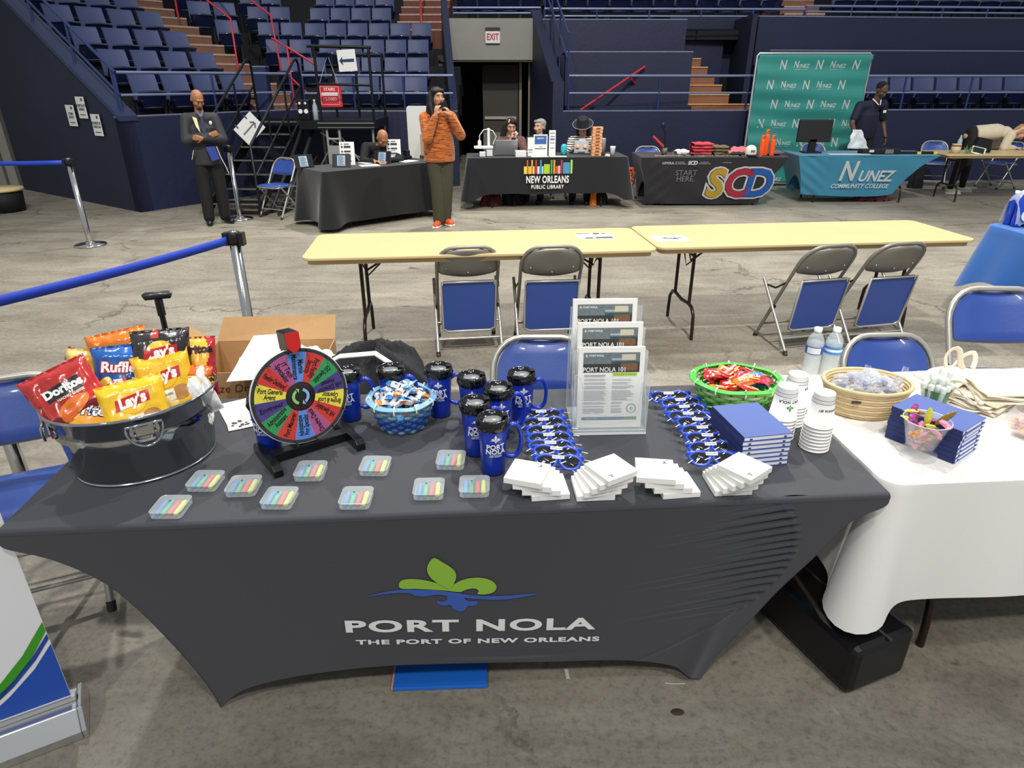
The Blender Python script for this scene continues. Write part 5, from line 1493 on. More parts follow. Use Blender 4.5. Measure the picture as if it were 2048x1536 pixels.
# green cup of clear tubes
q = wat(1867, 800, .80)
gc = thing('green_cup', 'green plastic cup crammed with small clear tubes', 'cup', WT @ Vector((q.x, q.y, .754)), 0)
MB().lathe([(0, .002), (.032, .002), (.034, .004), (.044, .088), (.046, .09), (.046, .094), (.043, .093), (.033, .006), (0, .006)], 32).build('cup_body', [mat('#17623c', .3, coat=.2)], gc)
tb0 = thing('clear_tube', 'small clear capped tube standing in the green cup', 'tube', (0, 0, -50), 0, 'clear tubes in the green cup')
MB().lathe([(0, 0), (.009, 0), (.009, .055), (.0, .055)], 12).build('tube_body', [mat('#e4efe6', .1, alpha=.45, coat=.8)], tb0)
MB().lathe([(.0095, .05), (.0098, .066), (.008, .07), (0, .071)], 12).build('cap', [mat('#e9efe8', .3, alpha=.8)], tb0)
ft = True; gp = gc.location
for i in range(18):
    a = i*2.4; r = .0085*math.sqrt(i)
    o = tb0 if ft else clone(tb0); ft = False
    o.matrix_world = Matrix.Translation((gp.x+r*math.cos(a), gp.y+r*math.sin(a), gp.z+.045+(.02 if i < 7 else 0)+(.025 if i in (3, 5) else 0))) @ Euler((r*6*math.sin(a)*-1, r*6*math.cos(a), 0)).to_matrix().to_4x4()
# navy notebooks on the white table
for i in range(7):
    o = clone(nb)
    o.location = (1.35+random.uniform(-.002, .002), 1.736+random.uniform(-.002, .002), .754+.0158*i); o.rotation_euler = (0, 0, R(36)+random.uniform(-.012, .012))
    pos = 'topmost' if i == 6 else ('bottom' if i == 0 else ORD[i+1]+' from bottom')
    o['label'] = f'blue notebook, {pos} of the stack on the white table'
# glass of candy
GLS = mat('#f0f4f4', .02, alpha=.2, coat=1)
q = wat(1838, 915)
GS = 1.42
gl = thing('candy_glass', 'short flared glass full of bright wrapped candy', 'glass', WT @ Vector((q.x, q.y+.01, .754)), 0)
MB().lathe([(0, .0), (.036, .0), (.038, .004), (.036, .012), (.026, .018), (.028, .022), (.046, .088), (.047, .09), (.045, .088), (.027, .026), (0, .022)], 36).build('glass_body', [GLS], gl)
MB().tube([(.0465*math.cos(2*PI*j/36), .0465*math.sin(2*PI*j/36), .089) for j in range(36)], .0012, 5, closed=True).build('rim', [mat('#ffffff', .05, alpha=.5, coat=1)], gl); gl.scale = (GS, GS, GS)
CC = [('#b8305a', 'crimson'), ('#e08a2c', 'orange'), ('#cfd83a', 'yellow-green'), ('#e58fa8', 'pink'), ('#a03a8a', 'purple')]
cps = []
for c, nm in CC:
    t = thing('wrapped_candy', f'{nm} wrapped candy in the flared glass', 'candy', (0, 0, -50), 0, 'bright candies in the flared glass')
    wrapped(.018, .042, .006, c, c, hash(nm) % 50 if False else len(nm)).build('wrapper', [mat(c, .25, coat=.5), mat(c, .25, coat=.5)], t); cps.append([t, True])
rg = random.Random(8)
for i in range(36):
    lv = i//6; zz = .040+.0175*lv; r = (.017+.0085*lv)*rg.uniform(.6, 1.05); a = rg.uniform(0, 6.28)
    pr = cps[rg.randrange(5)]; M = Matrix.Translation((gl.location.x+r*math.cos(a), gl.location.y+r*math.sin(a), gl.location.z+zz)) @ Euler((rg.uniform(-.9, .9), rg.uniform(-.9, .9), rg.uniform(0, 6))).to_matrix().to_4x4()
    if pr[1]: pr[1] = False; pr[0].matrix_world = M
    else: clone(pr[0], M=M)
for dx, dy, c, a in ((.004, .0, '#dce23a', .25), (.028, .004, '#8f7420', -.7)):
    t = thing('candy_stick', f'{"yellow-green" if a > 0 else "bronze"} foil candy stick jutting from the flared glass', 'candy', (gl.location.x+dx, gl.location.y+dy, gl.location.z+.105), 0, 'bright candies in the flared glass')
    MB().grid(lambda u, v: (.015*math.cos(2*PI*u)*math.sin(PI*min(1, v*1.0))**.5*(1-.3*v), .005*math.sin(2*PI*u)*math.sin(PI*v)**.5, .075*v), 10, 9, closed_u=True).build('wrapper', [mat(c, .2, coat=.6)], t); t.rotation_euler = (.2, -a, 0)
# round bowl at the edge
q = wat(2046, 878)
bwl = thing('glass_bowl', 'round glass bowl of pink candies cut by the right picture edge', 'bowl', WT @ Vector((q.x+.02, q.y+.02, .754)), 0)
MB().lathe([(0, 0), (.03, 0), (.034, .004), (.052, .02), (.064, .045), (.062, .07), (.05, .09), (.049, .092), (.047, .088), (.058, .068), (.060, .045), (.048, .022), (0, .006)], 36).build('bowl_body', [GLS], bwl)
ps = thing('wrapped_candy', 'pink wrapped candy in the round glass bowl', 'candy', (0, 0, -50), 0, 'candies in the round glass bowl'); wrapped(.022, .034, .009, '#e8a0a6', '#e8a0a6', 4).build('wrapper', [mat('#eaa3a8', .4), mat('#f0c0a0', .4)], ps)
yp = thing('wrapped_candy', 'peach wrapped candy in the round glass bowl', 'candy', (0, 0, -50), 0, 'candies in the round glass bowl'); wrapped(.022, .034, .009, '#f2c690', '#e8a0a6', 5).build('wrapper', [mat('#f2b98a', .4), mat('#f0c0a0', .4)], yp)
fl = {0: True, 1: True}
for i in range(22):
    lv = i//8; r = (.036 if i % 3 else .015)*rg.uniform(.7, 1.05); a = rg.uniform(0, 6.28); k = i % 4 == 0
    M = Matrix.Translation((bwl.location.x+r*math.cos(a), bwl.location.y+r*math.sin(a), bwl.location.z+.02+.017*lv)) @ Euler((rg.uniform(-.6, .6), rg.uniform(-.6, .6), rg.uniform(0, 6))).to_matrix().to_4x4()
    p_ = yp if k else ps
    if fl[int(k)]: fl[int(k)] = False; p_.matrix_world = M
    else: clone(p_, M=M)
o = MB().add([(0, 0, 0), (-.03, .0, .022), (-.055, .0, .03), (-.04, .0, .012)], [(0, 1, 2, 3)]).add([(0, 0, -.004), (-.03, .0, .0), (-.045, .0, -.006), (-.02, .0, -.014)], [(0, 1, 2, 3)]).build('green_leaf', [mat('#4fb040', .5)], None, loc=(bwl.location.x+.03, bwl.location.y+.02, bwl.location.z+.105), solid=.002); tag(o, 'small green leaf sprig in the round glass bowl', 'leaf')
# tote bags
TOTE = mat('#e8dfcd', .9, noise_s=80, noise_a=.06, bump=.15, bump_s=600)
TOT2 = mat('#ddd2bd', .9, noise_s=80, noise_a=.06)
tc = wat(1975, 775, .80)
for i in range(9):
    rz = [.5, .42, .55, .38, .5, -.25, -.3, -.22, -.27][i]; up = i > 4
    def f(u, v, i=i):
        x = (u-.5)*.30; y = (v-.5)*.24
        return (x, y, .004*math.sin(u*9+i*2)+.003*math.sin(v*13+i)+.0)
    t = thing('tote_bag', f'cream cotton tote bag, {ORD[i+1] if i else "lowest"} {"from the bottom " if i else ""}of the pile at the right', 'tote bag', WT @ Vector((tc.x+.03+(.05 if up else -.03), tc.y+(-.03 if up else .03), .757+.0085*i)), TYAW+rz, 'cream tote bags in a pile')
    MB().grid(f, 24, 20).build('bag_body', [TOTE if i % 2 else TOT2], t, solid=.0055)
    if not up:
        h = catmull([(-.15, .03, .003), (-.19, .02, .01+.012*i), (-.205, -.03, .012+.014*i), (-.18, -.07, .01), (-.14, -.07, .003)])
        MB().tube([h(k/14) for k in range(15)], .009, 6, flat=.25, up=(0, 0, 1)).build('handle', [TOTE], t)
last = thing('tote_bag', 'cream tote bag with handles standing up behind the green cup', 'tote bag', WT @ Vector((tc.x-.09, tc.y+.085, .80)), TYAW+.3, 'cream tote bags in a pile')
MB().grid(lambda u, v: ((u-.5)*.20, (v-.5)*.14+.0, .028*math.sin(PI*u)*math.sin(PI*v)+.006*math.sin(u*17+v*6)+.006), 26, 18).build('bag_body', [TOTE], last, solid=.008)
for pts in ([(-.02, 0, .03), (-.035, .01, .09), (-.02, .0, .125), (.0, -.01, .118), (.022, -.01, .07), (.05, -.01, .035)], [(.03, .02, .03), (.07, .02, .07), (.11, .01, .085), (.12, .0, .06), (.105, -.01, .03)]):
    h = catmull(pts); MB().tube([h(k/16) for k in range(17)], .010, 6, flat=.2, up=(0, 1, 0)).build('handle', [TOTE], last)

# ================================================================ roller banner at the left
bn = thing('roller_banner', 'white roll-up banner stand with green and blue corner stripes at the left', 'banner', (-1.345, 1.455, 0), R(30))
ALU = mat('#c9c9c7', .25, .9)
MB().prism([(-.09, 0), (.09, 0), (.09, .03), (.045, .085), (-.045, .085), (-.09, .03)], -.85, 0, M=Matrix.Rotation(PI/2, 4, 'Z') @ Matrix.Rotation(PI/2, 4, 'X')).build('base_housing', [ALU], bn, bevel=.004)
MB().prism([(-.094, 0), (.094, 0), (.094, .034), (.05, .092), (-.05, .092), (-.094, .034)], .001, .014, M=Matrix.Rotation(PI/2, 4, 'Z') @ Matrix.Rotation(PI/2, 4, 'X')).build('end_cap', [mat('#d9d9d6', .15, 1)], bn, bevel=.003)
MB().box((-.85, -.012, .085), (-.0, .012, .10)).build('clamp_rail', [ALU], bn, bevel=.003)
MB().box((-.85, -.002, .1), (-.012, .0, 2.0)).build('banner_panel', [mat('#e9e9ec', .5)], bn)
F = lambda x, z, y=-.0035: (x, y, z)
def strip(nm, pts, c, y=-.0035): MB().add([F(x, z, y) for x, z in pts], [tuple(range(len(pts)))]).build(nm, [mat(c, .5)], bn)
strip('green_stripe', [(-.235, .175), (-.155, .235), (-.085, .305), (-.013, .40), (-.013, .365), (-.075, .275), (-.14, .205), (-.215, .145)], '#3f9a22')
strip('blue_line', [(-.30, .105), (-.22, .16), (-.13, .225), (-.06, .295), (-.013, .355), (-.013, .335), (-.06, .275), (-.13, .207), (-.22, .142), (-.275, .105)], '#2046a4')
strip('blue_corner', [(-.255, .105), (-.15, .175), (-.07, .245), (-.013, .315), (-.013, .105)], '#2050b4')
text('EMPLOYER', .036, mat('#5a6076', .6), bn, facing((-.33, -.004, .145)), align='RIGHT', bold=0)
text('NT', .052, mat('#252c66', .6), bn, facing((-.075, -.004, .70)), align='RIGHT', bold=.001)
text('G', .052, mat('#252c66', .6), bn, facing((-.08, -.004, .62)), align='RIGHT', bold=.001)
# low drum at the far left edge
q = at(-4, 428, 0)
t = thing('low_drum', 'low black drum with a tan lid cut by the left picture edge', 'drum', (q.x-.05, q.y+.25, 0))
MB().lathe([(0, 0), (.26, 0), (.28, .3), (0, .3)], 30).build('drum_body', [mat('#131216', .7)], t)
MB().lathe([(0, .3), (.30, .3), (.31, .32), (.30, .345), (0, .35)], 30).build('lid', [mat('#d8bf8c', .5)], t)
BK = mat('#0d0d10', .85, sheen=.2)
# ================================================================ registration table
rt = folding_table((-2.40, 8.78, 0), R(42), 'folding table under the black cloth at the check-in desk', None, L=1.83)
o = drape(1.83, .76, .75, .04, .66, .03, 6, .018, 4, .05, n=200, m=14).build('tablecloth', [BK], None, loc=(-2.40, 8.78, 0), rotz=R(42)); tag(o, 'black cloth over the check-in table with tablets', 'tablecloth')
RM = Matrix.Translation((-2.40, 8.78, .752)) @ Matrix.Rotation(R(42), 4, 'Z')
for i, (x, y, yw, nm) in enumerate([(.02, .55, .5, 'leftmost'), (.42, .30, -.1, 'middle'), (1.05, .30, -.3, 'rightmost')]):
    t = thing('tablet', f'{nm} of the three tablets standing on the check-in table', 'tablet', group='tablets on the check-in table', M=RM @ Matrix.Translation((x, y, 0)) @ Matrix.Rotation(-R(42)+yw+R(5), 4, 'Z'))
    Ml = Matrix.Rotation(-.35, 4, 'X')
    MB(Ml).box((-.125, 0, 0), (.125, .01, .175)).build('tablet_body', [mat('#15171c', .3)], t, bevel=.003)
    MB(Ml).box((-.058, -.002, .02), (.05, 0, .155)).build('screen', [mat('#8fa0b0', .4, emis=.25)], t)
    mb = MB(Ml)
    for k in range(9): mb.box((-.045, -.004, .03+.0135*k), (.04-.012*(k % 3), -.0025, .036+.0135*k))
    mb.build('screen_text', [mat('#4b5a68', .5)], t)
    MB().add([(-.06, .06, 0), (.06, .06, 0), (.06, .05, .12), (-.06, .05, .12)], [(0, 1, 2, 3)]).build('stand', [mat('#1a1b20', .5)], t, solid=.004)
for i, (x, y, nm) in enumerate([(.62, .48, 'left'), (1.33, .42, 'right')]):
    t = thing('table_sign', f'white sign with dark lines, {nm} one on the check-in table', 'sign', group='white signs on the check-in table', M=RM @ Matrix.Translation((x, y, 0)) @ Matrix.Rotation(-R(42)+.05, 4, 'Z'))
    Ml = Matrix.Rotation(-.12, 4, 'X')
    MB(Ml).box((-.10, 0, 0), (.10, .006, .30)).build('sheet', [mat('#efefec', .6)], t)
    mb = MB(Ml)
    for k, (w, z, h) in enumerate([(.05, .265, .012), (.07, .22, .03), (.07, .165, .022), (.05, .145, .006), (.07, .10, .02), (.05, .082, .005), (.07, .04, .02)]): mb.box((-.02-.3*w, -.002, z), (-.02+w, 0, z+h)); mb.box((-.08, -.002, z), (-.055, 0, z+h*.9))
    mb.build('printed_text', [mat('#3a3a40', .6)], t)
for i, (x, y, w, rz, lb) in enumerate([(.80, .22, .26, -.3, 'white paper sheet left of the right tablet'), (1.02, .52, .34, .1, 'white papers before the seated man in black'), (1.48, .30, .26, .2, 'white papers at the right end of the check-in table')]):
    o = MB().box((-w/2, -.1, 0), (w/2, .1, .004)).build('paper_sheet', [mat('#e6e5e0', .7)], None, M=RM @ Matrix.Translation((x, y, .001)) @ Matrix.Rotation(rz, 4, 'Z')); tag(o, lb, 'paper')
t = thing('tape_dispenser', 'small black device at the right end of the check-in table', 'device', group=None, M=RM @ Matrix.Translation((1.62, .55, 0)))
MB().box((-.08, -.04, 0), (.08, .04, .05)).box((-.02, -.04, .05), (.05, .04, .13)).build('device_body', [mat('#121316', .4)], t, bevel=.008)
# white panel and small box behind
o = MB().prism([(0, 0), (.42, 0), (.42, 1.40), (.39, 1.43), (.03, 1.43), (0, 1.40)], 0, .03, M=Matrix.Rotation(PI/2, 4, 'X')).build('white_board', [mat('#d9dbd4', .5)], None, loc=(-1.74, 11.8, 0), bevel=.004); tag(o, 'tall white rounded board standing behind the check-in table', 'board')
o = thing('side_table', 'small tan box table behind the person in orange', 'table', (-1.50, 11.3, 0)); MB().box((0, 0, 0), (.3, .3, .70)).build('cabinet', [mat('#3a3231', .7)], o); MB().box((.02, .02, .702), (.26, .26, 1.02)).build('box_top', [mat('#b4906a', .7)], o)

# ================================================================ metal staircase and platform
SBK = mat('#141518', .4, .3); SGR = mat('#8b8d8a', .4, .5); TRD = mat('#77766f', .4, .5)
ms = thing('metal_staircase', 'black portable metal staircase climbing to the seats', 'staircase', (-4.05, 9.8, 0), -.08)
for i in range(7):
    mb = MB().box((-.36, .05+.31*i, .155+.17*i), (.36, .33+.31*i, .175+.17*i)).build('step', [SBK], ms)
    MB().box((-.36, .045+.31*i, .16+.17*i), (.36, .075+.31*i, .179+.17*i)).build('step_nosing', [TRD], mb)
for s in (-1, 1):
    MB().add([(s*.38, .0, .02), (s*.38, .0, .16), (s*.38, 2.15, 1.30), (s*.38, 2.25, 1.12)], [(0, 1, 2, 3)]).build('stringer', [SBK], ms, solid=.03)
    mb = MB().tube([(s*.40, .02, .1), (s*.40, .0, .98), (s*.40, 2.0, 2.10), (s*.40, 2.12, 2.12), (s*.40, 2.18, 2.05), (s*.40, 2.2, 1.2)], .02, 8)
    mb.tube([(s*.40, .0, .55), (s*.40, 2.15, 1.72)], .015, 8)
    for k in (.35, .7): mb.tube([(s*.40, 2.1*k, .15+1.1*k), (s*.40, 2.1*k, .98+1.12*k)], .016, 8)
    mb.build('handrail', [SBK], ms)
mb = MB()
for x in (.42, .62): mb.tube([(x, .35, .05), (x, 2.2, 1.25)], .03, 6)
mb.tube([(.42, .4, .04), (.62, .4, .04)], .03, 6).tube([(.3, 1.0, 0), (.6, 2.2, .7)], .018, 6).tube([(.6, 1.2, 0), (.45, 2.2, 1.2)], .018, 6).tube([(.42, 1.1, .0), (.42, 1.5, .75)], .018, 6)
mb.tube([(.4, .1, .03), (.4, 2.1, .03)], .02, 6).tube([(.62, .1, .03), (.62, 2.1, .03)], .02, 6)
mb.build('side_brace', [mat('#2a2b2c', .5, .3)], ms)
pf = thing('stage_platform', 'black metal platform with guard rails at the top of the staircase', 'platform', (-3.40, 11.32, 0))
MB().box((0, 0, 1.10), (1.2, 1.36, 1.23)).box((-.8, .78, 1.10), (0, 1.36, 1.23)).build('deck', [SBK], pf)
MB().box((.3, -.012, 1.185), (1.2, -.001, 1.2)).box((.3, -.012, 1.12), (1.2, -.001, 1.13)).build('deck_trim', [SGR], pf)
mb = MB()
for x in (.36, 1.2): mb.tube([(x, .03, 1.12), (x, .03, 2.29)], .022, 8)
mb.tube([(.26, .03, 2.29), (1.24, .03, 2.27)], .024, 8).tube([(.36, .03, 1.76), (1.2, .03, 1.74)], .018, 8)
mb.build('guard_rail', [SBK], pf)
mb = MB()
for x in (.36, .75, 1.2): mb.tube([(x, 1.1, 1.2), (x, 1.1, 2.2)], .02, 8)
mb.tube([(.36, 1.1, 2.2), (1.2, 1.1, 2.2)], .02, 8); mb.build('guard_rail', [SBK], pf)
mb = MB()
for x in (.42, .62): mb.tube([(x, .05, 0), (x, .05, 1.1)], .022, 8)
mb.box((.42, .03, .55), (.62, .06, .85)).tube([(.42, .05, .02), (.62, .05, .02)], .02, 6).tube([(.42, .05, .5), (.62, .05, .02)], .014, 6)
mb.tube([(.42, .05, .95), (.62, .05, .95)], .02, 6)
mb.build('leg', [mat('#a5a5a2', .4, .4)], pf)
for x in (.05, 1.15):
    MB().tube([(x, 1.2, 0), (x, 1.2, 1.1)], .025, 8).build('leg', [mat('#8a8a86', .4, .4)], pf)
MB().tube([(1.15, .1, 0), (1.15, .1, 1.1)], .02, 8).build('leg', [mat('#9a9a96', .4, .4)], pf)
mb = MB(); mb.tube([(.55, .2, 1.05), (1.15, .2, .2)], .014, 6).tube([(.3, .1, 1.05), (1.15, .3, .45)], .014, 6).tube([(0, .3, .2), (.5, .2, .95)], .014, 6).tube([(.62, .1, .75), (1.1, .2, .25)], .012, 6)
mb.build('cross_brace', [mat('#8a8a86', .4, .4)], pf)
# signs on it
p = atY(694, 121, 11.29)
t = thing('arrow_sign', 'white paper with a dark blue arrow pointing left on the platform rail', 'sign', p, 0)
MB(Matrix.Rotation(-.06, 4, 'Y')).box((-.14, -.004, -.15), (.14, 0, .15)).build('sheet', [mat('#d6d6d2', .7)], t)
MB(Matrix.Rotation(-.06, 4, 'Y')).add([(-.12, -.006, .0), (-.065, -.006, .06), (-.07, -.006, .02), (.11, -.006, .02), (.11, -.006, -.025), (-.07, -.006, -.02), (-.065, -.006, -.07)], [(6, 5, 4, 3, 2, 1, 0)]).build('arrow', [mat('#1a3558', .6)], t)
p = atY(499, 257, 10.55)
t = thing('arrow_sign', 'tilted white paper with a grey arrow pointing up the stairs', 'sign', p, 0)
MT_ = Matrix.Rotation(R(-42), 4, 'Y')
MB(MT_).box((-.19, -.004, -.15), (.19, 0, .15)).build('sheet', [mat('#dedede', .7)], t)
MB(MT_).box((-.13, -.007, -.012), (.12, -.005, .012)).box((-.035, -.007, -.012), (.035, -.005, .012), M=Matrix.Translation((.098, 0, .03)) @ Matrix.Rotation(R(40), 4, 'Y')).box((-.035, -.007, -.012), (.035, -.005, .012), M=Matrix.Translation((.098, 0, -.03)) @ Matrix.Rotation(R(-40), 4, 'Y')).build('arrow', [mat('#77787a', .6)], t)
MB(MT_).box((-.13, -.008, .11), (-.11, -.005, .18)).box((.07, -.008, .11), (.09, -.005, .18)).build('tape', [mat('#40434c', .5)], t)
p = atY(660, 191, 11.6)
t = thing('red_sign', 'red hanging sign with white bands behind the platform rail', 'sign', p, 0)
MB().box((-.19, -.006, -.17), (.19, 0, .17)).build('panel', [mat('#c0202c', .5)], t)
MB().box((-.13, -.009, -.005), (.13, -.006, .045)).box((-.15, -.009, .125), (.15, -.006, .13)).box((-.15, -.009, -.135), (.15, -.006, -.13)).box((-.15, -.009, -.135), (-.145, -.006, .13)).box((.145, -.009, -.135), (.15, -.006, .13)).build('white_band', [mat('#e9dcdc', .5)], t)
text('STAIRS', .06, mat('#f2dede', .5), t, facing((0, -.008, .088)), bold=.001); text('CLOSED', .06, mat('#f2dede', .5), t, facing((0, -.008, -.055)), bold=.001)
MB().tube([(-.15, .0, .17), (.0, .03, .55)], .004, 5).tube([(.15, .0, .17), (.03, .03, .55)], .004, 5).build('string', [mat('#b8bcc0', .5)], t)
# drink pack and bottle on the landing
p = atY(611, 240, 11.45)
t = thing('drink_pack', 'black shrink-wrapped drink pack with white round marks on the landing', 'drinks', (p.x, 11.42, 1.232))
MB().box((-.10, 0, 0), (.08, .2, .30)).build('pack', [mat('#0e0e10', .3, coat=.4)], t, bevel=.01)
for x in (-.055, .035):
    MB(facing((x, -.004, .13))).lathe([(0, 0), (.034, 0)], 20).build('round_mark', [mat('#e6e8e8', .4)], t)
    MB(facing((x, -.004, .25))).lathe([(0, 0), (.02, 0)], 12).build('round_mark', [mat('#cfd2d2', .4)], t)
q = (p.x+.16, 11.5, 1.232)
t = thing('water_bottle', 'clear bottle beside the black drink pack on the landing', 'bottle', q)
MB().lathe([(0, 0), (.04, 0), (.04, .2), (.015, .26), (.015, .29), (0, .29)], 14).build('bottle_body', [mat('#cfdde2', .1, alpha=.45, coat=1)], t)
MB().lathe([(.016, .28), (.016, .3), (0, .3)], 10).build('cap', [mat('#e6e6e6', .5)], t)
# red folded sign leaning on the wall
t = thing('red_sign', 'red sign panel leaning beside the security guard', 'sign', at(392, 403, 0.0), 0)
MB(Matrix.Rotation(-.38, 4, 'Y') @ Matrix.Rotation(-.1, 4, 'X')).box((-.16, 0, 0), (.16, .02, .62)).build('panel', [mat('#b81f2a', .5)], t)
MB(Matrix.Rotation(-.38, 4, 'Y') @ Matrix.Rotation(-.1, 4, 'X')).box((.0, -.004, .08), (.13, 0, .09)).box((.12, -.004, .08), (.13, 0, .52)).box((.03, -.004, .3), (.10, 0, .5)).build('white_marks', [mat('#e8c8c8', .5)], t)

# ================================================================ library table
LBx, LBy, LBa = -.66, 10.42, R(4.5)
folding_table((LBx, LBy, 0), LBa, 'folding table under the black cloth with coloured bars', None)
o = drape(2.44, .76, .752, .03, .53, .02, 8, .018, 9, .10, n=260, m=14).build('tablecloth', [mat('#15161a', .85, sheen=.2)], None, loc=(LBx, LBy, 0), rotz=LBa); tag(o, 'black tablecloth with coloured book-spine bars and white lettering', 'tablecloth'); lcl = o
def lf(x, z): return (x, -.05+.02*(z/.75), z)
cols_ = [('#e9c44c', .80, .075, 0), ('#d8632c', .865, .03, 1), ('#e0b93a', .90, .11, 0), ('#e8a43a', .965, .035, 1), ('#f0b8a0', 1.0, .04, 0), ('#b8402c', 1.055, .035, 1), ('#cfdcec', 1.10, .05, 0), ('#4a90b8', 1.16, .035, 1), ('#8fd8c8', 1.2, .04, 0), ('#a8c832', 1.25, .13, .5), ('#4aa05a', 1.40, .04, 1), ('#f0902c', 1.46, .04, 1), ('#b85a2c', 1.51, .05, 0), ('#f0a8b0', 1.565, .05, .3), ('#a83a4a', 1.625, .04, 1), ('#4a90b8', 1.68, .15, .7), ('#a0d060', 1.845, .045, 1)]
for c, x, w, h in cols_:
    x = .84+(x-.80)*.68
    w *= .68; zt = .60+.12*h if h else .63
    MB().add([lf(x, .52), lf(x+w, .52), lf(x+w, zt), lf(x, zt)], [(0, 1, 2, 3)]).build('colour_bar', [mat(c, .7)], lcl)
text('NEW ORLEANS', .145, WHT, lcl, facing((1.20, -.062, .435)), sx=.62, bold=.004, space=1.08, ext=.001)
text('PUBLIC LIBRARY', .078, WHT, lcl, facing((1.20, -.065, .33)), sx=.72, bold=.002, space=1.25, ext=.001)
LM = Matrix.Translation((LBx, LBy, .756)) @ Matrix.Rotation(LBa, 4, 'Z')
def lt_(name, label, cat, x, y, rz=0, group=None): return thing(name, label, cat, group=group, M=LM @ Matrix.Translation((x, y, 0)) @ Matrix.Rotation(rz, 4, 'Z'))
WP = mat('#e2e3e2', .45)
t = lt_('document_camera', 'white gooseneck document camera at the left of the library table', 'camera', .27, .2)
MB().box((-.17, -.02, .11), (.12, .12, .145)).build('top_plate', [WP], t, bevel=.008); MB().box((-.09, -.06, 0), (.0, .04, .07)).box((.02, .0, 0), (.11, .08, .11)).build('base', [WP], t, bevel=.006)
MB().box((.035, .03, .1), (.075, .07, .40)).build('column', [WP], t, bevel=.006)
MB().tube([(-.085, .05, .2), (-.08, .05, .3), (-.02, .05, .375), (.055, .05, .385), (.12, .05, .36), (.17, .05, .28), (.12, .05, .17)], .007, 8).build('gooseneck', [WP], t); MB().lathe([(0, .14), (.03, .15), (.025, .22), (0, .24)], 16, M=Matrix.Translation((-.085, .05, 0))).build('lens_head', [WP], t)
t = lt_('laptop', 'grey laptop open away from the camera on the library table', 'laptop', .60, .30, .05)
MB().box((-.17, 0, 0), (.17, .22, .015)).build('keyboard_base', [mat('#8d8f92', .35, .5)], t, bevel=.003); MB(Matrix.Rotation(.2, 4, 'X')).box((-.17, -.01, .01), (.17, 0, .235)).build('screen_lid', [mat('#8d8f92', .35, .5)], t, bevel=.003)
t = lt_('box', 'small white box before the laptop on the library table', 'box', .80, .08, .05); MB().box((-.08, -.05, 0), (.08, .08, .09)).build('box_body', [WP], t, bevel=.004)
for (x, w, h, nm, b1) in [(.96, .045, .27, 'small narrow white', 0), (1.11, .105, .31, 'wide white and blue', 1), (1.29, .05, .37, 'tall narrow white', 2)]:
    t = lt_('table_sign', f'{nm} upright sign on the library table', 'sign', x, .16, 0, 'upright signs on the library table')
    MB().box((-w, 0, 0), (w, .02, h)).build('sheet', [mat('#ecebe4', .6)], t)
    if b1 == 1:
        MB().box((-w*.85, -.003, h*.56), (w*.85, -.001, h*.95)).build('blue_header', [mat('#3a62a8', .5)], t); MB().box((-w*.8, -.003, h*.33), (w*.8, -.001, h*.37)).box((-w*.2, -.003, h*.43), (w*.3, -.001, h*.45)).build('printed_text', [mat('#3a4048', .5)], t)
        text('LIBRARY', .03, WHT, t, facing((0, -.005, h*.83)), bold=.0005)
    else:
        mb = MB(); [mb.box((-w*.7, -.003, h*z), (w*.7, -.001, h*(z+.03))) for z in ((.2, .3, .36) if b1 == 0 else (.3, .5, .62, .66, .75, .88))]; mb.build('printed_text', [mat('#5a78b4', .5)], t)
t = lt_('tumbler', 'teal round-topped bottle between the two library workers', 'bottle', 1.48, .22); MB().lathe([(0, 0), (.045, 0), (.05, .1), (.045, .14), (.03, .165), (0, .17)], 20).build('bottle_body', [mat('#35a7b8', .4)], t)
for x, c in ((1.10, '#f2f2d8'), (1.36, '#eef0d0')):
    o = MB().box((-.14, -.07, 0), (.14, .06, .004)).build('paper_sheet', [mat(c, .7)], None, M=LM @ Matrix.Translation((x, .075, .001))); tag(o, 'pale leaflet lying under the upright signs, '+('left' if x < 1.2 else 'right')+' one', 'paper')
for i in range(9):
    t = lt_('card_box', f'orange card box, {ORD[i+1] if i else "lowest"} {"from the bottom " if i else ""}of the tower on the library table', 'box', 1.965+.004*((i*7) % 3), .14, .02*((i*5) % 3), 'orange card boxes in a tower')
    t.location.z += .047*i
    MB().box((-.075, -.05, 0), (.075, .05, .042)).build('box_body', [mat('#e8a878', .6)], t, bevel=.003); MB().box((-.03, -.053, .012), (.035, -.0505, .03)).build('dark_logo', [mat('#6a3a28', .6)], t)
t = lt_('tumbler', 'tall grey tumbler behind the orange tower', 'bottle', 2.09, .22); MB().lathe([(0, 0), (.032, 0), (.04, .24), (.036, .25), (0, .25)], 18).build('bottle_body', [mat('#9a9c9a', .4, .3)], t)
t = lt_('paper_cup', 'white coffee cup at the right end of the library table', 'cup', 2.22, .12); MB().lathe([(0, 0), (.03, 0), (.042, .12), (.044, .125), (.04, .14), (0, .14)], 18).build('cup_body', [mat('#e9e7e2', .5)], t)
t = lt_('tissue', 'crumpled white tissue beside the coffee cup', 'tissue', 2.13, .06); crump(.04, .03, .03, 7).build('tissue_body', [mat('#e6e6e2', .8)], t)
# things under the library table
for nm, lb, x, y, sz, c in [('bag', 'dark red patterned bag on the floor under the left of the library table', .35, .35, (.22, .15, .2), '#5a2226'), ('bag', 'black bag on the floor under the middle of the library table', .7, .4, (.2, .15, .22), '#101014'), ('bag', 'orange bag on the floor under the right of the library table', 1.97, .2, (.06, .07, .24), '#e0751e'), ('bag', 'black bag with a white stripe under the right end of the library table', 2.12, .28, (.12, .1, .24), '#17171a')]:
    q = LM @ Vector((x, y, -.755)); cloth_heap(sz[0]*.8, sz[1], sz[2], int(x*10), mat(c, .8, noise_s=30, noise_a=.3), nm, lb, 'bag', q)
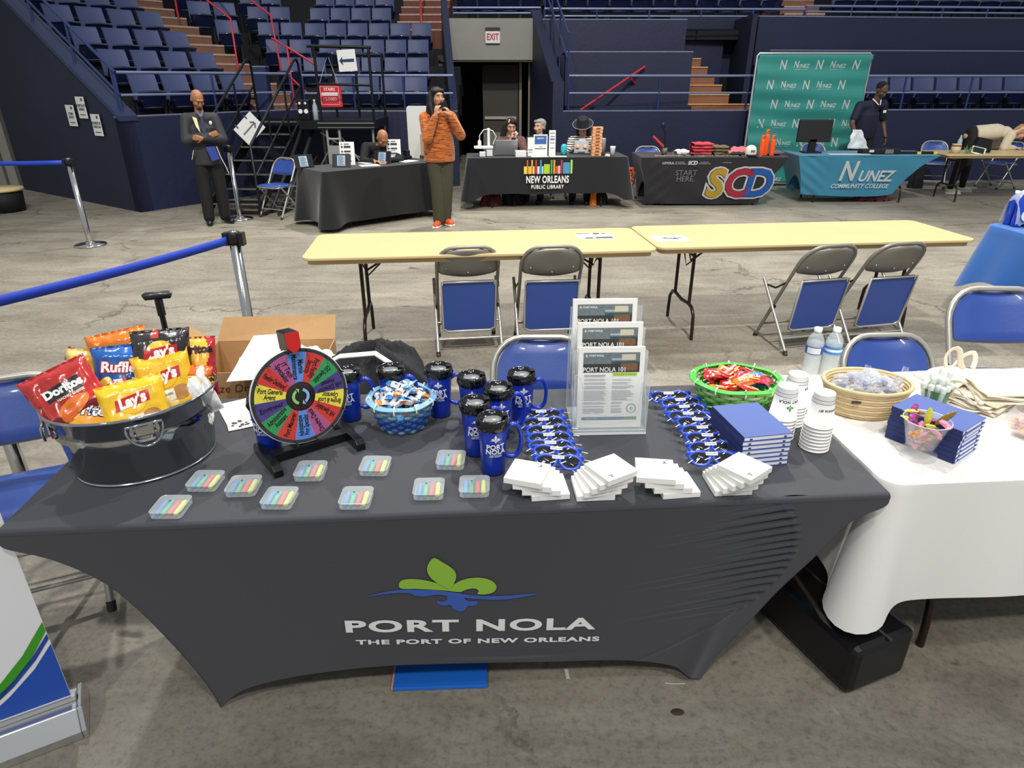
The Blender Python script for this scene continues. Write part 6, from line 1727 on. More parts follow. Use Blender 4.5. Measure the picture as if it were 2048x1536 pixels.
# ================================================================ banner tables with stretch covers
def booth(loc, yaw, L, cm, label, lc, rc, bc, lean=.1, wr=None):
    M = Matrix.Translation(loc) @ Matrix.Rotation(yaw, 4, 'Z')
    c, tf = stretch_cover('tablecloth', L, .76, .745, lc, rc, bc, [cm], wr, lean, 110, 50)
    c.matrix_world = M; tag(c, label, 'tablecloth'); return c, tf, M
SCD = mat('#1b1a1e', .7, noise_s=4, noise_a=.15, sheen=.2)
def wr2(s, z):
    if z > 5: return 0
    return .008*math.sin(s*9+z*14)*(1-z)+.006*math.sin(s*23-z*31)*max(0, 1-abs(s-.3)*3)
c1_, tf1, M1 = booth((1.98, 10.66, 0), R(1), 2.28, SCD, 'black stretch cover with big yellow, red and blue letters', [(0, .731), (.02, .6), (.08, .4), (.10, .2), (.13, .05)], [(2.28, .731), (2.20, .6), (2.06, .42), (1.98, .25), (1.93, .05)], [(.13, .05), (.5, .03), (1.2, .02), (1.7, .03), (1.93, .05)], .08, wr2)
folding_table((2.03, 10.70, 0), R(1), 'folding table under the black stretch cover with big letters', None, L=2.18, W=.68, H=.71)
def ft_(c, tf, txt, size, m, x, z, sx=1, bold=0, shear=0, off=.012, **k):
    def w(co): return Vector((x+co.x, tf(x+co.x, z+co.y)-.01-off-abs(co.z), z+co.y))
    return text(txt, size, m, c, None, sx=sx, bold=bold, shear=shear, warp=w, ext=.0005, **k)
for ch, x, col in (('S', 1.17, '#d9b440'), ('C', 1.52, '#c93a55'), ('D', 1.85, '#2f6fc8')):
    ft_(c1_, tf1, ch, .58, WHT, x, .33, 1.0, .05, .15, .014)
    ft_(c1_, tf1, ch, .58, mat('#1b1b1e', .7), x+.004, .33, 1.0, .024, .15, .018)
    ft_(c1_, tf1, ch, .58, mat(col, .6), x+.008, .33, 1.0, .019, .15, .022)
ft_(c1_, tf1, 'START\nHERE.', .115, mat('#8a8a8e', .6), .72, .46, 1.0, .002, 0, .014, line=.8)
ft_(c1_, tf1, 'LOYOLA', .05, WHT, .42, .655, .9, .002); ft_(c1_, tf1, 'COLLEGE OF\nMUSIC AND MEDIA', .024, WHT, .60, .655, 1, 0); ft_(c1_, tf1, 'SCD', .075, WHT, .80, .655, 1, .005, .15)
ft_(c1_, tf1, 'SCHOOL OF\nCOMMUNICATION', .022, WHT, .98, .655); ft_(c1_, tf1, 'cmm.loyno.edu', .022, WHT, 1.33, .665)
BM = M1 @ Matrix.Translation((0, 0, .748))
def bt(name, label, cat, x, y, rz=0, group=None, M=None): return thing(name, label, cat, group=group, M=(M or BM) @ Matrix.Translation((x, y, 0)) @ Matrix.Rotation(rz, 4, 'Z'))
t = bt('massage_tool', 'black-handled tool with a red grip standing in a small pot', 'tool', .42, .3)
MB().lathe([(0, 0), (.04, 0), (.045, .1), (.0, .1)], 16).build('pot', [mat('#6d6a50', .5)], t); MB().tube([(0, 0, .08), (-.01, 0, .3), (-.05, 0, .42)], .012, 8).ell((-.055, 0, .43), (.03, .02, .04)).build('black_handle', [mat('#0f1012', .4)], t); MB().tube([(-.03, -.02, .12), (-.2, -.02, .27)], .02, 8).build('red_grip', [mat('#c8303c', .5)], t)
random.seed(3)
def folded(label, x, y, w, d, h, c, seed, grp='clothes piled on the black banner table'):
    t = bt('folded_shirt', label, 'clothing', x, y, random.uniform(-.3, .3), grp)
    rg = random.Random(seed); a, b = rg.uniform(0, 6), rg.uniform(0, 6)
    def f(u, v):
        e = min(1, 6*min(u, 1-u)); ang = 2*PI*v
        return ((u-.5)*w+.01*math.sin(ang*2+a), d/2*math.cos(ang)*(1+.08*math.sin(u*12+b)), h/2+h/2*math.sin(ang)*(.6+.4*e)*(1+.15*math.sin(u*15+a)))
    MB().grid(f, 16, 12).build('cloth', [c], t); return t
RED = mat('#b8404a', .85, noise_s=20, noise_a=.3); CAMO = mat('#6a5f44', .9, noise_s=22, noise_a=.7); PNK = mat('#d07074', .85, noise_s=12, noise_a=.3)
for i in range(4):
    folded(f'red folded shirt, {["lowest", "second", "third", "topmost"][i]} of the red pile on the banner table', .98, .25, .32, .26, .06, RED, i).location.z += .045*i
for i in range(3):
    folded(f'camouflage folded shirt, {["lowest", "middle", "topmost"][i]} of the camouflage pile', 1.27, .25, .26, .24, .06, CAMO, 10+i).location.z += .045*i
folded('pink folded shirt beside the white cap', 1.50, .25, .26, .2, .07, PNK, 21); folded('pink shirt under the pink and grey pile by the cap', 1.62, .32, .3, .22, .12, PNK, 22)
folded('black folded cloth before the pink shirt', 1.52, .14, .2, .12, .06, mat('#202024', .8), 23); folded('white rumpled cloth at the left of the clothes piles', .66, .2, .22, .16, .09, mat('#c9c8c4', .85, noise_s=20, noise_a=.3), 24)
folded('purple scarf piled at the right end of the banner table', 2.1, .25, .3, .24, .07, mat('#6a5264', .85, noise_s=25, noise_a=.5), 25)
t = bt('cap', 'white cap with a black brim on the banner table', 'cap', 1.72, .12)
MB().lathe([(.085, .02), (.088, .07), (.07, .13), (.03, .155), (0, .16)], 20).build('crown', [mat('#d9d7d0', .8)], t); MB().box((-.08, -.16, .015), (.08, -.02, .025)).build('brim', [mat('#17181b', .6)], t, bevel=.008); MB().box((-.03, -.092, .06), (.035, -.084, .09)).build('patch', [mat('#6f6f70', .6)], t)
t0 = None
for i, (x, y, h) in enumerate([(1.88, .10, .30), (1.96, .16, .38), (2.04, .10, .30)]):
    t = bt('drink_bottle', f'orange tall bottle, {["left", "middle and tallest", "right"][i]} of three on the banner table', 'bottle', x, y, 0, 'orange bottles on the banner table')
    MB().lathe([(0, 0), (.036, 0), (.038, .01), (.038, h*.72), (.03, h*.82), (.024, h*.84), (.026, h), (0, h)], 20).build('bottle_body', [mat('#e8551a', .35)], t)
    MB().lathe([(.012, 0), (.02, .004)], 12, M=facing((0, -.032, h*.9))).build('cap_ring', [mat('#2c2522', .4)], t)
mb = MB(); rg = random.Random(1)
for i in range(60): mb.box((-.03, -.008, 0), (.03, .008, .012), M=TR((rg.uniform(.2, 1.9), rg.uniform(.03, .14), .001), rz=rg.uniform(0, 3)))
t = mb.build('sticker_scatter', [mat('#9c8a80', .7, noise_s=9, noise_a=.8)], None, M=BM); tag(t, 'scatter of small stickers along the front of the banner table', 'stickers', kind='stuff')
# orange cable coil
q = at(1256, 372, 0)
mb = MB(); rg = random.Random(5)
pts = [(.11*math.cos(a*2.4+rg.uniform(-.2, .2)), .07*math.sin(a*1.7)+.0, .17+.15*math.sin(a*1.13+rg.uniform(-.3, .3))) for a in [i*.45 for i in range(90)]]
mb.tube(pts, .008, 5); o = mb.build('orange_cable', [mat('#e8632c', .5)], None, loc=(q.x, q.y+.1, 0)); tag(o, 'tangled orange extension cord on the floor between two banner tables', 'cable')
# teal booth
TEAL = mat('#2f7894', .7, noise_s=3, noise_a=.1, sheen=.25)
def wr3(s, z):
    if z > 5: return 0
    g = max(0, 1-abs(s-.25)/.35); return .012*g*math.sin((z+s*.7)*38)*(1-z*.5)+.008*math.sin(s*7+z*9)
c2_, tf2, M2 = booth((4.50, 10.92, 0), 0, 2.22, TEAL, 'teal blue stretch cover with white college lettering', [(0, .731), (.04, .6), (.10, .4), (.14, .25), (.16, .14)], [(2.22, .731), (2.0, .6), (1.82, .42), (1.72, .28), (1.64, .14)], [(.16, .14), (.5, .12), (1.0, .10), (1.4, .11), (1.64, .14)], .1, wr3)
folding_table((4.55, 10.96, 0), 0, 'folding table under the teal cover, legs showing below', None, L=2.12, W=.68, H=.71)
ft_(c2_, tf2, 'N', .42, WHT, .82, .49, .78, .010, .2, .02); ft_(c2_, tf2, 'UNEZ', .235, WHT, 1.27, .42, .88, .006, .25, .02)
ft_(c2_, tf2, 'COMMUNITY COLLEGE', .095, WHT, 1.06, .27, .92, .002, .25, .02)
B2 = M2 @ Matrix.Translation((0, 0, .748))
t = bt('computer_monitor', 'black computer monitor seen from behind on the teal table', 'monitor', .34, .35, 0, None, B2)
MB().box((-.27, 0, .16), (.27, .05, .50)).build('screen_shell', [mat('#1c1b1c', .5)], t, bevel=.01); MB().box((-.06, .0, .02), (.05, .05, .2)).build('neck', [mat('#101012', .4)], t); MB().box((-.15, -.08, 0), (.13, .12, .02)).build('foot', [mat('#101012', .4)], t, bevel=.006)
t = bt('black_tray', 'black tray of dark boxes on the teal table', 'tray', 1.35, .2, 0, None, B2)
MB().box((-.3, -.08, 0), (.0, .1, .07)).box((.0, -.08, 0), (.3, .1, .08)).build('boxes', [mat('#141416', .5)], t, bevel=.01); MB().box((-.2, -.09, .03), (-.13, -.081, .065)).build('label', [mat('#c9c9c5', .6)], t); MB().box((.05, -.09, .01), (.18, -.081, .07)).build('grey_panel', [mat('#6a6d6c', .5)], t)
t = bt('black_strip', 'long black strip with yellow end tags on the teal table', 'strip', 1.95, .2, 0, None, B2)
MB().box((-.3, -.05, 0), (.3, .08, .03)).build('strip', [mat('#131314', .5)], t); [MB().box((x_, -.06, .0), (x_+.06, -.03, .035)).build('yellow_tag', [mat('#e0c050', .5)], t) for x_ in (-.02, .24)]
o = MB().box((-.35, -.06, 0), (.3, .06, .004)).build('paper_sheet', [mat('#dfe3e4', .7)], None, M=B2 @ Matrix.Translation((.85, .1, .001))); tag(o, 'white papers along the front of the teal table', 'paper')
cloth_heap(.3, .15, .09, 44, mat('#8c4a50', .8, noise_s=14, noise_a=.5), 'clothes_heap', 'pink and dark clothes heaped on the floor under the teal table', 'clothing', (6.0, 11.3, 0))
# backdrop
bd = thing('backdrop', 'teal fabric backdrop with repeated white college lettering', 'backdrop', (4.36, 12.9, 0), 0)
def bf(u, v):
    x = -.05+1.98*u; z = .06+2.16*v
    return (x+(.0 if v < .97 or (.03 < u < .97) else .02), .02*math.sin(z*6+x*1.7)+.012*math.sin(z*15-x*3)*(1-v)+.01*math.sin(z*22+x), z)
MB().grid(bf, 60, 70).build('fabric', [mat('#248078', .6, noise_s=2, noise_a=.12, sheen=.3)], bd, solid=.02)
mb = MB().tube([(-.06, .03, .04), (-.06, .03, 2.2), (-.03, .03, 2.24), (1.91, .03, 2.24), (1.94, .03, 2.2), (1.94, .03, .04)], .02, 8).tube([(-.06, .03, .05), (1.94, .03, .05)], .02, 8); mb.build('frame', [mat('#b8bcbc', .3, .6)], bd)
for s in (0.2, 1.7): MB().box((s-.03, -.2, 0), (s+.03, .3, .03)).build('foot', [mat('#b8bcbc', .3, .6)], bd)
for r in range(7):
    z = 2.05-.32*r
    for k in range(-1, 6):
        x = .32*k+.08+(.0 if r % 2 == 0 else .16)-.03*r
        full = (k+r) % 2 == 0
        def w(co, x=x, z=z):
            X = x+co.x; Z = z+co.y; p = bf((X+.05)/1.98, (Z-.06)/2.16); return Vector((X, p[1]-.0135-abs(co.z), Z))
        hw = .13 if full else .05
        if x-hw < -.03 or x+hw > 1.92: continue
        if full:
            text('N', .15, WHT, bd, None, sx=.75, bold=.003, shear=.15, warp=lambda co, w=w: w(co+Vector((-.085, .01, 0))), ext=.0005, res=1)
            text('UNEZ', .085, WHT, bd, None, sx=.9, bold=.0015, shear=.2, warp=lambda co, w=w: w(co+Vector((.045, -.012, 0))), ext=.0005, res=1)
            text('COMMUNITY COLLEGE', .022, WHT, bd, None, shear=.2, warp=lambda co, w=w: w(co+Vector((0, -.065, 0))), ext=.0005, res=1)
        else: text('N', .21, WHT, bd, None, sx=.75, bold=.004, shear=.15, warp=w, ext=.0005, res=1)
# far right bare table
folding_table((6.88, 10.98, 0), R(1), 'bare tan folding table at the far right with a person bent over it', None, L=2.44)
B5 = Matrix.Translation((6.88, 10.98, .747))
t = bt('can', 'pale round tin on the far right table', 'tin', .25, .25, 0, None, B5); MB().lathe([(0, 0), (.07, 0), (.07, .14), (0, .14)], 20).build('tin_body', [mat('#cdbf9c', .5)], t); MB().lathe([(.071, .1), (.071, .13)], 20).build('brown_band', [mat('#8a6a48', .5)], t)
t = bt('tablet', 'tablet with a white frame leaning on the far right table', 'tablet', .55, .15, -.2, None, B5); MB(Matrix.Rotation(-.9, 4, 'X') @ Matrix.Rotation(.35, 4, 'Y')).box((-.1, 0, 0), (.1, .012, .16)).build('frame', [mat('#dfe6d8', .4)], t, bevel=.004); MB(Matrix.Rotation(-.9, 4, 'X') @ Matrix.Rotation(.35, 4, 'Y')).box((-.08, -.003, .02), (.08, 0, .14)).build('screen', [mat('#1a2416', .2)], t)
t = bt('black_bag', 'black angular bag behind the tablet on the far right table', 'bag', .72, .35, 0, None, B5); MB().prism([(-.14, 0), (.14, 0), (.12, .2), (-.1, .24)], -.05, .05, M=Matrix.Rotation(PI/2, 4, 'X')).build('bag_body', [mat('#101113', .6)], t, bevel=.01)
t = bt('water_bottle', 'clear crumpled bottle behind the tin on the far right table', 'bottle', .38, .4, 0, None, B5); MB().lathe([(0, 0), (.035, 0), (.035, .18), (.013, .23), (.013, .26), (0, .26)], 12).build('bottle_body', [mat('#c9dcd8', .1, alpha=.5, coat=1)], t)
t = bt('small_plant', 'small green sprig beside the tin on the far right table', 'plant', .40, .18, 0, None, B5); mb = MB(); rg = random.Random(4)
for i in range(14):
    a = rg.uniform(0, 6.28); mb.add([(0, 0, 0), (.04*math.cos(a)-.01, .04*math.sin(a), .06), (.08*math.cos(a), .08*math.sin(a), rg.uniform(.04, .13)), (.04*math.cos(a)+.012, .04*math.sin(a), .05)], [(0, 1, 2, 3)])
mb.build('leaves', [mat('#7a9a6a', .6)], t, solid=.002)
o = MB().box((-.2, -.1, 0), (.25, .1, .004)).build('paper_sheet', [mat('#e4e6e4', .7)], None, M=B5 @ Matrix.Translation((1.9, .25, .001))); tag(o, 'white papers under the bent person at the far right', 'paper')
o = cloth_heap(.12, .1, .5, 77, mat('#101116', .9), 'black_coat', 'black coat hanging over the chair under the far right table', 'coat', (7.45, 12.65, .0))
# ================================================================ people
def cap(mb, a, b, ra, rb, n=14, mi=0, fl=1.0, up=None):
    a, b = Vector(a), Vector(b); d = (b-a); L = d.length; d = d/L if L > 1e-6 else Vector((0, 0, 1))
    pts = []; rs = []
    for k in (-1, -.92, -.7, -.38): pts.append(a+d*ra*k); rs.append(ra*math.sqrt(max(.0004, 1-k*k)))
    pts.append(a); rs.append(ra); pts.append(b); rs.append(rb)
    for k in (.38, .7, .92, 1): pts.append(b+d*rb*k); rs.append(rb*math.sqrt(max(.0004, 1-k*k)))
    mb.tube(pts, rs, n, mi, flat=fl, up=up)
def blob(name, mb, m, parent, voxel=.012, smooth=6, fac=.5):
    """fuse overlapping lobes into one continuous skin"""
    me = bpy.data.meshes.new('t'); me.from_pydata([tuple(v) for v in mb.v], [], mb.f)
    o = bpy.data.objects.new('t', me); COL.objects.link(o)
    r = o.modifiers.new('r', 'REMESH'); r.mode = 'VOXEL'; r.voxel_size = voxel
    s = o.modifiers.new('s', 'SMOOTH'); s.iterations = smooth; s.factor = fac
    dg = bpy.context.evaluated_depsgraph_get(); e = o.evaluated_get(dg)
    m2 = bpy.data.meshes.new_from_object(e); bpy.data.objects.remove(o); bpy.data.meshes.remove(me)
    m2.materials.clear(); m2.materials.append(m)
    m2.polygons.foreach_set('use_smooth', [True]*len(m2.polygons)); m2.polygons.foreach_set('material_index', [0]*len(m2.polygons))
    m2.name = name
    q = bpy.data.objects.new(name, m2); COL.objects.link(q)
    if parent is not None: q.parent = parent
    return q
def hand(mb, w, d, side, palm_n, curl=.5, s=1.0):
    """palm and five fingers; w wrist, d direction of the hand, palm_n palm normal"""
    w = Vector(w); d = Vector(d).normalized(); n = Vector(palm_n).normalized(); n = (n-d*n.dot(d)).normalized(); x = d.cross(n)*side
    pc = w+d*.045*s
    for k in (-1.5, -.5, .5, 1.5):
        cap(mb, w+d*.015*s+x*.008*k*s, w+d*.088*s+x*.0195*k*s, .014*s, .0115*s, 8)
    for k, L in ((-1.5, .068), (-.5, .078), (.5, .072), (1.5, .056)):
        b = w+d*.088*s+x*.0195*k*s; c = curl*(1+.08*k)
        p1 = b+(d*math.cos(c*.6)+n*math.sin(c*.6))*L*.48*s
        p2 = p1+(d*math.cos(c*1.5)+n*math.sin(c*1.5))*L*.30*s
        p3 = p2+(d*math.cos(c*2.2)+n*math.sin(c*2.2))*L*.22*s
        cap(mb, b, p1, .0105*s, .0098*s, 8); cap(mb, p1, p2, .0098*s, .0092*s, 8); cap(mb, p2, p3, .0092*s, .0078*s, 8)
    t0 = w+d*.028*s-x*.022*s; t1 = t0+(d*.55-x*.75+n*.35).normalized()*.042*s; t2 = t1+(d*.85-x*.2+n*.5).normalized()*.034*s
    cap(mb, t0, t1, .0145*s, .0115*s, 8); cap(mb, t1, t2, .0115*s, .009*s, 8)
def upv(D):
    d = (D['che']-D['pel']).normalized(); return (0, 0, 1) if abs(d.y) > .7 else (0, 1, 0)
def person(label, loc, yaw, J, skin, S=1.0, fem=False, voxel=.009, head_rot=(0, 0, 0), belly=0, group=None, hands=True):
    """J: joints in metres, figure faces -Y, origin on the floor. Returns root and dict of helpers"""
    t = thing('person', label, 'person', loc, yaw, group)
    t.scale = (S, S, S)
    D = dict(pel=(0, 0, .96), che=(0, 0, 1.30), nek=(0, 0, 1.46), hed=(0, -.015, 1.64),
             shl=(.185, 0, 1.41), shr=(-.185, 0, 1.41), ell=(.24, .02, 1.13), elr=(-.24, .02, 1.13), wrl=(.25, -.06, .88), wrr=(-.25, -.06, .88),
             hil=(.09, 0, .93), hir=(-.09, 0, .93), knl=(.10, -.01, .50), knr=(-.10, -.01, .50), anl=(.11, .02, .09), anr=(-.11, .02, .09), tol=(.13, -.13, .035), tor=(-.13, -.13, .035))
    D.update({k: v for k, v in J.items() if k != 'curl'}); D = {k: Vector(v) for k, v in D.items()}
    mb = MB(); uv = upv(D)
    cap(mb, D['pel'], D['che'], .125+belly*.3, .135, 18, fl=.75, up=uv)
    cap(mb, D['che'], D['nek']-Vector((0, 0, .05)), .125, .085, 16, fl=.75, up=uv)
    cap(mb, D['nek']-Vector((0, 0, .04)), D['nek'].lerp(D['hed'], .6), .058, .052, 14)
    for s in 'lr':
        cap(mb, D['che'].lerp(D['nek'], .7), D['sh'+s], .07, .062, 12); cap(mb, D['sh'+s], D['el'+s], .052, .042, 12); cap(mb, D['el'+s], D['wr'+s], .042, .027, 12)
        cap(mb, D['pel'], D['hi'+s], .11, .095, 12); cap(mb, D['hi'+s], D['kn'+s], .088, .058, 12); cap(mb, D['kn'+s], D['an'+s], .058, .04, 12); cap(mb, D['an'+s]-Vector((0, 0, .03)), D['to'+s], .045, .035, 10)
        if hands:
            sd = 1 if s == 'l' else -1
            hd = D.get('hd'+s, D['wr'+s]-D['el'+s]); hn = D.get('hn'+s, Vector((-sd, 0, 0)))
            hand(mb, D['wr'+s], hd, -sd, hn, J.get('curl', .45))
    HM = Matrix.Translation(D['hed']) @ Euler(head_rot).to_matrix().to_4x4()
    hb = MB(HM)
    hb.ell((0, .012, .03), (.076, .096, .092), n=20, m=14); hb.ell((0, -.018, -.03), (.062, .074, .075), n=18, m=12); hb.ell((0, -.045, -.078), (.036, .036, .030))
    cap(hb, (0, -.092, .01), (0, -.108, -.028), .011, .015, 8); hb.ell((0, -.082, .038), (.055, .016, .014)); hb.ell((0, -.087, -.058), (.024, .012, .010))
    for s in (-1, 1): hb.ell((s*.077, .012, -.005), (.011, .020, .031)); hb.ell((s*.045, -.066, -.02), (.022, .022, .02)); hb.ell((s*.012, -.102, -.03), (.010, .010, .008))
    mb.add(hb.v, hb.f)
    body = blob('body', mb, skin, t, voxel, 4)
    f = MB(HM)
    for s in (-1, 1): f.ell((s*.030, -.0835, .012), (.0090, .0055, .0036), n=10, m=6)
    f.build('eyes', [mat('#e6e2dc', .3)], t)
    f = MB(HM)
    for s in (-1, 1): f.ell((s*.030, -.0888, .012), (.0042, .002, .0042), n=8, m=5)
    f.build('pupils', [mat('#1a1210', .2)], t)
    f = MB(HM).tube([(-.022, -.094, -.056), (-.01, -.099, -.053), (0, -.0995, -.055), (.01, -.099, -.053), (.022, -.094, -.056)], [.002, .005, .0055, .005, .002], 6, flat=.6)
    f.build('mouth', [mat('#8a4a42', .5)], t)
    f = MB(HM)
    for s in (-1, 1): f.tube([(s*.016, -.096, .031), (s*.033, -.094, .037), (s*.050, -.082, .031)], [.003, .004, .002], 6)
    f.build('eyebrows', [mat('#1d1512', .8)], t)
    return t, D, HM
def top_(t, D, m, name='shirt', g=.018, sleeves=1.0, hem=None, extra=None, vox=.012, cuff=.036, belly=0, sm=5):
    mb = MB(); hem = hem or D['pel']-Vector((0, 0, .04))
    uv = upv(D); mb.tube([hem, hem.lerp(D['che'], .4), hem.lerp(D['che'], .75), D['che']], [.152+g+belly*.8, .148+g+belly, .150+g+belly*.4, .146+g], 24, flat=.74, up=uv)
    cap(mb, D['che'], D['nek']-Vector((0, 0, .07)), .138+g, .085+g*.6, 16, fl=.72, up=uv)
    for s in 'lr':
        cap(mb, D['che'].lerp(D['nek'], .6), D['sh'+s], .075+g*.6, .058+g*.6, 12)
        e = D['sh'+s].lerp(D['el'+s], min(1, sleeves*1.6 if sleeves < .6 else 1)); cap(mb, D['sh'+s], e, .055+g*.8, .044+g*.8, 12)
        if sleeves >= 1: cap(mb, D['el'+s], D['el'+s].lerp(D['wr'+s], .93), .044+g*.8, cuff, 12)
    if extra: extra(mb)
    return blob(name, mb, m, t, vox, sm)
def legs_(t, D, m, g=.014, flare=.06, name='trousers', vox=.013):
    mb = MB(); cap(mb, D['pel']+Vector((0, 0, .02)), D['pel']-Vector((0, 0, .04)), .145+g*.5, .145+g*.5, 16, fl=.74, up=(0, 1, 0))
    for s in 'lr':
        cap(mb, D['pel'], D['hi'+s], .105+g*.5, .095+g*.5, 12); cap(mb, D['hi'+s], D['kn'+s], .090+g*.7, .068+g, 12); cap(mb, D['kn'+s], D['an'+s]+Vector((0, 0, .0)), .068+g, flare, 12)
    return blob(name, mb, m, t, vox, 5)
def shoes_(t, D, m, sole=None):
    for s in 'lr':
        mb = MB(); a = D['an'+s]-Vector((0, 0, .035)); to = D['to'+s]
        cap(mb, a+Vector((0, 0, .01)), to, .052, .042, 12); cap(mb, a+(a-to).normalized()*.02, a, .045, .05, 10)
        sh = blob('shoe', mb, m, t, .010, 3)
        if sole:
            d = (to-a); d.z = 0; d.normalize(); n = Vector((-d.y, d.x, 0)); b0 = Vector((a.x, a.y, .0))-d*.06; b1 = Vector((to.x, to.y, 0))+d*.04
            q = MB(); q.add([b0-n*.04, b1-n*.045, b1+n*.045, b0+n*.04]+[v+Vector((0, 0, .028)) for v in (b0-n*.04, b1-n*.045, b1+n*.045, b0+n*.04)], [(0, 3, 2, 1), (4, 5, 6, 7), (0, 1, 5, 4), (1, 2, 6, 5), (2, 3, 7, 6), (3, 0, 4, 7)]); q.build('sole', [sole], sh, bevel=.01)
def hair_(t, HM, m, fn, vox=.010, name='hair'):
    mb = MB(HM); fn(mb); return blob(name, mb, m, t, vox, 3)
SK1 = mat('#9c6a48', .5); SK2 = mat('#b8876a', .5); SK3 = mat('#c99a80', .5); SK4 = mat('#5a3d2e', .45); SK5 = mat('#d2a58c', .5)
PX = lambda px, py, z=0: at(px, py, z)

# --- security guard with folded arms
q = at(432, 448)
J = dict(pel=(0, 0, .97), che=(0, .0, 1.30), nek=(0, -.01, 1.47), hed=(.0, -.075, 1.645), shl=(.175, 0, 1.41), shr=(-.175, 0, 1.41), ell=(.235, -.10, 1.14), elr=(-.235, -.10, 1.14), wrl=(-.03, -.23, 1.17), wrr=(.05, -.21, 1.21), hdl=(-1, -.0, .12), hdr=(1, .1, .15), hnl=(0, 1, 0), hnr=(0, 1, 0), curl=.9,
         anl=(.10, .02, .09), anr=(-.12, -.02, .09), tol=(.16, -.12, .035), tor=(-.14, -.17, .035))
t, D, HM = person('bald security guard standing with folded arms in a dark jacket, looking down', (q.x+.02, q.y+.06, 0), R(30), J, SK1, .965, head_rot=(.58, 0, .25))
JK = mat('#2a2b2e', .7, noise_s=6, noise_a=.15, bump=.1, bump_s=40)
top_(t, D, JK, 'jacket', .028, 1, hem=D['pel']+Vector((.0, 0, -.16)), cuff=.042, belly=.012)
legs_(t, D, mat('#121111', .8), .018, .075); shoes_(t, D, mat('#0f0f10', .3))
mb = MB(); cap(mb, (-.035, -.085, 1.50), (0, -.15, 1.42), .02, .014); cap(mb, (.035, -.085, 1.50), (0, -.15, 1.42), .02, .014); blob('collar', mb, mat('#5d6070', .7), t, .009, 2)
MB().add([(-.015, -.165, 1.44), (.015, -.165, 1.44), (.028, -.185, 1.26), (0, -.19, 1.23), (-.028, -.185, 1.26)], [(0, 1, 2, 3, 4)]).build('tie', [mat('#29304e', .5)], t, solid=.008)
MB().add([(-.11, -.155, 1.44), (-.06, -.17, 1.42), (-.05, -.20, 1.24), (-.09, -.19, 1.32)], [(0, 1, 2, 3)]).build('pale_flap', [mat('#e2d5a0', .6)], t, solid=.006)
MB().ell((.10, -.185, 1.36), (.02, .008, .025)).build('badge', [mat('#d8d8d4', .5)], t)
MB().add([(-.02, -.21, 1.06), (.10, -.205, 1.06), (.13, -.21, .90), (.03, -.215, .87)], [(0, 1, 2, 3)]).build('blue_cloth', [mat('#2a3c8a', .7)], t, solid=.02)
MB().tube([(.12, -.20, 1.06), (.15, -.21, .92), (.20, -.2, .78), (.22, -.2, .70)], .006, 6).tube([(-.17, -.16, 1.02), (-.21, -.14, .90)], .005, 5).build('cord', [mat('#c9c9c6', .5)], t)
hair_(t, HM, mat('#2a1d18', .8), lambda m: (m.ell((0, -.062, -.088), (.032, .030, .024)), m.ell((0, -.098, -.043), (.026, .010, .007))), .007, 'beard')

# --- person in the orange sweater, phone at the face
q = at(884, 452)
J = dict(pel=(0, 0, .95), che=(.0, 0, 1.28), nek=(0, -.01, 1.46), hed=(.0, -.03, 1.635), ell=(.27, -.12, 1.18), elr=(-.20, -.16, 1.15), wrl=(.12, -.19, 1.42), wrr=(-.085, -.19, 1.43), hdl=(-.45, .1, 1), hdr=(.25, .0, 1), hnl=(-.8, .5, 0), hnr=(.8, .5, 0), curl=.8,
         knl=(.075, -.02, .50), knr=(-.06, -.05, .50), anl=(.05, .02, .09), anr=(-.06, -.06, .09), tol=(.09, -.12, .035), tor=(-.14, -.17, .035), shl=(.175, 0, 1.40), shr=(-.175, 0, 1.40))
t, D, HM = person('person in an orange knit sweater and olive trousers holding a phone to the face', (q.x, q.y+.06, 0), R(22), J, SK2, .985, head_rot=(-.05, 0, .15))
def stripes():
    m = mat('#c8641c', .9, noise_s=0, sheen=.3, bump=0, name='knit').copy(); nt = m.node_tree; b = nt.nodes['Principled BSDF']
    tc = nt.nodes.new('ShaderNodeTexCoord'); mp = nt.nodes.new('ShaderNodeMapping'); mp.inputs['Scale'].default_value = (9, 9, 75)
    n = nt.nodes.new('ShaderNodeTexNoise'); n.inputs['Scale'].default_value = 1.2; n.inputs['Detail'].default_value = 3
    r = nt.nodes.new('ShaderNodeValToRGB'); r.color_ramp.elements[0].position = .38; r.color_ramp.elements[0].color = lin('#6a3413'); r.color_ramp.elements[1].position = .55; r.color_ramp.elements[1].color = lin('#bb6420')
    nt.links.new(tc.outputs['Object'], mp.inputs[0]); nt.links.new(mp.outputs[0], n.inputs['Vector']); nt.links.new(n.outputs['Fac'], r.inputs[0]); nt.links.new(r.outputs[0], b.inputs['Base Color']); return m
top_(t, D, stripes(), 'sweater', .030, 1, hem=D['pel']+Vector((0, 0, -.10)), cuff=.045, belly=.034)
legs_(t, D, mat('#3f3c2c', .85, noise_s=8, noise_a=.12), .024, .085); shoes_(t, D, mat('#d9501e', .6), mat('#e6ded4', .6))
def hf(m):
    m.ell((0, .03, .045), (.098, .105, .092)); cap(m, (-.075, .04, .02), (-.10, .03, -.18), .055, .06); cap(m, (.06, .05, .02), (.09, .06, -.14), .05, .045); cap(m, (-.10, .0, -.10), (-.085, -.05, -.30), .045, .035); cap(m, (0, .08, 0), (0, .07, -.22), .075, .06); cap(m, (-.06, -.045, .075), (.05, -.055, .08), .03, .03)
hair_(t, HM, mat('#0c0a0a', .6, bump=.5, bump_s=90), hf)
MB().box((-.03, -.004, -.06), (.03, .004, .06), M=HM @ TR((.0, -.145, -.085), .1, 1.25, .1)).build('phone', [mat('#1c1a1c', .2)], t)

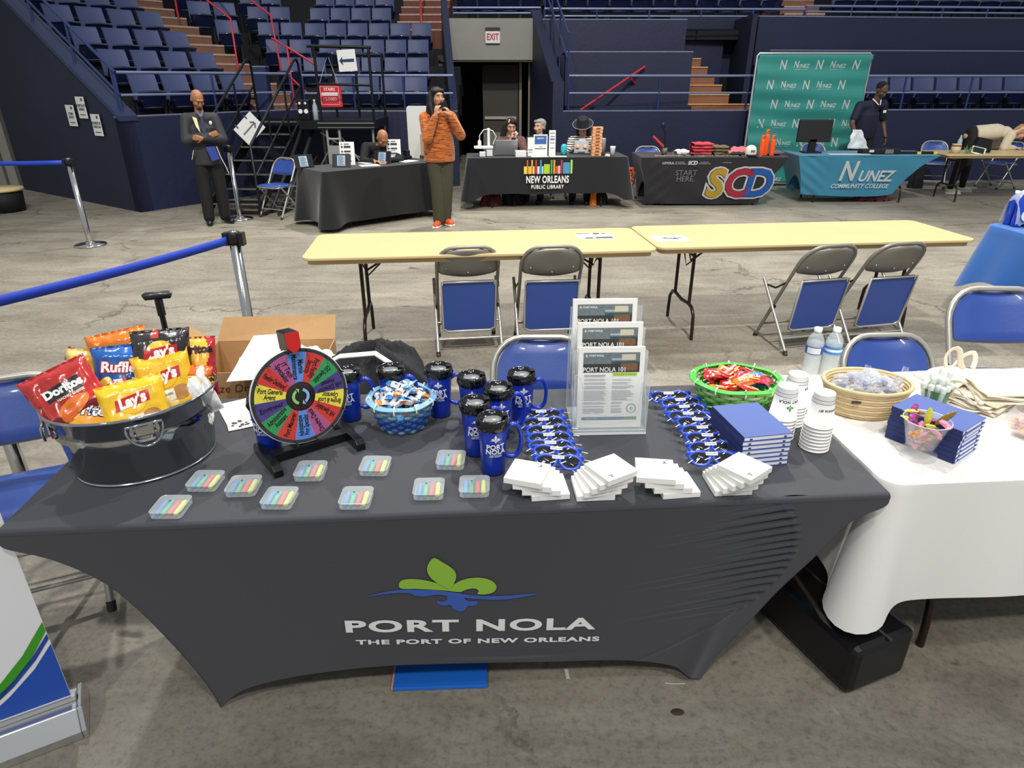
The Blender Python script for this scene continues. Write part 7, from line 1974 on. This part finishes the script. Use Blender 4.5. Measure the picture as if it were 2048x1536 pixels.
# --- seated man at the check-in desk
J = dict(pel=(0, .0, .52), che=(0, -.10, .86), nek=(0, -.19, 1.01), hed=(.03, -.30, 1.10), shl=(.21, -.12, .97), shr=(-.21, -.12, .97), ell=(.26, -.30, .80), elr=(-.27, -.28, .78), wrl=(.10, -.47, .81), wrr=(-.12, -.46, .81), hdl=(-.6, -.6, -.1), hdr=(.6, -.6, -.1), hnl=(0, 0, -1), hnr=(0, 0, -1),
         hil=(.1, -.02, .50), hir=(-.1, -.02, .50), knl=(.14, -.42, .48), knr=(-.14, -.42, .48), anl=(.14, -.40, .09), anr=(-.14, -.40, .09), tol=(.14, -.55, .035), tor=(-.14, -.55, .035))
t, D, HM = person('shaven-headed man in a black sweatshirt writing at the check-in desk', (-1.93, 10.22, 0), R(14), J, SK1, .97, head_rot=(.75, 0, .35))
top_(t, D, mat('#0f0f11', .85), 'sweatshirt', .022, 1, hem=D['pel']+Vector((0, 0, .03))); legs_(t, D, mat('#18181c', .8)); shoes_(t, D, mat('#17171a', .5))
mb = MB(); rg = random.Random(3)
for i in range(11): mb.ell((rg.uniform(-.08, .08), -.238, .88+rg.uniform(-.045, .045)), (rg.uniform(.015, .03), .012, rg.uniform(.01, .022)), n=8, m=5)
mb.build('printed_emblem', [mat('#a8a8a6', .7)], t)
o = clone(ch_blue, (-1.95, 10.55, 0), R(14)); o['label'] = 'blue folding chair under the man at the check-in desk'; o['group'] = G3
# --- three library workers
def seated(label, x, y, yaw, skin, head_rot, J2={}, top=None, hair=None, **k):
    J = dict(pel=(0, .0, .52), che=(0, -.03, .86), nek=(0, -.05, 1.02), hed=(0, -.07, 1.17), shl=(.18, -.04, .96), shr=(-.18, -.04, .96), ell=(.23, -.16, .76), elr=(-.23, -.16, .76), wrl=(.12, -.34, .80), wrr=(-.12, -.34, .80), hnl=(-1, 0, 0), hnr=(1, 0, 0),
             hil=(.1, -.02, .50), hir=(-.1, -.02, .50), knl=(.12, -.40, .48), knr=(-.12, -.40, .48), anl=(.12, -.38, .09), anr=(-.12, -.38, .09), tol=(.12, -.53, .035), tor=(-.12, -.53, .035))
    J.update(J2); t, D, HM = person(label, (x, y-.28, 0), yaw, J, skin, .97, head_rot=head_rot, **k)
    top_(t, D, top, 'top', .02, 1, hem=D['pel']+Vector((0, 0, .03))); legs_(t, D, mat('#1a1a20', .8)); shoes_(t, D, mat('#141416', .5))
    if hair: hair_(t, HM, hair[0], hair[1])
    return t, D, HM
PLD = mat('#6a4a4a', .85, noise_s=40, noise_a=.6)
t, D, HM = seated('seated person with dark curly hair holding a white phone at the mouth', -.02, 11.62, R(4), SK3, (.15, 0, .1), dict(wrr=(-.02, -.22, .98), elr=(-.2, -.2, .78), hdr=(.3, .1, 1), wrl=(.08, -.2, .98), ell=(.22, -.18, .78), hdl=(-.3, .1, 1), curl=.9), PLD,
       (mat('#241a16', .8, bump=.6, bump_s=80), lambda m: (m.ell((0, .03, .055), (.10, .10, .085)), cap(m, (-.08, .03, .03), (-.13, .04, -.16), .05, .05), cap(m, (.07, .04, .03), (.08, .06, -.08), .045, .035), m.ell((.02, -.05, .095), (.07, .05, .035)))))
MB(HM).tube([(-.05, -.07, .085), (-.035, -.035, .125)], .009, 6).build('hair_clip', [mat('#e4e0dc', .5)], t); MB(HM).box((-.03, -.006, -.05), (.03, .006, .05), M=TR((.045, -.13, -.085), 0, .8, 0)).build('phone', [mat('#e6e6e4', .4)], t)
MB(HM).tube([(-.052+.024*0, -.1, .012), (-.03, -.105, .024), (-.008, -.105, .012), (-.03, -.105, -.002)], .002, 5, closed=True).tube([(.052, -.1, .012), (.03, -.105, .024), (.008, -.105, .012), (.03, -.105, -.002)], .002, 5, closed=True).build('glasses', [mat('#2a2220', .4)], t)
MB().prism([(-.05, .02), (0, .0), (.05, .02), (.05, -.03), (0, -.01), (-.05, -.03)], 0, .015, M=Matrix.Translation((0, -.20, .96)) @ UP).build('bow_tie', [mat('#101014', .6)], t)
t, D, HM = seated('seated person with short grey hair smiling to the left', .46, 11.66, R(-18), SK5, (.02, 0, -.35), {}, mat('#1c2622', .85),
       (mat('#8e8a88', .8, noise_s=60, noise_a=.5, bump=.6, bump_s=70), lambda m: (m.ell((0, .035, .05), (.096, .098, .08)), m.ell((-.01, -.045, .085), (.07, .045, .030)), cap(m, (.075, .03, .03), (.075, .03, -.03), .025, .02), cap(m, (-.075, .04, .03), (-.075, .04, -.02), .022, .02))))
def sailor():
    m = mat('#dcd6cc', .9, name='striped_knit').copy(); nt = m.node_tree; b = nt.nodes['Principled BSDF']
    tc = nt.nodes.new('ShaderNodeTexCoord'); w = nt.nodes.new('ShaderNodeTexWave'); w.bands_direction = 'Z'; w.inputs['Scale'].default_value = 9; w.inputs['Distortion'].default_value = 1.5
    r = nt.nodes.new('ShaderNodeValToRGB'); r.color_ramp.interpolation = 'CONSTANT'; r.color_ramp.elements[0].color = lin('#1d1a20'); r.color_ramp.elements[1].position = .38; r.color_ramp.elements[1].color = lin('#e2dccf')
    nt.links.new(tc.outputs['Object'], w.inputs['Vector']); nt.links.new(w.outputs['Fac'], r.inputs[0]); nt.links.new(r.outputs[0], b.inputs['Base Color']); return m
t, D, HM = seated('seated person in a black hat and striped cardigan looking down at a tablet', 1.14, 11.6, R(-8), SK3, (.75, 0, -.1), dict(hed=(0, -.11, 1.15), wrl=(.13, -.36, .86), wrr=(-.13, -.36, .86), curl=.6), sailor(),
       (mat('#1d1513', .7, bump=.5, bump_s=80), lambda m: (m.ell((0, .03, .05), (.095, .10, .08)), cap(m, (-.08, .0, .02), (-.085, -.03, -.22), .04, .03), cap(m, (.08, .0, .02), (.09, -.03, -.24), .042, .03))))
ht = MB(HM @ TR((0, .02, .07), -.25)).lathe([(0, .12), (.06, .125), (.095, .10), (.10, .0), (.11, -.005), (.160, .016), (.165, .010), (.11, -.015), (.09, -.01)], 28); ho = ht.build('hat', [mat('#101217', .8)], t)
MB(HM @ TR((0, .02, .07), -.25)).tube([(.166*math.cos(a), .166*math.sin(a), .014) for a in [2*PI*i/30 for i in range(30)]], .003, 5, closed=True).build('hat_piping', [mat('#b8b4aa', .6)], ho)
MB().box((-.11, -.008, -.08), (.11, 0, .08), M=TR((0, -.43, .90), -.35)).build('tablet', [mat('#8f9294', .4)], t)
MB().add([(-.05, -.19, 1.0), (.05, -.19, 1.0), (.06, -.235, .86), (-.06, -.235, .86)], [(0, 1, 2, 3)]).build('white_top', [mat('#cfd2dc', .8)], t, solid=.02)
for i, x in enumerate((-.0, .46, 1.14)):
    o = clone(ch_blue, (x, 11.62, 0), 0); o['label'] = f'blue folding chair under the {["curly-haired", "grey-haired", "hatted"][i]} library worker'; o['group'] = G3
# --- man at the teal table
J = dict(pel=(0, .02, .95), che=(-.03, -.06, 1.28), nek=(-.0, -.10, 1.45), hed=(.03, -.17, 1.61), shl=(.20, -.05, 1.40), shr=(-.22, -.07, 1.38), ell=(.30, .0, 1.12), elr=(-.36, -.16, 1.12), wrl=(.33, -.10, .90), wrr=(-.37, -.34, .94), hdl=(.02, -.15, -1), hdr=(.1, -.3, -1), hnl=(-1, 0, 0), hnr=(1, 0, 0), curl=.5)
t, D, HM = person('man in a navy polo shirt leaning over the teal table with a white bag', (6.06, 12.15, 0), R(8), J, SK4, 1.03, head_rot=(.55, 0, .35))
top_(t, D, mat('#151a30', .8), 'polo_shirt', .026, .45, hem=D['pel']+Vector((0, 0, -.05)), belly=.03); legs_(t, D, mat('#141416', .8), .02, .075); shoes_(t, D, mat('#1a1a1c', .5))
mb = MB(); cap(mb, (-.06, -.14, 1.48), (-.01, -.235, 1.40), .014, .010); cap(mb, (.07, -.15, 1.48), (.02, -.235, 1.40), .014, .010); blob('collar', mb, mat('#c9c4c4', .7), t, .008, 1)
MB().box((-.025, -.008, -.02), (.025, 0, .02), M=TR((.12, -.235, 1.30))).build('name_badge', [mat('#e8dfa8', .5)], t)
for s in 'lr': MB().tube([D['wr'+s]+Vector((.033*math.cos(a), .033*math.sin(a), 0)) for a in [2*PI*i/16 for i in range(16)]], .007, 6, closed=True).build('wrist_strap', [mat('#141418', .5)], t)
hair_(t, HM, mat('#17110f', .9, bump=.4, bump_s=200), lambda m: m.ell((0, .028, .045), (.083, .092, .085)))
ww = t.matrix_world
o = MB().grid(lambda u, v: (.17*(u-.5)*2*(.35+.65*v)*1+.08*v+.01*math.sin(v*13), .02*math.cos(u*PI)+.012*math.sin(u*9+v*7), -.30*v), 20, 16).build('plastic_bag', [mat('#d9dcdc', .5, noise_s=8)], None, loc=(5.70, 11.68, 1.07), solid=.01); tag(o, 'white plastic bag held by the man in navy at the teal table', 'bag')
# --- person bent over the far right table
J = dict(pel=(0, .25, .95), che=(0, -.13, 1.02), nek=(0, -.33, 1.02), hed=(0, -.50, 1.02), shl=(.17, -.27, .98), shr=(-.17, -.27, .98), ell=(.22, -.22, .79), elr=(-.22, -.20, .79), wrl=(.12, -.42, .775), wrr=(-.12, -.42, .775), hdl=(-.4, -1, .0), hdr=(.3, -1, .0), hnl=(0, 0, -1), hnr=(0, 0, -1),
         hil=(.09, .25, .90), hir=(-.09, .25, .90), knl=(.08, .16, .50), knr=(-.10, .36, .50), anl=(.10, .14, .09), anr=(-.13, .42, .09), tol=(.12, -.0, .035), tor=(-.13, .28, .035))
t, D, HM = person('person in a cream sweater and maroon cap bent far over the tan table', (8.10, 12.0, 0), R(80), J, SK5, 1.0, head_rot=(1.1, 0, 0))
top_(t, D, mat('#cbbda4', .9, noise_s=10, noise_a=.1, sheen=.3), 'sweater', .03, 1, hem=D['pel']+Vector((0, -.03, .03))); legs_(t, D, mat('#121214', .8), .008, .05); shoes_(t, D, mat('#d6cfc2', .6), mat('#e6e2da', .6))
mb = MB(HM).lathe([(.09, .03), (.092, .06), (.075, .11), (.03, .135), (0, .138)], 20, sy=1.12); cp = mb.build('cap', [mat('#6a2030', .7)], t, solid=.006); MB(HM).prism([(-.06, -.09), (.06, -.09), (.05, -.17), (0, -.185), (-.05, -.17)], .03, .038).build('cap_brim', [mat('#6a2030', .7)], cp)
hair_(t, HM, mat('#a5805c', .7, bump=.5, bump_s=80), lambda m: (cap(m, (-.068, .03, .0), (-.07, .02, -.09), .026, .018), cap(m, (.068, .03, .0), (.07, .02, -.09), .026, .018), cap(m, (0, .085, .02), (0, .08, -.07), .045, .03)))
# --- two figures in the dark tunnel
for x, y, lb, c in ((-1.02, 19.5, 'dim figure standing in the dark tunnel, left one', '#1c1c1e'), (-.78, 20.8, 'dim figure further back in the tunnel, right one', '#141416')):
    t, D, HM = person(lb, (x, y, 0), .2, {}, SK4, 1.0, voxel=.016, group='dim figures in the tunnel')
    top_(t, D, mat(c, .9), 'jacket', .02, 1, vox=.02); legs_(t, D, mat('#121216', .9), vox=.02); shoes_(t, D, mat('#8a8a88', .6))
    hair_(t, HM, mat('#0f0d0c', .9), lambda m: m.ell((0, .028, .045), (.09, .098, .09)), .014)
